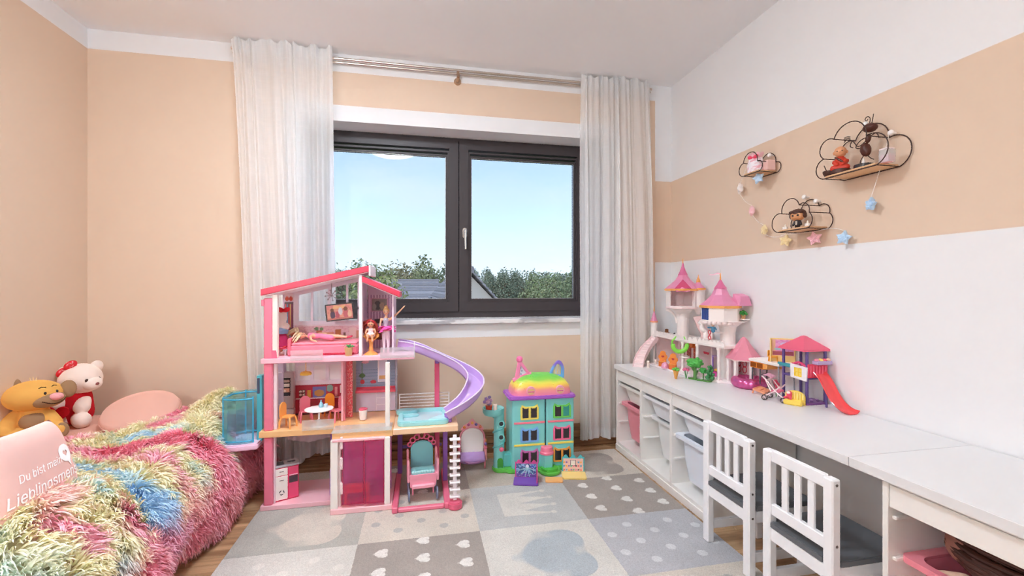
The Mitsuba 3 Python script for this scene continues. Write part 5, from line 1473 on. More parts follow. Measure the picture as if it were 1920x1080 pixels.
for p in ((0.572, 0.556), (0.577, 0.574), (0.571, 0.592)):
    put(ht + '__dot', ell((p[0], 2.531, p[1]), (0.004, 0.002, 0.0055), 1), '#8f8bb0', 'plastic', True)
ear = Polygon(smooth_path(np.array([(0.742, 0.535), (0.757, 0.575), (0.782, 0.613), (0.806, 0.628), (0.826, 0.610), (0.836, 0.570), (0.834, 0.525)]), 30))
er_ = H('ear', flatbox(ear.difference(affinity.scale(ear, 0.62, 0.66, origin=(0.79, 0.572))), 2.525, 2.547, 'xz', 0.003), lambda v: np.where((v[:, 2:3] > 0.598), lin('#8a6fd0'), lin('#6fb2ea')), 'plastic')
put(er_ + '__panel', ext(affinity.scale(ear, 0.64, 0.68, origin=(0.79, 0.572)), 2.534, 2.538, 'xz'), '#c4d6de', 'clear_ice', False)
for x in (0.775, 0.795, 0.812):
    put(er_ + '__lattice', cyl((x, 2.533, 0.545), (x + 0.006, 2.533, 0.605), 0.0014, n=6), '#e7c36a')
# side tower with basin
H('tower', lathe([(0.034, 0.034), (0.031, 0.05), (0.029, 0.34), (0.030, 0.372)], 28, 0.438, 2.515), TQ)
H('tower_doorway', cat(flatbox(np.vstack([[(0.424, 0.036), (0.456, 0.036)], arc(0.440, 0.075, 0.016, 0, 180, 10)]), 2.481, 2.490, 'xz', 0.0005)), '#3f9c3e')
H('spiral', tube(np.column_stack([0.438 + 0.032 * np.cos(np.linspace(0.8, 17.5, 110)), 2.515 + 0.032 * np.sin(np.linspace(0.8, 17.5, 110)), np.linspace(0.11, 0.345, 110)]), 0.0055, 8), TQD, 'plastic', True)
for z in (0.285, 0.208):
    o = H('round_opening', tube(np.column_stack([0.446 + 0.016 * np.cos(np.linspace(0, 6.283, 24, False)), np.full(24, 2.485), z + 0.016 * np.sin(np.linspace(0, 6.283, 24, False))]), 0.0042, 8, True), TQ, 'plastic', True)
    put(o + '__hole', cyl((0.446, 2.484, z), (0.446, 2.492, z), 0.0145, n=20), '#1f2a2c', 'gloss')
H('knob', ell((0.448, 2.482, 0.140), (0.014, 0.008, 0.013), 2), '#f0708e', 'plastic', True)
H('basin', cat(lathe([(0.030, 0.328), (0.052, 0.334), (0.061, 0.350), (0.062, 0.372), (0.055, 0.372), (0.050, 0.352), (0.0, 0.350)], 32, 0.405, 2.515)), TQ)
H('walkway', flatbox(Polygon(rrect(0.46, 0.52, 2.49, 2.54, 0.01)), 0.034, 0.110, 'xy', 0.006), TQD)
# bay door
H('bay', lathe([(0.036, 0.034), (0.036, 0.112)], 28, 0.705, 2.452), TQ)
H('bay_door', bx(0.681, 0.729, 2.4135, 2.418, 0.040, 0.106, 0.002), '#7fd0cc')
H('bay_roof', lathe([(0.041, 0.112), (0.041, 0.122), (0.036, 0.128), (0.034, 0.150), (0.028, 0.156)], 28, 0.705, 2.452), '#f2809c')
H('porch_step', flatbox(Point(0.712, 2.420).buffer(0.050), 0.034, 0.044, 'xy', 0.004), '#4fb840')

k = thing('toy_flower_pot', 'small red toy pot with purple flowers on the turquoise tower basin', 'toy plant')
put(k + '__pot', lathe([(0.015, 0.3525), (0.020, 0.385), (0.021, 0.390), (0.017, 0.390)], 18, 0.378, 2.50), '#c8452f')
q = np.random.default_rng(8)
for i in range(12):
    p = (0.376 + q.uniform(-0.026, 0.026), 2.50 + q.uniform(-0.018, 0.018), 0.408 + q.uniform(-0.01, 0.032))
    put(k + '__flower', cat(*[ell((p[0] + 0.006 * math.cos(a), p[1] - 0.002, p[2] + 0.006 * math.sin(a)), 0.0045, 1) for a in np.arange(5) * 1.2566], ell((p[0], p[1] - 0.005, p[2]), 0.003, 1)), ['#a98cc4', '#c99ab8', '#8c7aa6', '#d8b0c0'][i % 4], 'fabric', True)
put(k + '__stem', cat(*[cyl((0.378, 2.50, 0.385), (0.376 + dx, 2.50, 0.415), 0.0016, n=6) for dx in (-0.016, -0.006, 0.004, 0.014)]), '#4e7d48')
one('toy_animal', 'tiny cream toy animal beside the flower pot on the tower basin', 'toy animal', blob([(((0.413, 2.495, 0.366), 0.013), ((0.413, 2.494, 0.386), 0.011)), (((0.404, 2.494, 0.396), 0.004), ((0.406, 2.494, 0.388), 0.005)), (((0.422, 2.494, 0.396), 0.004), ((0.420, 2.494, 0.388), 0.005))], 0.005, 3), '#ead4c6', 'fabric', 60)


# little open play rooms in front of the house
def playroom(label, x, y, rz, frame_c, floor_c, wall_items, base_c, w=0.125, h=0.105, d=0.075, wing=False):
    k = thing('toy_room', label, 'toy room')
    with frame(x, y, R, rz):
        top = np.array([(-w / 2, 0.0), (w / 2, 0.0), (w / 2, h * 0.88)] + [(w / 2 * c, h * (0.90 + 0.10 * math.cos(3 * math.pi * c) * (1 - 0.0))) for c in np.linspace(0.9, -0.9, 15)] + [(-w / 2, h * 0.88)])
        put(k + '__wall', flatbox(top, 0.0, 0.007, 'xz', 0.001), frame_c)
        decal(k + '__picture', -w / 2 + 0.006, w / 2 - 0.006, 0.012, h * 0.80, -0.0012, base_c, wall_items(w, h), 'plastic', 60, 46, thick=0.001)
        put(k + '__floor', flatbox(Polygon(rrect(-w / 2 - 0.004, w / 2 + 0.004, -d - 0.012, 0.006, 0.010)), 0.0, 0.010, 'xy', 0.002), floor_c)
        if wing:
            wg = put(k + '__wing', flatbox(Polygon(np.vstack([[(-d, 0.010), (0, 0.010), (0, h * 0.86)], arc(-d / 2, h * 0.78, d / 2, 10, 170, 12, 0.014), [(-d, h * 0.80)]])), w / 2 - 0.006, w / 2, 'yz', 0.001), frame_c)
            decal(wg + '__picture', -d + 0.008, -0.008, 0.018, h * 0.78, w / 2 - 0.0075, '#43508c', [('n', 160, 0.62, '#8fb0d8'), ('n', 210, 0.70, '#b85aa0')], 'plastic', 30, 40, 'yz', 0.001)
    return k


playroom('purple-floored toy room with a starry blue picture wall, in front of the turquoise house', 0.565, 2.365, -16, '#cf4f92', '#7a4fb0', lambda w, h: [('n', 60, 0.62, '#5f86b8'), ('n', 130, 0.70, '#93b8dc'), ('e', 0.005, h * 0.66, 0.009, 0.010, '#e8ecf4'), ('e', 0.035, h * 0.64, 0.010, 0.008, '#3c64b8'), ('r', -0.060, 0.06, 0.012, 0.030, '#6a4f98'), ('n', 260, 0.74, '#e8c6e0')] +
         [('e', 0.005 + 0.05 * math.cos(a) * t, h * 0.60 + 0.05 * math.sin(a) * t, 0.0026, 0.0026, '#a9d8d4') for a in np.radians(np.arange(200, 350, 28)) for t in np.linspace(0.1, 1, 10)], '#3d5f88', wing=True)
playroom('yellow-floored toy room with a patterned shelf picture, right of the turquoise house door', 0.842, 2.385, -14, '#54b8c0', '#f3d887', lambda w, h: [('r', -w, w, h * 0.10, h * 0.16, '#e0a05c'), ('n', 90, 0.60, '#f0c6b8'), ('r', -0.018, 0.016, h * 0.40, h * 0.72, '#8c7484'), ('r', -0.014, 0.012, h * 0.44, h * 0.68, '#f3ece4')] +
         [('r', x, x + 0.010, z, z + 0.009, c) for i, (x, z, c) in enumerate([(-0.056 + 0.0135 * (i % 8), h * (0.15 + 0.2 * (i // 8)), ['#e06a78', '#6aa6c8', '#efb04c', '#8a6fb8', '#5fb08c', '#d9799c', '#4f4a50'][i % 7]) for i in range(24)]) if not (-0.030 < x < 0.018 and z > h * 0.36)], '#eec6c0')
one('toy_mat', 'flat orange toy mat between the two play rooms', 'toy mat', flatbox(affinity.rotate(Polygon(rrect(0.660, 0.755, 2.285, 2.345, 0.008)), -14), R, R + 0.008, 'xy', 0.002), '#f4b978')

# ---------------------------------------------------------------- doll pram behind the house corner
k = thing('doll_pram', 'pink and purple doll pram with a white arched back, right of the ladder', 'doll pram')
with frame(0.292, 2.585, R, -4):
    arch_ = np.vstack([[(-0.064, 0.085), (0.064, 0.085), (0.066, 0.17)], arc(0.0, 0.175, 0.064, 0, 180, 22, 0.056), [(-0.066, 0.17)]])
    put(k + '__back', flatbox(arch_, -0.012, 0.004, 'xz', 0.004), '#eee8e2', 'fabric')
    put(k + '__back_frame', tube(np.column_stack([np.r_[[-0.072, -0.072], (arc(0, 0.175, 0.071, 180, 0, 20, 0.062))[:, 0], [0.072, 0.072]], np.full(24, -0.004), np.r_[[0.05, 0.12], (arc(0, 0.175, 0.071, 180, 0, 20, 0.062))[:, 1], [0.12, 0.05]]]), 0.0055, 8), '#eb9aa6')
    cr = put(k + '__crest', flatbox(np.vstack([[(-0.066, 0.218)], smooth_path(np.array([(-0.066, 0.225), (-0.045, 0.250), (-0.022, 0.262), (0, 0.285), (0.022, 0.262), (0.045, 0.250), (0.066, 0.225)]), 24), [(0.066, 0.218), (0.03, 0.235), (-0.03, 0.235)]]), -0.010, 0.0, 'xz', 0.002), '#eda4ac')
    for x, z, c in ((-0.046, 0.238, '#e88c3c'), (-0.022, 0.252, '#b85a8c'), (0, 0.262, '#f0b45c'), (0.022, 0.252, '#6a5a9c'), (0.046, 0.238, '#e07a4c')):
        put(cr + '__gem', ell((x, -0.011, z), (0.0085, 0.004, 0.0085), 2), c, 'gloss', True)
    put(k + '__basket', grid(24, 8, lambda u, v: np.stack([-0.070 + 0.14 * u, -0.012 - 0.045 * np.sin(np.pi * np.clip(v * 1.05, 0, 1)) , 0.090 - 0.055 * v - 0.012 * np.sin(np.pi * u) * v], -1), 0.004), '#b593c9', 'fabric', True)
    put(k + '__basket_rim', tube(smooth_path([(-0.076, -0.03, 0.062), (-0.03, -0.062, 0.052), (0.03, -0.062, 0.052), (0.076, -0.03, 0.062)], 16), 0.005, 8), '#a06f9c')
    put(k + '__seat', bx(-0.062, 0.062, 0.004, 0.09, 0.07, 0.10, 0.012), '#c9a2d0', 'fabric')
    for x in (-0.078, 0.078):
        put(k + '__side_bar', tube(smooth_path([(x, 0.08, 0.11), (x, 0.03, 0.13), (x, -0.02, 0.10), (x, -0.03, 0.05)], 14), 0.007, 8), '#e8a0a0')
        for i, c in enumerate(('#e88c4c', '#8a6ab0', '#e0708c')):
            put(k + '__bead', ell((x, 0.0 - 0.008 * i, 0.155 - 0.02 * i), 0.009, 2), c, 'gloss', True)
        for y in (-0.03, 0.075):
            rim, hub = wheel((x * 0.92, y, 0.027), 0.026)
            w_ = put(k + '__wheel', rim, '#e58a96', 'plastic', True)
            put(w_ + '__hub', hub, '#efaab2')

# ================================================================ castle on the desk
DZ = 0.5602
cs = thing('toy_castle', 'white toy castle with two pink-roofed towers in the corner of the desk', 'toy castle')
CW, CWP, RP, RPD, GOLD = '#f1e9e6', '#f0dcdc', '#e391b4', '#c94c74', '#eaa55c'


def C(name, mesh, col=CW, mat='plastic', smooth=32, label=None):
    return put(cs + '__' + name, mesh, col, mat, smooth, label)


def octo(cx, cy, r, n=8, rot=0.0):
    a = np.radians(rot) + np.arange(n) * 2 * np.pi / n
    return np.stack([cx + r * np.cos(a), cy + r * np.sin(a)], 1)


def cone_roof(cx, cy, prof, n=8, rot=22.5):
    """Faceted concave roof from (radius, height) points."""
    v, f = [], []
    for r, z in prof:
        v += [(x, y, z) for x, y in octo(cx, cy, r, n, rot)]
    for i in range(len(prof) - 1):
        for j in range(n):
            a, b = i * n + j, i * n + (j + 1) % n
            f += [[a, b, b + n], [a, b + n, a + n]]
    k = len(v)
    v += [(cx, cy, prof[0][1]), (cx, cy, prof[-1][1])]
    for j in range(n):
        f += [[k, (j + 1) % n, j], [k + 1, (len(prof) - 1) * n + j, (len(prof) - 1) * n + (j + 1) % n]]
    return trimesh.Trimesh(v, f, process=False)


def oct_shell(cx, cy, r, z0, z1, skip=(), rot=22.5, t=0.006):
    """Walls of an octagonal room, some sides left open."""
    o, i = octo(cx, cy, r, 8, rot), octo(cx, cy, r - t, 8, rot)
    return [ext(Polygon([o[j], o[(j + 1) % 8], i[(j + 1) % 8], i[j]]), z0, z1, 'xy') for j in range(8) if j not in skip]


# plinth and lower storey
C('ground_plate', flatbox(Polygon([(1.44, 2.66), (1.70, 2.70), (1.70, 2.02), (1.60, 2.00), (1.52, 2.06), (1.46, 2.30)]), DZ, DZ + 0.012, 'xy', 0.003), '#f4ecec')
C('platform', flatbox(Polygon([(1.505, 2.695), (1.70, 2.695), (1.70, 2.03), (1.54, 2.03), (1.52, 2.24), (1.505, 2.30)]), 0.742, 0.757, 'xy', 0.003))
C('rear_wall', bx(1.688, 1.696, 2.03, 2.69, DZ + 0.012, 0.742, 0.001), CWP)
C('end_wall', bx(1.53, 1.69, 2.684, 2.692, DZ + 0.012, 0.742, 0.001), CWP)
for x, y in ((1.512, 2.685), (1.512, 2.36), (1.525, 2.235), (1.545, 2.08)):
    C('column', cat(cyl((x, y, DZ + 0.012), (x, y, 0.742), 0.008, n=14), cyl((x, y, DZ + 0.012), (x, y, DZ + 0.022), 0.012, n=14), cyl((x, y, 0.732), (x, y, 0.742), 0.012, n=14)))
C('partition', bx(1.56, 1.69, 2.30, 2.306, DZ + 0.012, 0.742, 0.001), CWP)
C('partition', bx(1.60, 1.69, 2.215, 2.221, DZ + 0.012, 0.742, 0.001), '#f3e2e0')
for y, zc, c in ((2.63, 0.66, '#8e2f3c'), (2.56, 0.665, '#9c3a34'), (2.49, 0.66, '#a4402f'), (2.43, 0.665, '#93323c')):
    aw = C('arched_window', flatbox(np.vstack([[(y - 0.020, zc - 0.05), (y + 0.020, zc - 0.05)], arc(y, zc + 0.02, 0.020, 0, 180, 10)]), 1.684, 1.688, 'yz', 0.0005), c, 'gloss')
    for i in range(3):
        put(aw + '__glazing_bar', cyl((1.6835, y - 0.018, zc - 0.04 + 0.025 * i), (1.6835, y + 0.018, zc - 0.025 + 0.025 * i), 0.0018, n=6), '#d99a6a')
for y in (2.50, 2.44):
    C('ornament', flatbox(affinity.scale(Point(y, 0.705).buffer(0.018), 1, 1.2), 1.66, 1.684, 'yz', 0.001), '#e0813c')
C('red_valance', cat(bx(1.597, 1.600, 2.235, 2.285, 0.688, 0.694), *[ell((1.5975, 2.24 + 0.0095 * i, 0.687), (0.002, 0.005, 0.007), 1) for i in range(5)]), '#c03248', 'plastic')
for y in (2.10, 2.06):
    C('red_lattice', cat(*[tube(np.column_stack([np.full(14, 1.686), y + 0.014 * np.cos(np.linspace(0, 6.283, 14)), 0.655 + s + 0.018 * np.sin(np.linspace(0, 6.283, 14))]), 0.0022, 6) for s in (-0.03, 0.0, 0.03)]), '#c83a4c', 'plastic')
# battlement rail along the platform edge
for (xa, ya), (xb, yb) in (((1.508, 2.68), (1.508, 2.31)), ((1.508, 2.30), (1.525, 2.24)), ((1.525, 2.23), (1.545, 2.04))):
    n = max(1, int(round(math.hypot(xb - xa, yb - ya) / 0.028)))
    rw = C('parapet', hull([(x + dx, y, z) for x, y in ((xa, ya), (xb, yb)) for dx in (0, 0.006) for z in (0.757, 0.770)]))
    for i in range(n):
        t0, t1 = (i + 0.2) / n, (i + 0.8) / n
        put(rw + '__merlon', hull([(xa + (xb - xa) * t + dx, ya + (yb - ya) * t, z) for t in (t0, t1) for dx in (0, 0.006) for z in (0.770, 0.779)]), CW)
# stair curling down at the far end
sp_ = smooth_path([(1.505, 2.665, 0.735), (1.455, 2.660, 0.690), (1.405, 2.640, 0.640), (1.365, 2.61, 0.595), (1.345, 2.585, 0.566)], 13)
dsp = np.gradient(sp_, axis=0)
nsp = np.stack([-dsp[:, 1], dsp[:, 0], 0 * dsp[:, 0]], 1)
nsp /= np.linalg.norm(nsp, axis=1, keepdims=True)
st = C('stair', hull([(1.50, 2.64, DZ), (1.50, 2.69, DZ), (1.50, 2.64, 0.72), (1.50, 2.69, 0.72), (1.47, 2.64, 0.69), (1.47, 2.685, 0.69), (1.48, 2.64, DZ + 0.1)]), CWP) if False else C('stair', strip(sp_ + nsp * 0.030 - [0, 0, 0.012], sp_ - nsp * 0.030 - [0, 0, 0.012], 0.006), '#f3dcdc')
for i in range(12):
    p, n, d = sp_[i], nsp[i], dsp[i] / np.linalg.norm(dsp[i][:2])
    d = np.array([d[0], d[1], 0])
    a = d * 0.009
    put(st + '__step', hull([p + n * s * 0.030 + a * t + [0, 0, z] for s in (-1, 1) for t in (-1, 1) for z in (-0.016, 0.0)]), '#f5dfe0')
for s in (-1, 1):
    put(st + '__string', strip(sp_ + nsp * s * 0.031 + [0, 0, 0.010], sp_ + nsp * s * 0.031 - [0, 0, 0.024], 0.004), '#f2d6d8')
for p in ((1.40, 2.56), (1.475, 2.60)):
    C('baluster', lathe([(0.010, DZ), (0.008, DZ + 0.010), (0.006, DZ + 0.022), (0.010, DZ + 0.032), (0.007, DZ + 0.042)], 14, *p), '#f0e2d6')
# small corner turret
C('corner_turret', cyl((1.522, 2.705, 0.72), (1.522, 2.705, 0.832), 0.021, n=16))
C('corner_turret_band', cyl((1.522, 2.705, 0.714), (1.522, 2.705, 0.722), 0.023, n=16), GOLD)
C('corner_turret_eave', cyl((1.522, 2.705, 0.832), (1.522, 2.705, 0.840), 0.026, n=16), '#ec9f78')
C('corner_turret_roof', cone_roof(1.522, 2.705, [(0.024, 0.840), (0.015, 0.862), (0.008, 0.888), (0.004, 0.905)], 12), RP)
C('corner_turret_tip', cyl((1.522, 2.705, 0.905), (1.522, 2.705, 0.940), 0.004, 0.001, 8), GOLD)
# left tower
LT = (1.575, 2.455)
C('tower_shaft', lathe([(0.036, 0.757), (0.034, 0.86), (0.040, 0.905), (0.060, 0.928), (0.094, 0.942)], 24, *LT))
C('bracket', tube(smooth_path([(1.50, 2.515, 0.93), (1.52, 2.50, 0.915), (1.545, 2.49, 0.88), (1.55, 2.485, 0.84)], 12), [0.012, 0.011, 0.010, 0.009, 0.009, 0.008, 0.008, 0.008, 0.007, 0.007, 0.006, 0.005], 10))
room = C('tower_room', cat(*oct_shell(*LT, 0.098, 0.948, 1.044, skip=(4, 5), rot=10), ext(Polygon(octo(*LT, 0.098, 8, 10)), 0.942, 0.950, 'xy')))
put(room + '__band', ext(Polygon(octo(*LT, 0.101, 8, 10)), 0.936, 0.944, 'xy'), '#f4dcdc', 'plastic', False)
C('eave', ext(Polygon(octo(*LT, 0.108, 8, 10)).difference(Polygon(octo(*LT, 0.092, 8, 10))), 1.044, 1.056, 'xy'), GOLD, 'plastic', False)
C('roof', cone_roof(*LT, [(0.106, 1.056), (0.074, 1.082), (0.044, 1.110), (0.026, 1.140)], 8, 10), RP, 'plastic', False)
dv = np.array([-0.537, -0.843])
sx_ = np.array([0.843, -0.537])
pt = lambda s, d, z: (LT[0] + sx_[0] * s + dv[0] * d, LT[1] + sx_[1] * s + dv[1] * d, z)
C('roof_gable', hull([pt(-0.046, 0.098, 1.058), pt(0.046, 0.098, 1.058), pt(0, 0.072, 1.112), pt(-0.046, 0.085, 1.058), pt(0.046, 0.085, 1.058), pt(0, 0.05, 1.112)]), RPD, 'plastic', False)
C('valance', cat(*[ell(pt(-0.036 + 0.008 * i, 0.095, 1.042), (0.004, 0.004, 0.006), 1) for i in range(10)]), RP, 'plastic')
C('roof_cap', cone_roof(*LT, [(0.030, 1.140), (0.018, 1.162), (0.009, 1.188), (0.004, 1.212)], 12), '#d9709c')
C('spire', cyl((*LT, 1.212), (*LT, 1.240), 0.0035, 0.001, 8), GOLD)
C('side_turret', cyl((1.640, 2.395, 0.948), (1.640, 2.395, 1.048), 0.036, n=16))
C('side_turret_eave', cyl((1.640, 2.395, 1.048), (1.640, 2.395, 1.060), 0.042, n=16), GOLD)
C('side_turret_roof', cone_roof(1.640, 2.395, [(0.039, 1.060), (0.022, 1.078), (0.012, 1.094)], 12), RP)
C('side_turret_tip', lathe([(0.013, 1.094), (0.010, 1.108), (0.004, 1.122), (0.001, 1.140)], 12, 1.640, 2.395), GOLD)
C('side_turret_base', lathe([(0.008, 0.900), (0.022, 0.925), (0.036, 0.948)], 16, 1.640, 2.395))
C('spiral_ramp', strip(smooth_path([(1.655, 2.38, 0.885), (1.645, 2.345, 0.855), (1.640, 2.32, 0.825), (1.655, 2.29, 0.79), (1.64, 2.27, 0.760)], 20), smooth_path([(1.600, 2.39, 0.880), (1.590, 2.35, 0.850), (1.585, 2.32, 0.82), (1.59, 2.30, 0.785), (1.56, 2.28, 0.760)], 20), 0.010), '#f2d2d0', 'plastic', True)
# right tower
RT = (1.600, 2.14)
C('tower_shaft', lathe([(0.040, DZ + 0.012), (0.038, 0.82), (0.044, 0.850), (0.070, 0.872), (0.096, 0.882)], 24, RT[0] + 0.03, RT[1] - 0.02))
for i in range(9):
    a = math.radians(150 + 16 * i)
    C('corbel', ell((RT[0] + 0.088 * math.cos(a), RT[1] + 0.088 * math.sin(a), 0.872), (0.012, 0.012, 0.012), 2), '#eedfdc', 'plastic', True)
room = C('tower_room', cat(*oct_shell(*RT, 0.099, 0.886, 0.952, skip=(3,), rot=18), ext(Polygon(octo(*RT, 0.099, 8, 18)), 0.880, 0.888, 'xy')))
o_ = octo(*RT, 0.094, 8, 18)
for t in np.linspace(0.08, 0.92, 6):
    p = o_[3] * (1 - t) + o_[4] * t
    put(room + '__blue_grille', cyl((p[0], p[1], 0.888), (p[0], p[1], 0.950), 0.003, n=8), '#3f5ca0')
mid = [o_[3] * (1 - t) + o_[4] * t for t in (0.12, 0.88)]
put(room + '__curtain', hull([(p[0] + 0.004 + dx, p[1] + 0.004, z) for p in mid for dx in (0, 0.002) for z in (0.890, 0.948)]), '#b8407c', 'plastic', False)
C('eave', ext(Polygon(octo(*RT, 0.107, 8, 18)).difference(Polygon(octo(*RT, 0.090, 8, 18))), 0.952, 0.966, 'xy'), GOLD, 'plastic', False)
C('roof', cone_roof(*RT, [(0.105, 0.966), (0.076, 0.990), (0.046, 1.022), (0.030, 1.058)], 8, 18), RP, 'plastic', False)
C('roof_cap', cone_roof(*RT, [(0.034, 1.058), (0.019, 1.078), (0.010, 1.096), (0.005, 1.104)], 12), '#d9709c')
C('spire', cyl((*RT, 1.104), (*RT, 1.140), 0.0045, 0.002, 8), GOLD)
C('flagpole', cyl((*RT, 1.140), (*RT, 1.162), 0.0014, n=6), '#d9d2c8')
C('flag', grid(16, 4, lambda u, v: np.stack([RT[0] - 0.062 * u * 0.84, RT[1] + 0.062 * u * 0.54, 1.136 + 0.004 * np.sin(u * 7) - (0.010 - 0.008 * u) * (v - 0.5)], -1), 0.001), '#f0c3d2', 'fabric', True)
C('dormer', hull([(RT[0] + 0.03 + a, RT[1] - 0.05 - b, z) for a, b, z in ((0.0, 0.0, 0.966), (0.075, 0.0, 0.966), (0.0, 0.06, 0.966), (0.075, 0.06, 0.966), (0.01, 0.0, 1.030), (0.07, 0.0, 1.030), (0.02, 0.045, 1.016), (0.07, 0.045, 1.016))]), RP, 'plastic', False)
C('volute', tube(smooth_path([(1.52, 2.215, 0.872), (1.535, 2.205, 0.85), (1.525, 2.195, 0.835), (1.545, 2.185, 0.815), (1.535, 2.180, 0.795), (1.555, 2.17, 0.772)], 24), 0.012, 10), CW, 'plastic', True)
C('crest', flatbox(affinity.scale(Point(2.155, 0.803).buffer(0.022), 0.8, 1.3), 1.545, 1.551, 'yz', 0.001), '#e8e0de')
C('crest_emblem', tube(np.column_stack([np.full(24, 1.544), 2.155 + 0.011 * np.sin(2 * np.linspace(0, 6.283, 24)), 0.803 + 0.024 * np.cos(np.linspace(0, 6.283, 24))]), 0.003, 6, True), '#c8454c', 'plastic', True)
# gazebo at the near end
G = (1.640, 2.01)
C('gazebo_roof', cone_roof(*G, [(0.088, 0.694), (0.050, 0.742), (0.012, 0.800), (0.004, 0.806)], 6, 20), '#e58fa4', 'plastic', False)
C('gazebo_ceiling', ext(Polygon(octo(*G, 0.084, 6, 20)), 0.688, 0.694, 'xy'), '#f0d8d8', 'plastic', False)
for i in range(6):
    p = octo(*G, 0.070, 6, 20)[i]
    C('gazebo_post', cat(bx(p[0] - 0.008, p[0] + 0.008, p[1] - 0.008, p[1] + 0.008, DZ + 0.010, 0.688, 0.002)), '#f4eeec')
C('gazebo_floor', flatbox(Polygon(octo(*G, 0.082, 6, 20)), DZ, DZ + 0.010, 'xy', 0.002), '#f4ecec')

# ---------------------------------------------------------------- things in and before the castle
for lb, x, y, s in (('orange scalloped toy chair with a red heart, left one under the castle platform', 1.475, 2.52, 1.0), ('orange scalloped toy chair with a red heart, nearer the white table top', 1.478, 2.41, 1.0)):
    k = thing('toy_chair', lb, 'toy chair')
    with frame(x, y, DZ + 0.012, -40, s):
        sh = unary_union([Point(0, 0.075).buffer(0.018), Point(-0.012, 0.055).buffer(0.016), Point(0.012, 0.055).buffer(0.016), Polygon([(-0.022, 0), (0.022, 0), (0.019, 0.055), (-0.019, 0.055)])])
        put(k + '__backrest', flatbox(sh, 0.016, 0.022, 'xz', 0.001), '#e98a3a')
        put(k + '__heart', ext(affinity.translate(Polygon(heart_poly(0.009)), 0, 0.058), 0.0145, 0.016, 'xz'), '#b8303a', 'plastic', False)
        put(k + '__seat', bx(-0.022, 0.022, -0.018, 0.018, 0.026, 0.032, 0.002), '#ea9444')
        put(k + '__skirt', bx(-0.020, 0.020, -0.016, 0.016, 0.0, 0.026, 0.002), '#d9702c')
k = thing('toy_table', 'white oval toy table under the castle platform', 'toy table')
put(k + '__top', flatbox(affinity.rotate(affinity.scale(Point(1.53, 2.37).buffer(0.036), 0.8, 1.25), -20), 0.650, 0.657, 'xy', 0.002), '#f3ece6')
put(k + '__pedestal', cat(cyl((1.53, 2.37, DZ + 0.012), (1.53, 2.37, 0.650), 0.005, n=10), cyl((1.53, 2.37, DZ + 0.0125), (1.53, 2.37, DZ + 0.018), 0.022, 0.016, 16)), '#efe6e0')
one('toy_dome', 'small pink dome-shaped toy between the orange toy chairs', 'toy', lathe([(0.022, DZ + 0.0125), (0.023, DZ + 0.022), (0.018, DZ + 0.038), (0.007, DZ + 0.048)], 20, 1.455, 2.455), '#e9a2c2', 'gloss')
k = thing('toy_canopy_bed', 'purple translucent toy canopy bed in the castle, right of the columns', 'toy bed')
with frame(1.625, 2.165, DZ + 0.0125, -38):
    put(k + '__base', bx(-0.045, 0.045, -0.028, 0.028, 0, 0.026, 0.004), '#d04a98')
    for x in (-0.043, 0.043):
        for y in (-0.026, 0.026):
            put(k + '__post', cyl((x, y, 0.0), (x, y, 0.110), 0.003, n=8), '#9a78c8', 'gloss')
    put(k + '__canopy', grid(14, 10, lambda u, v: np.stack([-0.046 + 0.092 * u, -0.029 + 0.058 * v, 0.106 + 0.010 * np.sin(np.pi * u)], -1), 0.002), '#ffffff', 'clear_lilac', True)
    put(k + '__drape', grid(20, 8, lambda u, v: np.stack([0.0 + 0.046 * u, -0.030 + 0.003 * np.sin(24 * u), 0.006 + 0.10 * v], -1), 0.0012), '#ffffff', 'clear_lilac', True)
    put(k + '__pillow', ell((-0.02, 0, 0.032), (0.018, 0.02, 0.007), 2), '#f0c45c', 'fabric', True)
k = thing('toy_swing', 'light green toy cradle swing hanging at the castle platform edge', 'toy swing')
with frame(1.485, 2.345, 0.700, -32):
    put(k + '__seat', tube(smooth_path([(-0.038, 0, 0.030), (-0.034, 0, 0.005), (-0.012, 0, -0.012), (0.012, 0, -0.010), (0.034, 0, 0.008), (0.040, 0, 0.034)], 24), 0.007, 10, flat=1.8), '#8be052', 'plastic', True)
    for s in (-1, 1):
        put(k + '__arm', tube(smooth_path([(s * 0.036, 0, 0.02), (s * 0.042, 0, 0.046), (s * 0.030, 0, 0.062), (s * 0.022, 0.008, 0.074)], 10), [0.006, 0.006, 0.0055, 0.005, 0.005, 0.005, 0.005, 0.0045, 0.004, 0.0035], 8), '#8be052')
one('toy_chair', 'tiny brown toy chair on the castle platform, by the corner turret', 'toy chair', cat(flatbox(rrect(-0.012, 0.012, 0, 0.036, 0.008), 0.008, 0.012, 'xz', 0.001), bx(-0.012, 0.012, -0.012, 0.012, 0.010, 0.014, 0.001), cyl((0, 0, 0), (0, 0, 0.012), 0.004)).apply_translation((1.57, 2.62, 0.7575)), '#7a4f30')
one('toy_animal', 'tiny black toy animal lying on the castle platform', 'toy animal', blob([(((1.545, 2.535, 0.766), 0.0075), ((1.545, 2.510, 0.766), 0.0085)), (((1.545, 2.507, 0.770), 0.006), ((1.544, 2.498, 0.775), 0.006))], 0.004, 2), '#2b2526', 'plastic', 60)
k = thing('toy_figure', 'tiny blue toy figure perched beside the right castle tower', 'toy figure')
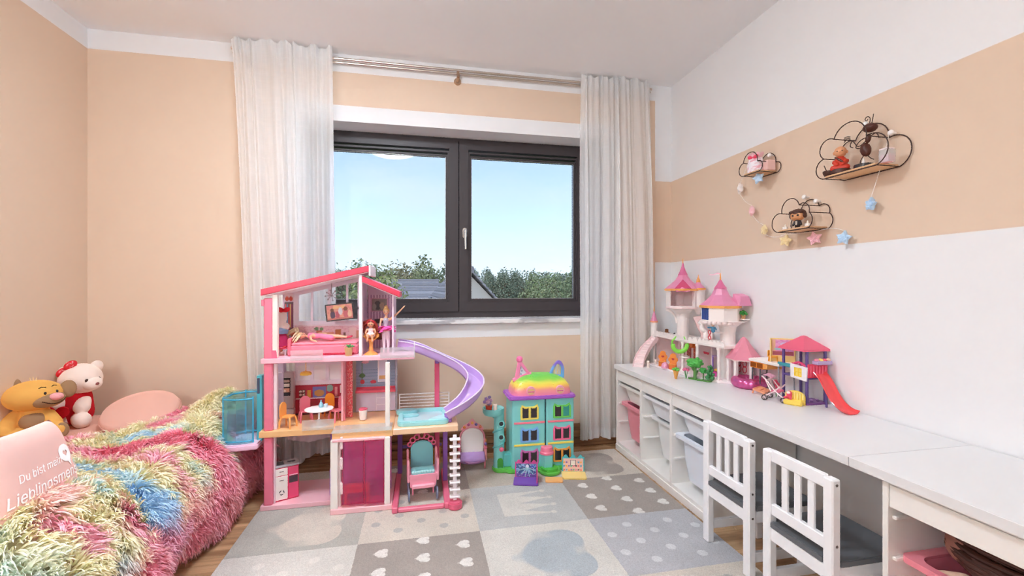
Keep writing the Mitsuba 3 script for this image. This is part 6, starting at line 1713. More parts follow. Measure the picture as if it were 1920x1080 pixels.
with frame(1.530, 2.105, 0.826, -30):
    put(k + '__body', blob([(((0, 0, 0.004), 0.010), ((0, 0, 0.022), 0.0085)), (((-0.008, 0, 0.022), 0.004), ((-0.026, -0.004, 0.022), 0.003)), (((0.008, 0, 0.022), 0.004), ((0.016, -0.004, 0.012), 0.003))], 0.004, 2), '#3f7a9c', 'plastic', 60)
    put(k + '__head', ell((0, -0.001, 0.034), 0.008, 2), '#d8a684', 'plastic', True)
    put(k + '__hair', ell((0, 0.002, 0.037), (0.0085, 0.008, 0.008), 2), '#6a4630', 'plastic', True)
    put(k + '__perch', cyl((0.004, 0.002, -0.006), (0.060, 0.045, -0.006), 0.0035, n=8), CW)
k = thing('toy_plant', 'small green toy plant on the ledge right of the right castle tower', 'toy plant')
put(k + '__leaves', cat(*[ell((1.690 + 0.012 * math.cos(a), 2.075 + 0.012 * math.sin(a), 0.925 + 0.006 * math.sin(3 * a)), (0.010, 0.006, 0.008), 1, rz=math.degrees(a)) for a in np.arange(8) * 0.785], ell((1.69, 2.075, 0.932), 0.010, 1)), '#3f9a46', 'plastic', True)
put(k + '__pot', cyl((1.690, 2.075, 0.895), (1.690, 2.075, 0.918), 0.009, 0.012, 12), '#c99a6a')
put(k + '__ledge', bx(1.672, 1.715, 2.055, 2.095, 0.888, 0.895, 0.002), CW)


def leafy(key, c, r, n, seed, col, squash=1.0):
    q = np.random.default_rng(seed)
    ms = []
    for i in range(n):
        d = q.normal(size=3)
        d /= np.linalg.norm(d)
        ms.append(ell(np.array(c) + d * r * [1, 1, squash], (r * 0.34, r * 0.34, r * 0.26), 1))
    ms.append(ell(c, (r, r, r * squash), 2))
    return put(key, cat(*ms), col, 'plastic', True)


k = thing('toy_trees', 'group of green plastic toy trees on a shared base in front of the castle', 'toy trees')
put(k + '__base', flatbox(LineString([(1.455, 2.19), (1.475, 2.14), (1.50, 2.10)]).buffer(0.016), DZ, DZ + 0.006, 'xy', 0.002), '#4f8a3e')
leafy(k + '__crown', (1.462, 2.165, 0.652), 0.034, 26, 1, '#4fae4a', 0.7)
put(k + '__trunk', cat(cyl((1.463, 2.165, DZ + 0.006), (1.462, 2.165, 0.632), 0.010, 0.008, 10), *[tube([(1.463, 2.165, 0.58 + 0.01 * i), (1.463 + 0.018 * math.cos(i * 1.3), 2.165 + 0.018 * math.sin(i * 1.3), 0.61 + 0.008 * i)], [0.006, 0.004], 6) for i in range(5)]), '#5a8a48')
leafy(k + '__crown', (1.478, 2.115, 0.617), 0.017, 16, 2, '#3f9a46', 0.8)
put(k + '__trunk', cyl((1.478, 2.115, DZ + 0.006), (1.478, 2.115, 0.606), 0.003, n=8), '#4e7a3c')
put(k + '__trunk', cyl((1.498, 2.085, DZ + 0.004), (1.498, 2.085, 0.640), 0.005, 0.002, 8), '#4e7a3c')
for i in range(16):
    a = i * 2.4
    z = 0.578 + 0.0045 * i
    r_ = 0.024 * (1 - 0.035 * i)
    put(k + '__leaf', ell((1.498 + r_ * 0.6 * math.cos(a), 2.085 + r_ * 0.6 * math.sin(a), z), (r_ * 0.62, 0.006, 0.0085), 1, rz=math.degrees(a), ry=-35), '#3d7f4a', 'plastic', True)
k = thing('toy_flowers', 'small pink toy rose bush beside the green toy trees', 'toy plant')
put(k + '__bush', cat(*[tube([(1.428, 2.195, DZ), (1.428 + 0.010 * math.cos(a), 2.195 + 0.010 * math.sin(a), DZ + 0.045)], [0.0018, 0.0014], 5) for a in np.arange(5) * 1.25]), '#4f8a4a')
for i in range(5):
    a = i * 1.25
    put(k + '__rose', ell((1.428 + 0.012 * math.cos(a), 2.195 + 0.012 * math.sin(a), DZ + 0.050 + 0.004 * (i % 2)), 0.0075, 2), '#e06a94', 'plastic', True)
k = thing('toy_flower_pot', 'orange cone-shaped toy pot with green leaves at the front of the desk', 'toy plant')
put(k + '__pot', lathe([(0.006, DZ), (0.010, DZ + 0.02), (0.015, DZ + 0.042), (0.017, DZ + 0.046), (0.012, DZ + 0.046)], 16, 1.372, 2.205), '#dfa04e')
put(k + '__leaves', cat(*[ell((1.372 + 0.012 * math.cos(a), 2.205 + 0.012 * math.sin(a), DZ + 0.052 + 0.003 * math.cos(2 * a)), (0.009, 0.005, 0.006), 1, rz=math.degrees(a)) for a in np.arange(7) * 0.9], ell((1.372, 2.205, DZ + 0.056), 0.009, 1)), '#68c04e', 'plastic', True)

# ---------------------------------------------------------------- toys along the wall
k = thing('swim_ring', 'shiny metallic pink inflatable toy swim ring on the desk', 'swim ring')
a = np.linspace(0, 2 * np.pi, 96, endpoint=False)
R0, r0 = 0.058, 0.0265
u_, v_ = np.meshgrid(a, np.linspace(0, 2 * np.pi, 24, endpoint=False), indexing='ij')
rr = r0 * (1 - 0.10 * np.abs(np.cos(7 * u_)) ** 6)
pp = np.stack([1.618 + (R0 + rr * np.cos(v_)) * np.cos(u_), 1.945 + (R0 + rr * np.cos(v_)) * np.sin(u_), DZ + 0.0268 + rr * np.sin(v_)], -1).reshape(-1, 3)
i_ = np.arange(96 * 24).reshape(96, 24)
A, B, Cc, D = i_, np.roll(i_, -1, 0), np.roll(np.roll(i_, -1, 0), -1, 1), np.roll(i_, -1, 1)
tor = trimesh.Trimesh(pp, np.vstack([np.stack([A.ravel(), B.ravel(), Cc.ravel()], 1), np.stack([A.ravel(), Cc.ravel(), D.ravel()], 1)]), process=False)
scene['foil'] = pr(0.22, 0.6, metallic=0.75)
put(k + '__ring', tor, '#df6aa8', 'foil', True)
put(k + '__valve', cyl((1.676, 1.915, DZ + 0.042), (1.684, 1.909, DZ + 0.050), 0.004, n=10), '#f0a8cc')
k = thing('toy_desk', 'white toy desk with open orange drawers and thin grey legs against the wall', 'toy desk')
with frame(at(1.655, 1.835, DZ, 90) @ np.diag([1.0, -1.0, 1.0, 1.0])):
    put(k + '__top', bx(-0.095, 0.095, -0.055, 0.050, 0.138, 0.152, 0.003), '#f2eee9')
    put(k + '__drawer_case', bx(0.000, 0.088, -0.050, 0.045, 0.108, 0.138, 0.002), '#e8913a')
    put(k + '__drawer_case', bx(-0.02, 0.000, -0.050, 0.045, 0.112, 0.138, 0.002), '#f0a85c')
    for x0_ in (0.006, 0.048):
        put(k + '__drawer_opening', bx(x0_, x0_ + 0.036, -0.0512, -0.049, 0.112, 0.134), '#8c4a22', 'matte', False)
    for x, y in ((0.082, -0.045), (0.030, -0.045), (-0.088, -0.045), (-0.088, 0.04), (0.082, 0.04)):
        put(k + '__leg', cyl((x * 0.95, y * 0.95, 0.138 if x < 0 else 0.11), (x, y, 0.0), 0.0035, 0.0028, 8), '#4f5054' if x > 0 else '#8f9296', 'satin')
k = thing('toy_vanity', 'yellow and pink toy dressing table standing on the white toy desk', 'toy furniture')
with frame(1.668, 1.785, DZ + 0.1522, -40):
    put(k + '__back', bx(-0.050, 0.050, 0.0, 0.008, 0, 0.110, 0.002), '#f0cf86')
    decal(k + '__picture', -0.043, 0.043, 0.03, 0.104, -0.001, '#d98cc0', [('r', -0.02, 0.03, 0.065, 0.092, '#dcd0ea'), ('n', 120, 0.62, '#e8a8d0'), ('r', -0.043, -0.03, 0.03, 0.104, '#efc0a0'), ('r', -0.043, 0.043, 0.03, 0.05, '#a8505c'), ('r', -0.035, -0.008, 0.055, 0.062, '#8fd0c8')], 'plastic', 40, 34)
    put(k + '__side', bx(-0.054, -0.049, -0.02, 0.008, 0, 0.110, 0.001), '#f3d994')
k = thing('toy_chair', 'yellow-orange toy armchair on the white toy desk', 'toy chair')
with frame(1.640, 1.815, DZ + 0.1522, -40):
    put(k + '__seat', flatbox(rrect(-0.020, 0.020, -0.020, 0.018, 0.010), 0.018, 0.026, 'xy', 0.002), '#eea83c')
    put(k + '__backrest', grid(22, 6, lambda u, v: np.stack([0.023 * np.cos(np.pi * u), 0.021 * np.sin(np.pi * u) - 0.004, 0.020 + 0.030 * v], -1), 0.003), '#f0b048', 'plastic', True)
    for x, y in ((-0.015, -0.014), (0.015, -0.014), (-0.015, 0.012), (0.015, 0.012)):
        put(k + '__leg', cyl((x, y, 0.018), (x * 1.2, y * 1.2, 0), 0.003, n=8), '#e89a30')
k = thing('toy_rack', 'orange lattice toy rack lying on the desk beside the swim ring', 'toy rack')
with frame(1.585, 1.82, DZ + 0.016, 28, rx=14):
    put(k + '__frame', cat(flatbox(Polygon(rrect(-0.042, 0.042, -0.028, 0.028, 0.004)).difference(unary_union([sbox(-0.037 + 0.0195 * i, -0.023 + j * 0.0245, -0.022 + 0.0195 * i, -0.001 + j * 0.0245) for i in range(4) for j in range(2)])), -0.004, 0.004, 'xy', 0.001)), '#efa680')
    for i, (x, y) in enumerate(((-0.038, -0.024), (0.038, -0.024), (-0.038, 0.024), (0.038, 0.024))):
        put(k + '__foot', cyl((x, y, -0.004), (x, y, -0.010 - (0.0 if y < 0 else 0.010)), 0.0035, n=8), '#e9976c')
k = thing('toy_flower', 'small red toy flower standing between the rack and the stroller', 'toy plant')
put(k + '__bloom', cat(*[ell((1.600 + 0.008 * math.cos(a), 1.752 + 0.008 * math.sin(a), DZ + 0.058 + 0.012 * math.sin(a)), 0.0085, 1) for a in np.arange(6) * 1.047], ell((1.595, 1.75, DZ + 0.058), 0.007, 1)), '#e2506a', 'plastic', True)
put(k + '__stem', cyl((1.600, 1.752, DZ), (1.600, 1.752, DZ + 0.052), 0.002, n=6), '#4f8a4a')
# double toy stroller
k = thing('toy_stroller', 'pale pink toy twin stroller with double black wheels on the desk', 'toy stroller')
with frame(1.548, 1.690, DZ, -62):
    F = '#efd3d6'
    for y in (-0.030, 0.030):
        put(k + '__side_frame', tube(smooth_path([(-0.052, y, 0.106), (-0.030, y, 0.086), (0.0, y, 0.050), (0.034, y, 0.022)], 14), 0.003, 8), F)
        put(k + '__cross_frame', tube([(-0.040, y, 0.018), (0.0, y, 0.045), (0.022, y, 0.070)], 0.003, 8), F)
    for y in (-0.016, 0.016):
        put(k + '__seat', flatbox(rrect(-0.016, 0.020, y - 0.013, y + 0.013, 0.005), 0.040, 0.047, 'xy', 0.002), '#e07a94', 'fabric')
        put(k + '__backrest', hull([(-0.018 + dx, y + dy, z) for dx, z in ((0, 0.042), (0.005, 0.042), (-0.022, 0.090), (-0.017, 0.090)) for dy in (-0.012, 0.012)]), '#f0e0d8', 'fabric')
        put(k + '__strap', tube([(-0.012, y - 0.005, 0.050), (-0.028, y + 0.003, 0.086)], 0.0018, 6), '#7a6a74')
        put(k + '__hood', grid(12, 8, lambda u, v: np.stack([-0.045 + 0.030 * np.sin(v * 1.5), y - 0.014 + 0.028 * u, 0.096 + 0.014 * np.cos(v * 1.5) + 0.002 * np.sin(np.pi * u)], -1), 0.0015), '#d9a0b4', 'fabric', True)
    put(k + '__handle', tube([(-0.055, -0.032, 0.108), (-0.058, 0, 0.112), (-0.055, 0.032, 0.108)], 0.0035, 8), '#5a4a58')
    put(k + '__footrest', bx(0.028, 0.050, -0.028, 0.028, 0.020, 0.026, 0.002), '#c9c6d2')
    for x in (-0.040, 0.036):
        for y in (-0.030, 0.030):
            for d_ in (-0.006, 0.006):
                rim, hub = wheel((x, y + d_, 0.0125), 0.012, (0, 1, 0), 0.004, 16)
                w_ = put(k + '__wheel', rim, '#3a3034', 'plastic', True)
                put(w_ + '__hub', hub, '#e6cdd2')
# play tower
k = thing('toy_playground', 'toy playground tower with a pink roof, purple posts and a red slide against the wall', 'toy playground')
px0, px1, py0, py1 = 1.612, 1.704, 1.598, 1.722
for x in (px0, px1):
    for y in (py0, py1):
        put(k + '__post', cat(bx(x - 0.005, x + 0.005, y - 0.005, y + 0.005, DZ, 0.790, 0.0015)), '#5d4a86')
put(k + '__base', bx(px0 - 0.008, px1 + 0.008, py0 - 0.008, py0 + 0.075, DZ, DZ + 0.009, 0.002), '#7a4a8c')
for i in range(6):
    put(k + '__stone', ell((px0 + 0.01 + 0.016 * i, py0 + 0.018 + 0.018 * (i % 2), DZ + 0.010), (0.007, 0.006, 0.003), 1), '#b58ac0' if i % 2 else '#5a3a70', 'plastic', True)
put(k + '__roof', cone_roof((px0 + px1) / 2, (py0 + py1) / 2, [(0.098, 0.788), (0.096, 0.796), (0.010, 0.848), (0.003, 0.850)], 4, 45), '#e8627f', 'plastic', False)
put(k + '__deck', bx(px0 - 0.003, px1 + 0.003, py0 - 0.003, py1 + 0.003, 0.668, 0.676, 0.002), '#5d4a86')
put(k + '__teal_bar', bx(px0 - 0.006, px0 + 0.004, 1.672, py1 + 0.030, 0.706, 0.722, 0.002), '#3f98a4')
put(k + '__pink_rail', cat(tube(smooth_path([(px0 - 0.002, 1.672, 0.722), (px0 - 0.002, 1.64, 0.736), (px0 - 0.002, py0, 0.724)], 10), 0.005, 8), *[cyl((px0 - 0.002, 1.60 + 0.012 * i, 0.676), (px0 - 0.002, 1.60 + 0.012 * i, 0.730), 0.0025, n=6) for i in range(7)]), '#dd4a78')
wp = put(k + '__window_panel', flatbox(Polygon([(1.672, 0.668), (1.590, 0.662), (1.586, 0.722), (1.672, 0.728)]).difference(sbox(1.612, 0.676, 1.652, 0.714)), px0 - 0.014, px0 - 0.006, 'yz', 0.001), '#f3f1f4')
put(wp + '__window', cat(ext(sbox(1.612, 0.676, 1.652, 0.714).difference(unary_union([sbox(1.616 + 0.018 * i, 0.680 + 0.017 * j, 1.630 + 0.018 * i, 0.693 + 0.017 * j) for i in range(2) for j in range(2)])), px0 - 0.012, px0 - 0.008, 'yz')), '#efd04c', 'plastic', False)
put(wp + '__shutter', ext(sbox(1.614, 0.678, 1.650, 0.712), px0 - 0.0085, px0 - 0.0075, 'yz'), '#f5e07a', 'plastic', False)
rp_ = put(k + '__red_panel', bx(px0 - 0.004, px1 + 0.004, py0 - 0.010, py0 - 0.004, 0.676, 0.735, 0.002), '#dd3e5c')
for i in range(6):
    put(rp_ + '__slat', bx(px0 + 0.002 + 0.015 * i, px0 + 0.012 + 0.015 * i, py0 - 0.013, py0 - 0.010, 0.682, 0.728, 0.001), '#e85a74')
ps_ = smooth_path([(0, 1.588, 0.695), (0, 1.562, 0.672), (0, 1.525, 0.618), (0, 1.488, 0.578), (0, 1.455, 0.565), (0, 1.435, 0.5645)], 26)
put(k + '__slide', grid(26, 7, lambda u, v: np.stack([1.632 + 0.062 * v + 0 * u, ps_[:, None, 1] + 0 * v, ps_[:, None, 2] + np.array([0.012, 0.002, 0, 0, 0, 0.002, 0.012])[None, :]], -1), 0.003), '#ee4a4c', 'gloss', 50)
put(k + '__slide_support', bx(1.655, 1.662, 1.545, 1.552, DZ, 0.642, 0.001), '#5d4a86')
k = thing('toy_box', 'pink and yellow toy food tray on the deck beside the playground roof', 'toy tray')
with frame(1.672, 1.560, 0.7352, 0):
    put(k + '__tray', bx(-0.045, 0.032, -0.0, 0.030, 0, 0.016, 0.003), '#b9a2c9')
    for i, c in enumerate(('#e88aa0', '#f2d46a', '#e0566c', '#f5c0a0')):
        put(k + '__item', ell((-0.034 + 0.019 * i, 0.015, 0.018), (0.010, 0.010, 0.008), 2), c, 'gloss', True)
k = thing('toy_sofa', 'yellow ribbed toy sofa on the desk in front of the playground tower', 'toy sofa')
with frame(1.566, 1.612, DZ, -58):
    put(k + '__seat', bx(-0.040, 0.030, -0.022, 0.016, 0, 0.022, 0.005), '#efd35c')
    put(k + '__backrest', flatbox(np.vstack([[(-0.042, 0.0), (0.034, 0.0), (0.034, 0.030)], arc(-0.004, 0.034, 0.038, 0, 180, 16, 0.024), [(-0.042, 0.030)]]), 0.012, 0.024, 'xz', 0.003), '#f0d768')
    for i in range(7):
        put(k + '__rib', cyl((-0.036 + 0.0105 * i, 0.0105, 0.022), (-0.036 + 0.0105 * i, 0.0105, 0.048 + 0.006 * math.sin(i * 0.52)), 0.004, n=8), '#f6e48a')
k = thing('toy_plush', 'tiny red and white soft toy sitting on the yellow toy sofa', 'toy plush')
with frame(1.556, 1.632, DZ + 0.0225, -70):
    put(k + '__body', blob([(((0, 0, 0.010), 0.010), ((0, 0, 0.024), 0.010)), (((-0.008, -0.006, 0.006), 0.005), ((-0.012, -0.014, 0.005), 0.005)), (((0.008, -0.006, 0.006), 0.005), ((0.012, -0.014, 0.005), 0.005))], 0.004, 2), '#e0566e', 'fabric', 60)
    put(k + '__face', ell((0, -0.006, 0.026), (0.0075, 0.005, 0.007), 2), '#f6e4dc', 'fabric', True)

# ================================================================ soft toys on the bed
E3 = np.array([0, 0, EYE])


def far(p, s):
    """The point s times as far from the eye level point of the room (keeps sizes in proportion)."""
    return E3 + (np.array(p, float) - E3) * s


def ellf(c, f, r_f, r_s, r_u, sub=3):
    """Ellipsoid with its axes along the facing f, sideways and up."""
    f = np.array(f, float) / np.linalg.norm(f)
    s = np.cross([0, 0, 1], f)
    s /= np.linalg.norm(s)
    u = np.cross(f, s)
    m = trimesh.creation.icosphere(subdivisions=sub)
    v = m.vertices
    return trimesh.Trimesh(np.array(c) + v[:, :1] * r_f * f + v[:, 1:2] * r_s * s + v[:, 2:] * r_u * u, m.faces, process=False)


def on_head(hc, f, rf, rs, ru, side, up, lift=1.0):
    """Point on the head's ellipsoid; side, up in units of its radii."""
    f = np.array(f, float) / np.linalg.norm(f)
    s = np.cross([0, 0, 1], f)
    s /= np.linalg.norm(s)
    u = np.cross(f, s)
    fw = math.sqrt(max(0.0, 1 - side ** 2 - up ** 2)) * lift
    return np.array(hc) + f * rf * fw + s * rs * side * lift + u * ru * up * lift


TAN, TAND, BRN = '#e2ac5c', '#d79c4c', '#9a7a5c'
k = thing('plush_teddy', 'yellow plush bear with a brown muzzle and a pink nose on the bed', 'plush toy')
S = 1.022
q_ = lambda x, z, y=2.34: far((x, y, z), S)
fb, fh = (0.75, -0.66, 0), (0.93, -0.36, 0.06)
hc = q_(-1.678, 0.585)
put(k + '__body', blob([((q_(-1.672, 0.455), 0.062), (q_(-1.672, 0.505), 0.050)),
                        ((q_(-1.718, 0.510, 2.325), 0.028), (q_(-1.745, 0.468, 2.29), 0.034)), ((q_(-1.745, 0.468, 2.29), 0.034), (q_(-1.715, 0.455, 2.245), 0.030)),
                        ((q_(-1.625, 0.495), 0.028), (q_(-1.600, 0.462, 2.33), 0.034)),
                        ((q_(-1.690, 0.430, 2.30), 0.036), (q_(-1.672, 0.420, 2.22), 0.033)), ((q_(-1.672, 0.420, 2.22), 0.033), (q_(-1.655, 0.422, 2.18), 0.036)),
                        ((q_(-1.635, 0.432, 2.33), 0.036), (q_(-1.585, 0.440, 2.30), 0.034)), ((q_(-1.585, 0.440, 2.30), 0.034), (q_(-1.560, 0.442, 2.29), 0.038))], 0.012, 8), TAN, 'fabric', 70)
put(k + '__head', ellf(hc, fh, 0.100, 0.098, 0.068, 4), TAN, 'fabric', True)
put(k + '__muzzle', ellf(on_head(hc, fh, 0.1, 0.098, 0.068, 0.10, -0.40, 0.74), fh, 0.050, 0.062, 0.036, 3), BRN, 'fabric', True)
put(k + '__nose', ellf(on_head(hc, fh, 0.1, 0.098, 0.068, 0.08, -0.10, 1.14), fh, 0.024, 0.024, 0.016, 3), '#eba8ac', 'fabric', True)
put(k + '__belly', ellf(q_(-1.658, 0.478, 2.315), fb, 0.048, 0.048, 0.042, 3), BRN, 'fabric', True)
put(k + '__sole', ellf(q_(-1.538, 0.440, 2.285), (0.9, -0.4, 0.1), 0.014, 0.030, 0.034, 2), BRN, 'fabric', True)
for sd_, c, rx_ in ((1, q_(-1.772, 0.632, 2.33), 0), (-1, q_(-1.582, 0.600, 2.39), 0)):
    put(k + '__ear', ellf(c, (0.6, -0.8, 0.2), 0.018, 0.048 if sd_ > 0 else 0.030, 0.040, 3), BRN, 'fabric', True)
for sd_ in (-0.26, 0.20):
    put(k + '__eye', ellf(on_head(hc, fh, 0.1, 0.098, 0.068, sd_ + 0.05, 0.18, 1.0), fh, 0.004, 0.005, 0.007, 2), '#241a16', 'gloss', True)
    put(k + '__eyebrow', tube([on_head(hc, fh, 0.1, 0.098, 0.068, sd_ + 0.05 + a, 0.48 + 0.10 * math.cos(a * 9), 1.005) for a in np.linspace(-0.12, 0.12, 7)], 0.0018, 6), '#4a3626', 'matte')
mz = on_head(hc, fh, 0.1, 0.098, 0.068, 0.10, -0.40, 0.74)
put(k + '__smile', tube([on_head(mz, fh, 0.050, 0.062, 0.036, a, 0.10 - 0.62 * math.cos(a * 1.9), 1.01) for a in np.linspace(-0.72, 0.72, 17)], 0.0017, 6), '#2e201a', 'matte')
put(k + '__tuft', cat(*[tube([hc + [0.01 * i, 0, 0.066], hc + [0.014 * i, -0.004, 0.085 - 0.003 * abs(i)]], [0.003, 0.001], 5) for i in (-1, 0, 1)]), '#f0d7a6', 'fabric')
put(k + '__navel', ellf(q_(-1.627, 0.478, 2.292), fb, 0.003, 0.003, 0.003, 1), '#5a4232', 'fabric', True)

k = thing('plush_teddy', 'white plush bear with a red sequin bow holding a red heart', 'plush toy')
S = 1.012
q_ = lambda x, z, y=2.58: far((x, y, z), S)
WB_ = '#f2e2d8'
fh, fb = (0.93, -0.36, -0.05), (0.62, -0.78, 0)
hc = q_(-1.655, 0.610)
put(k + '__body', blob([((q_(-1.665, 0.440), 0.060), (q_(-1.662, 0.515), 0.050)),
                        ((q_(-1.628, 0.505, 2.56), 0.028), (q_(-1.612, 0.482, 2.52), 0.033)), ((q_(-1.705, 0.505, 2.55), 0.028), (q_(-1.722, 0.485, 2.51), 0.030)),
                        ((q_(-1.640, 0.425, 2.55), 0.034), (q_(-1.600, 0.425, 2.50), 0.038)), ((q_(-1.70, 0.425, 2.55), 0.034), (q_(-1.715, 0.425, 2.50), 0.036))], 0.012, 8), WB_, 'fabric', 70)
put(k + '__vest', blob([((q_(-1.665, 0.445, 2.577), 0.063), (q_(-1.662, 0.520, 2.577), 0.053))], 0.012, 2), '#c4202c', 'fabric', 70)
put(k + '__head', ellf(hc, fh, 0.082, 0.084, 0.076, 4), WB_, 'fabric', True)
put(k + '__muzzle', ellf(on_head(hc, fh, 0.082, 0.084, 0.076, 0.05, -0.28, 0.80), fh, 0.036, 0.044, 0.036, 3), '#f6e9e0', 'fabric', True)
put(k + '__nose', ellf(on_head(hc, fh, 0.082, 0.084, 0.076, 0.03, -0.18, 1.21), fh, 0.006, 0.009, 0.007, 2), '#8a4a48', 'gloss', True)
for sd_ in (-0.36, 0.30):
    put(k + '__eye', ellf(on_head(hc, fh, 0.082, 0.084, 0.076, sd_, 0.04, 1.0), fh, 0.004, 0.0075, 0.009, 2), '#3a2018', 'gloss', True)
for c in (q_(-1.728, 0.642, 2.585), q_(-1.618, 0.662, 2.63)):
    put(k + '__ear', ellf(c, fh, 0.018, 0.030, 0.030, 3), WB_, 'fabric', True)
for c, a in ((q_(-1.672, 0.684, 2.54), 35), (q_(-1.700, 0.652, 2.535), -20)):
    b_ = put(k + '__bow', ell(c, (0.028, 0.012, 0.020), 3, rz=40, ry=-40), '#d4202e', 'gloss', True)
    for i in range(16):
        r = np.random.default_rng(i)
        put(b_ + '__sequin', ell(c + np.array([0.020 * r.uniform(-1, 1), -0.011, 0.014 * r.uniform(-1, 1)]), (0.0028, 0.0018, 0.0028), 1), '#f3a0a4', 'metal', True)
hp = heart_poly(0.052)
with frame(at(*q_(-1.692, 0.462, 2.475), rz=35, ry=8)):
    put(k + '__heart', cat(flatbox(hp, -0.010, 0.012, 'xz', 0.010), flatbox(affinity.scale(Polygon(hp), 0.8, 0.8), -0.020, 0.018, 'xz', 0.008)), '#c61c2a', 'fabric', 60)
k = thing('plush_toy', 'edge of another yellow plush toy at the very left of the bed', 'plush toy')
put(k + '__body', blob([(((-1.700, 2.06, 0.432), 0.040), ((-1.690, 2.09, 0.470), 0.034)), (((-1.690, 2.06, 0.425), 0.030), ((-1.640, 2.07, 0.420), 0.028))], 0.012, 4), '#e6b565', 'fabric', 70)
put(k + '__foot', ell((-1.625, 2.07, 0.424), (0.022, 0.026, 0.030), 2), '#ddab5a', 'fabric', True)

# ================================================================ cloud shelves on the right wall
WIRE = '#3b2620'
XF, XW = 1.612, 1.716


def cloud(label, y_left, y_right, z0, lobes, knobs=()):
    """Wire cloud shelf. lobes: arcs (start, middle, end) in fractions of the width (0 at the far end) and metres above z0."""
    k = thing('cloud_shelf', label, 'wall shelf')
    w = y_left - y_right
    Y = lambda a: y_left - a * w
    joints = set()
    for x in (XF, XW):
        for (a0, h0), (am, hm), (a1, h1) in lobes:
            # circle through three points in (y, z)
            A, B, Cc = (np.array([Y(a0), z0 + h0]), np.array([Y(am), z0 + hm]), np.array([Y(a1), z0 + h1]))
            M = np.array([B - A, Cc - A]) * 2
            ctr = np.linalg.solve(M, [B @ B - A @ A, Cc @ Cc - A @ A])
            r = np.linalg.norm(A - ctr)
            t = [math.atan2(*(P - ctr)[::-1]) for P in (A, B, Cc)]
            while t[1] > t[0]:
                t[1] -= 2 * math.pi
            while t[2] > t[1]:
                t[2] -= 2 * math.pi
            if t[0] - t[2] > 2 * math.pi:
                t = [math.atan2(*(P - ctr)[::-1]) for P in (A, B, Cc)]
                while t[1] < t[0]:
                    t[1] += 2 * math.pi
                while t[2] < t[1]:
                    t[2] += 2 * math.pi
            th = np.linspace(t[0], t[2], 20)
            put(k + '__wire', tube(np.column_stack([np.full(20, x), ctr[0] + r * np.cos(th), ctr[1] + r * np.sin(th)]), 0.0020, 7), WIRE, 'satin', True)
            joints |= {(a0, h0), (a1, h1)}
    for a, h in joints:
        put(k + '__cross_wire', cyl((XF, Y(a), z0 + h), (XW, Y(a), z0 + h), 0.0018, n=7), WIRE, 'satin')
    y0, y1 = Y(lobes[0][0][0]), Y(lobes[-1][2][0])
    for x in (XF, XW):
        put(k + '__base_wire', cyl((x, y0, z0), (x, y1, z0), 0.0022, n=7), WIRE, 'satin')
    put(k + '__board', bx(XF - 0.001, XW, y1 + 0.004, y0 - 0.004, z0 + 0.0025, z0 + 0.0095, 0.001), '#d9ae84', 'satin')
    return k


LOB = [((0.13, 0.0), (0.0, 0.042), (0.125, 0.082)), ((0.125, 0.082), (0.06, 0.118), (0.28, 0.148)), ((0.28, 0.148), (0.56, 0.190), (0.73, 0.118)), ((0.73, 0.118), (1.0, 0.056), (0.86, 0.0))]
cloud('largest black wire cloud shelf on the right wall, nearest the camera', 1.553, 1.262, 1.505, LOB)
cloud('smallest black wire cloud shelf, highest and farthest along the right wall', 2.010, 1.850, 1.630, [((0.20, 0.0), (0.0, 0.035), (0.20, 0.066)), ((0.20, 0.066), (0.45, 0.108), (0.80, 0.052)), ((0.80, 0.052), (1.0, 0.03), (0.86, 0.0))])
cloud('middle-sized black wire cloud shelf with a dark-haired figurine, lowest on the right wall', 1.790, 1.572, 1.316, [((0.16, 0.0), (0.0, 0.044), (0.27, 0.082)), ((0.27, 0.082), (0.50, 0.142), (0.70, 0.106)), ((0.70, 0.106), (0.87, 0.105), (0.93, 0.066)), ((0.93, 0.066), (1.0, 0.030), (0.90, 0.0))])
# small white push knobs that hold the shelves
for lb, y, z in (('white wall knob at the top of the largest cloud shelf', 1.417, 1.700), ('white wall knob right of the largest cloud shelf top', 1.322, 1.634), ('white wall knob above the figurine shelf, left', 1.700, 1.472), ('white wall knob above the figurine shelf, right', 1.640, 1.442), ('white wall knob above the smallest cloud shelf', 1.905, 1.722)):
    k = thing('wall_knob', lb, 'wall knob')
    put(k + '__head', ell((1.700, y, z), (0.009, 0.0105, 0.0105), 2), '#f4f2f0', 'gloss', True)
    put(k + '__stem', cyl((1.700, y, z), (1.7235, y, z), 0.0045, n=10), '#efedea', 'plastic')

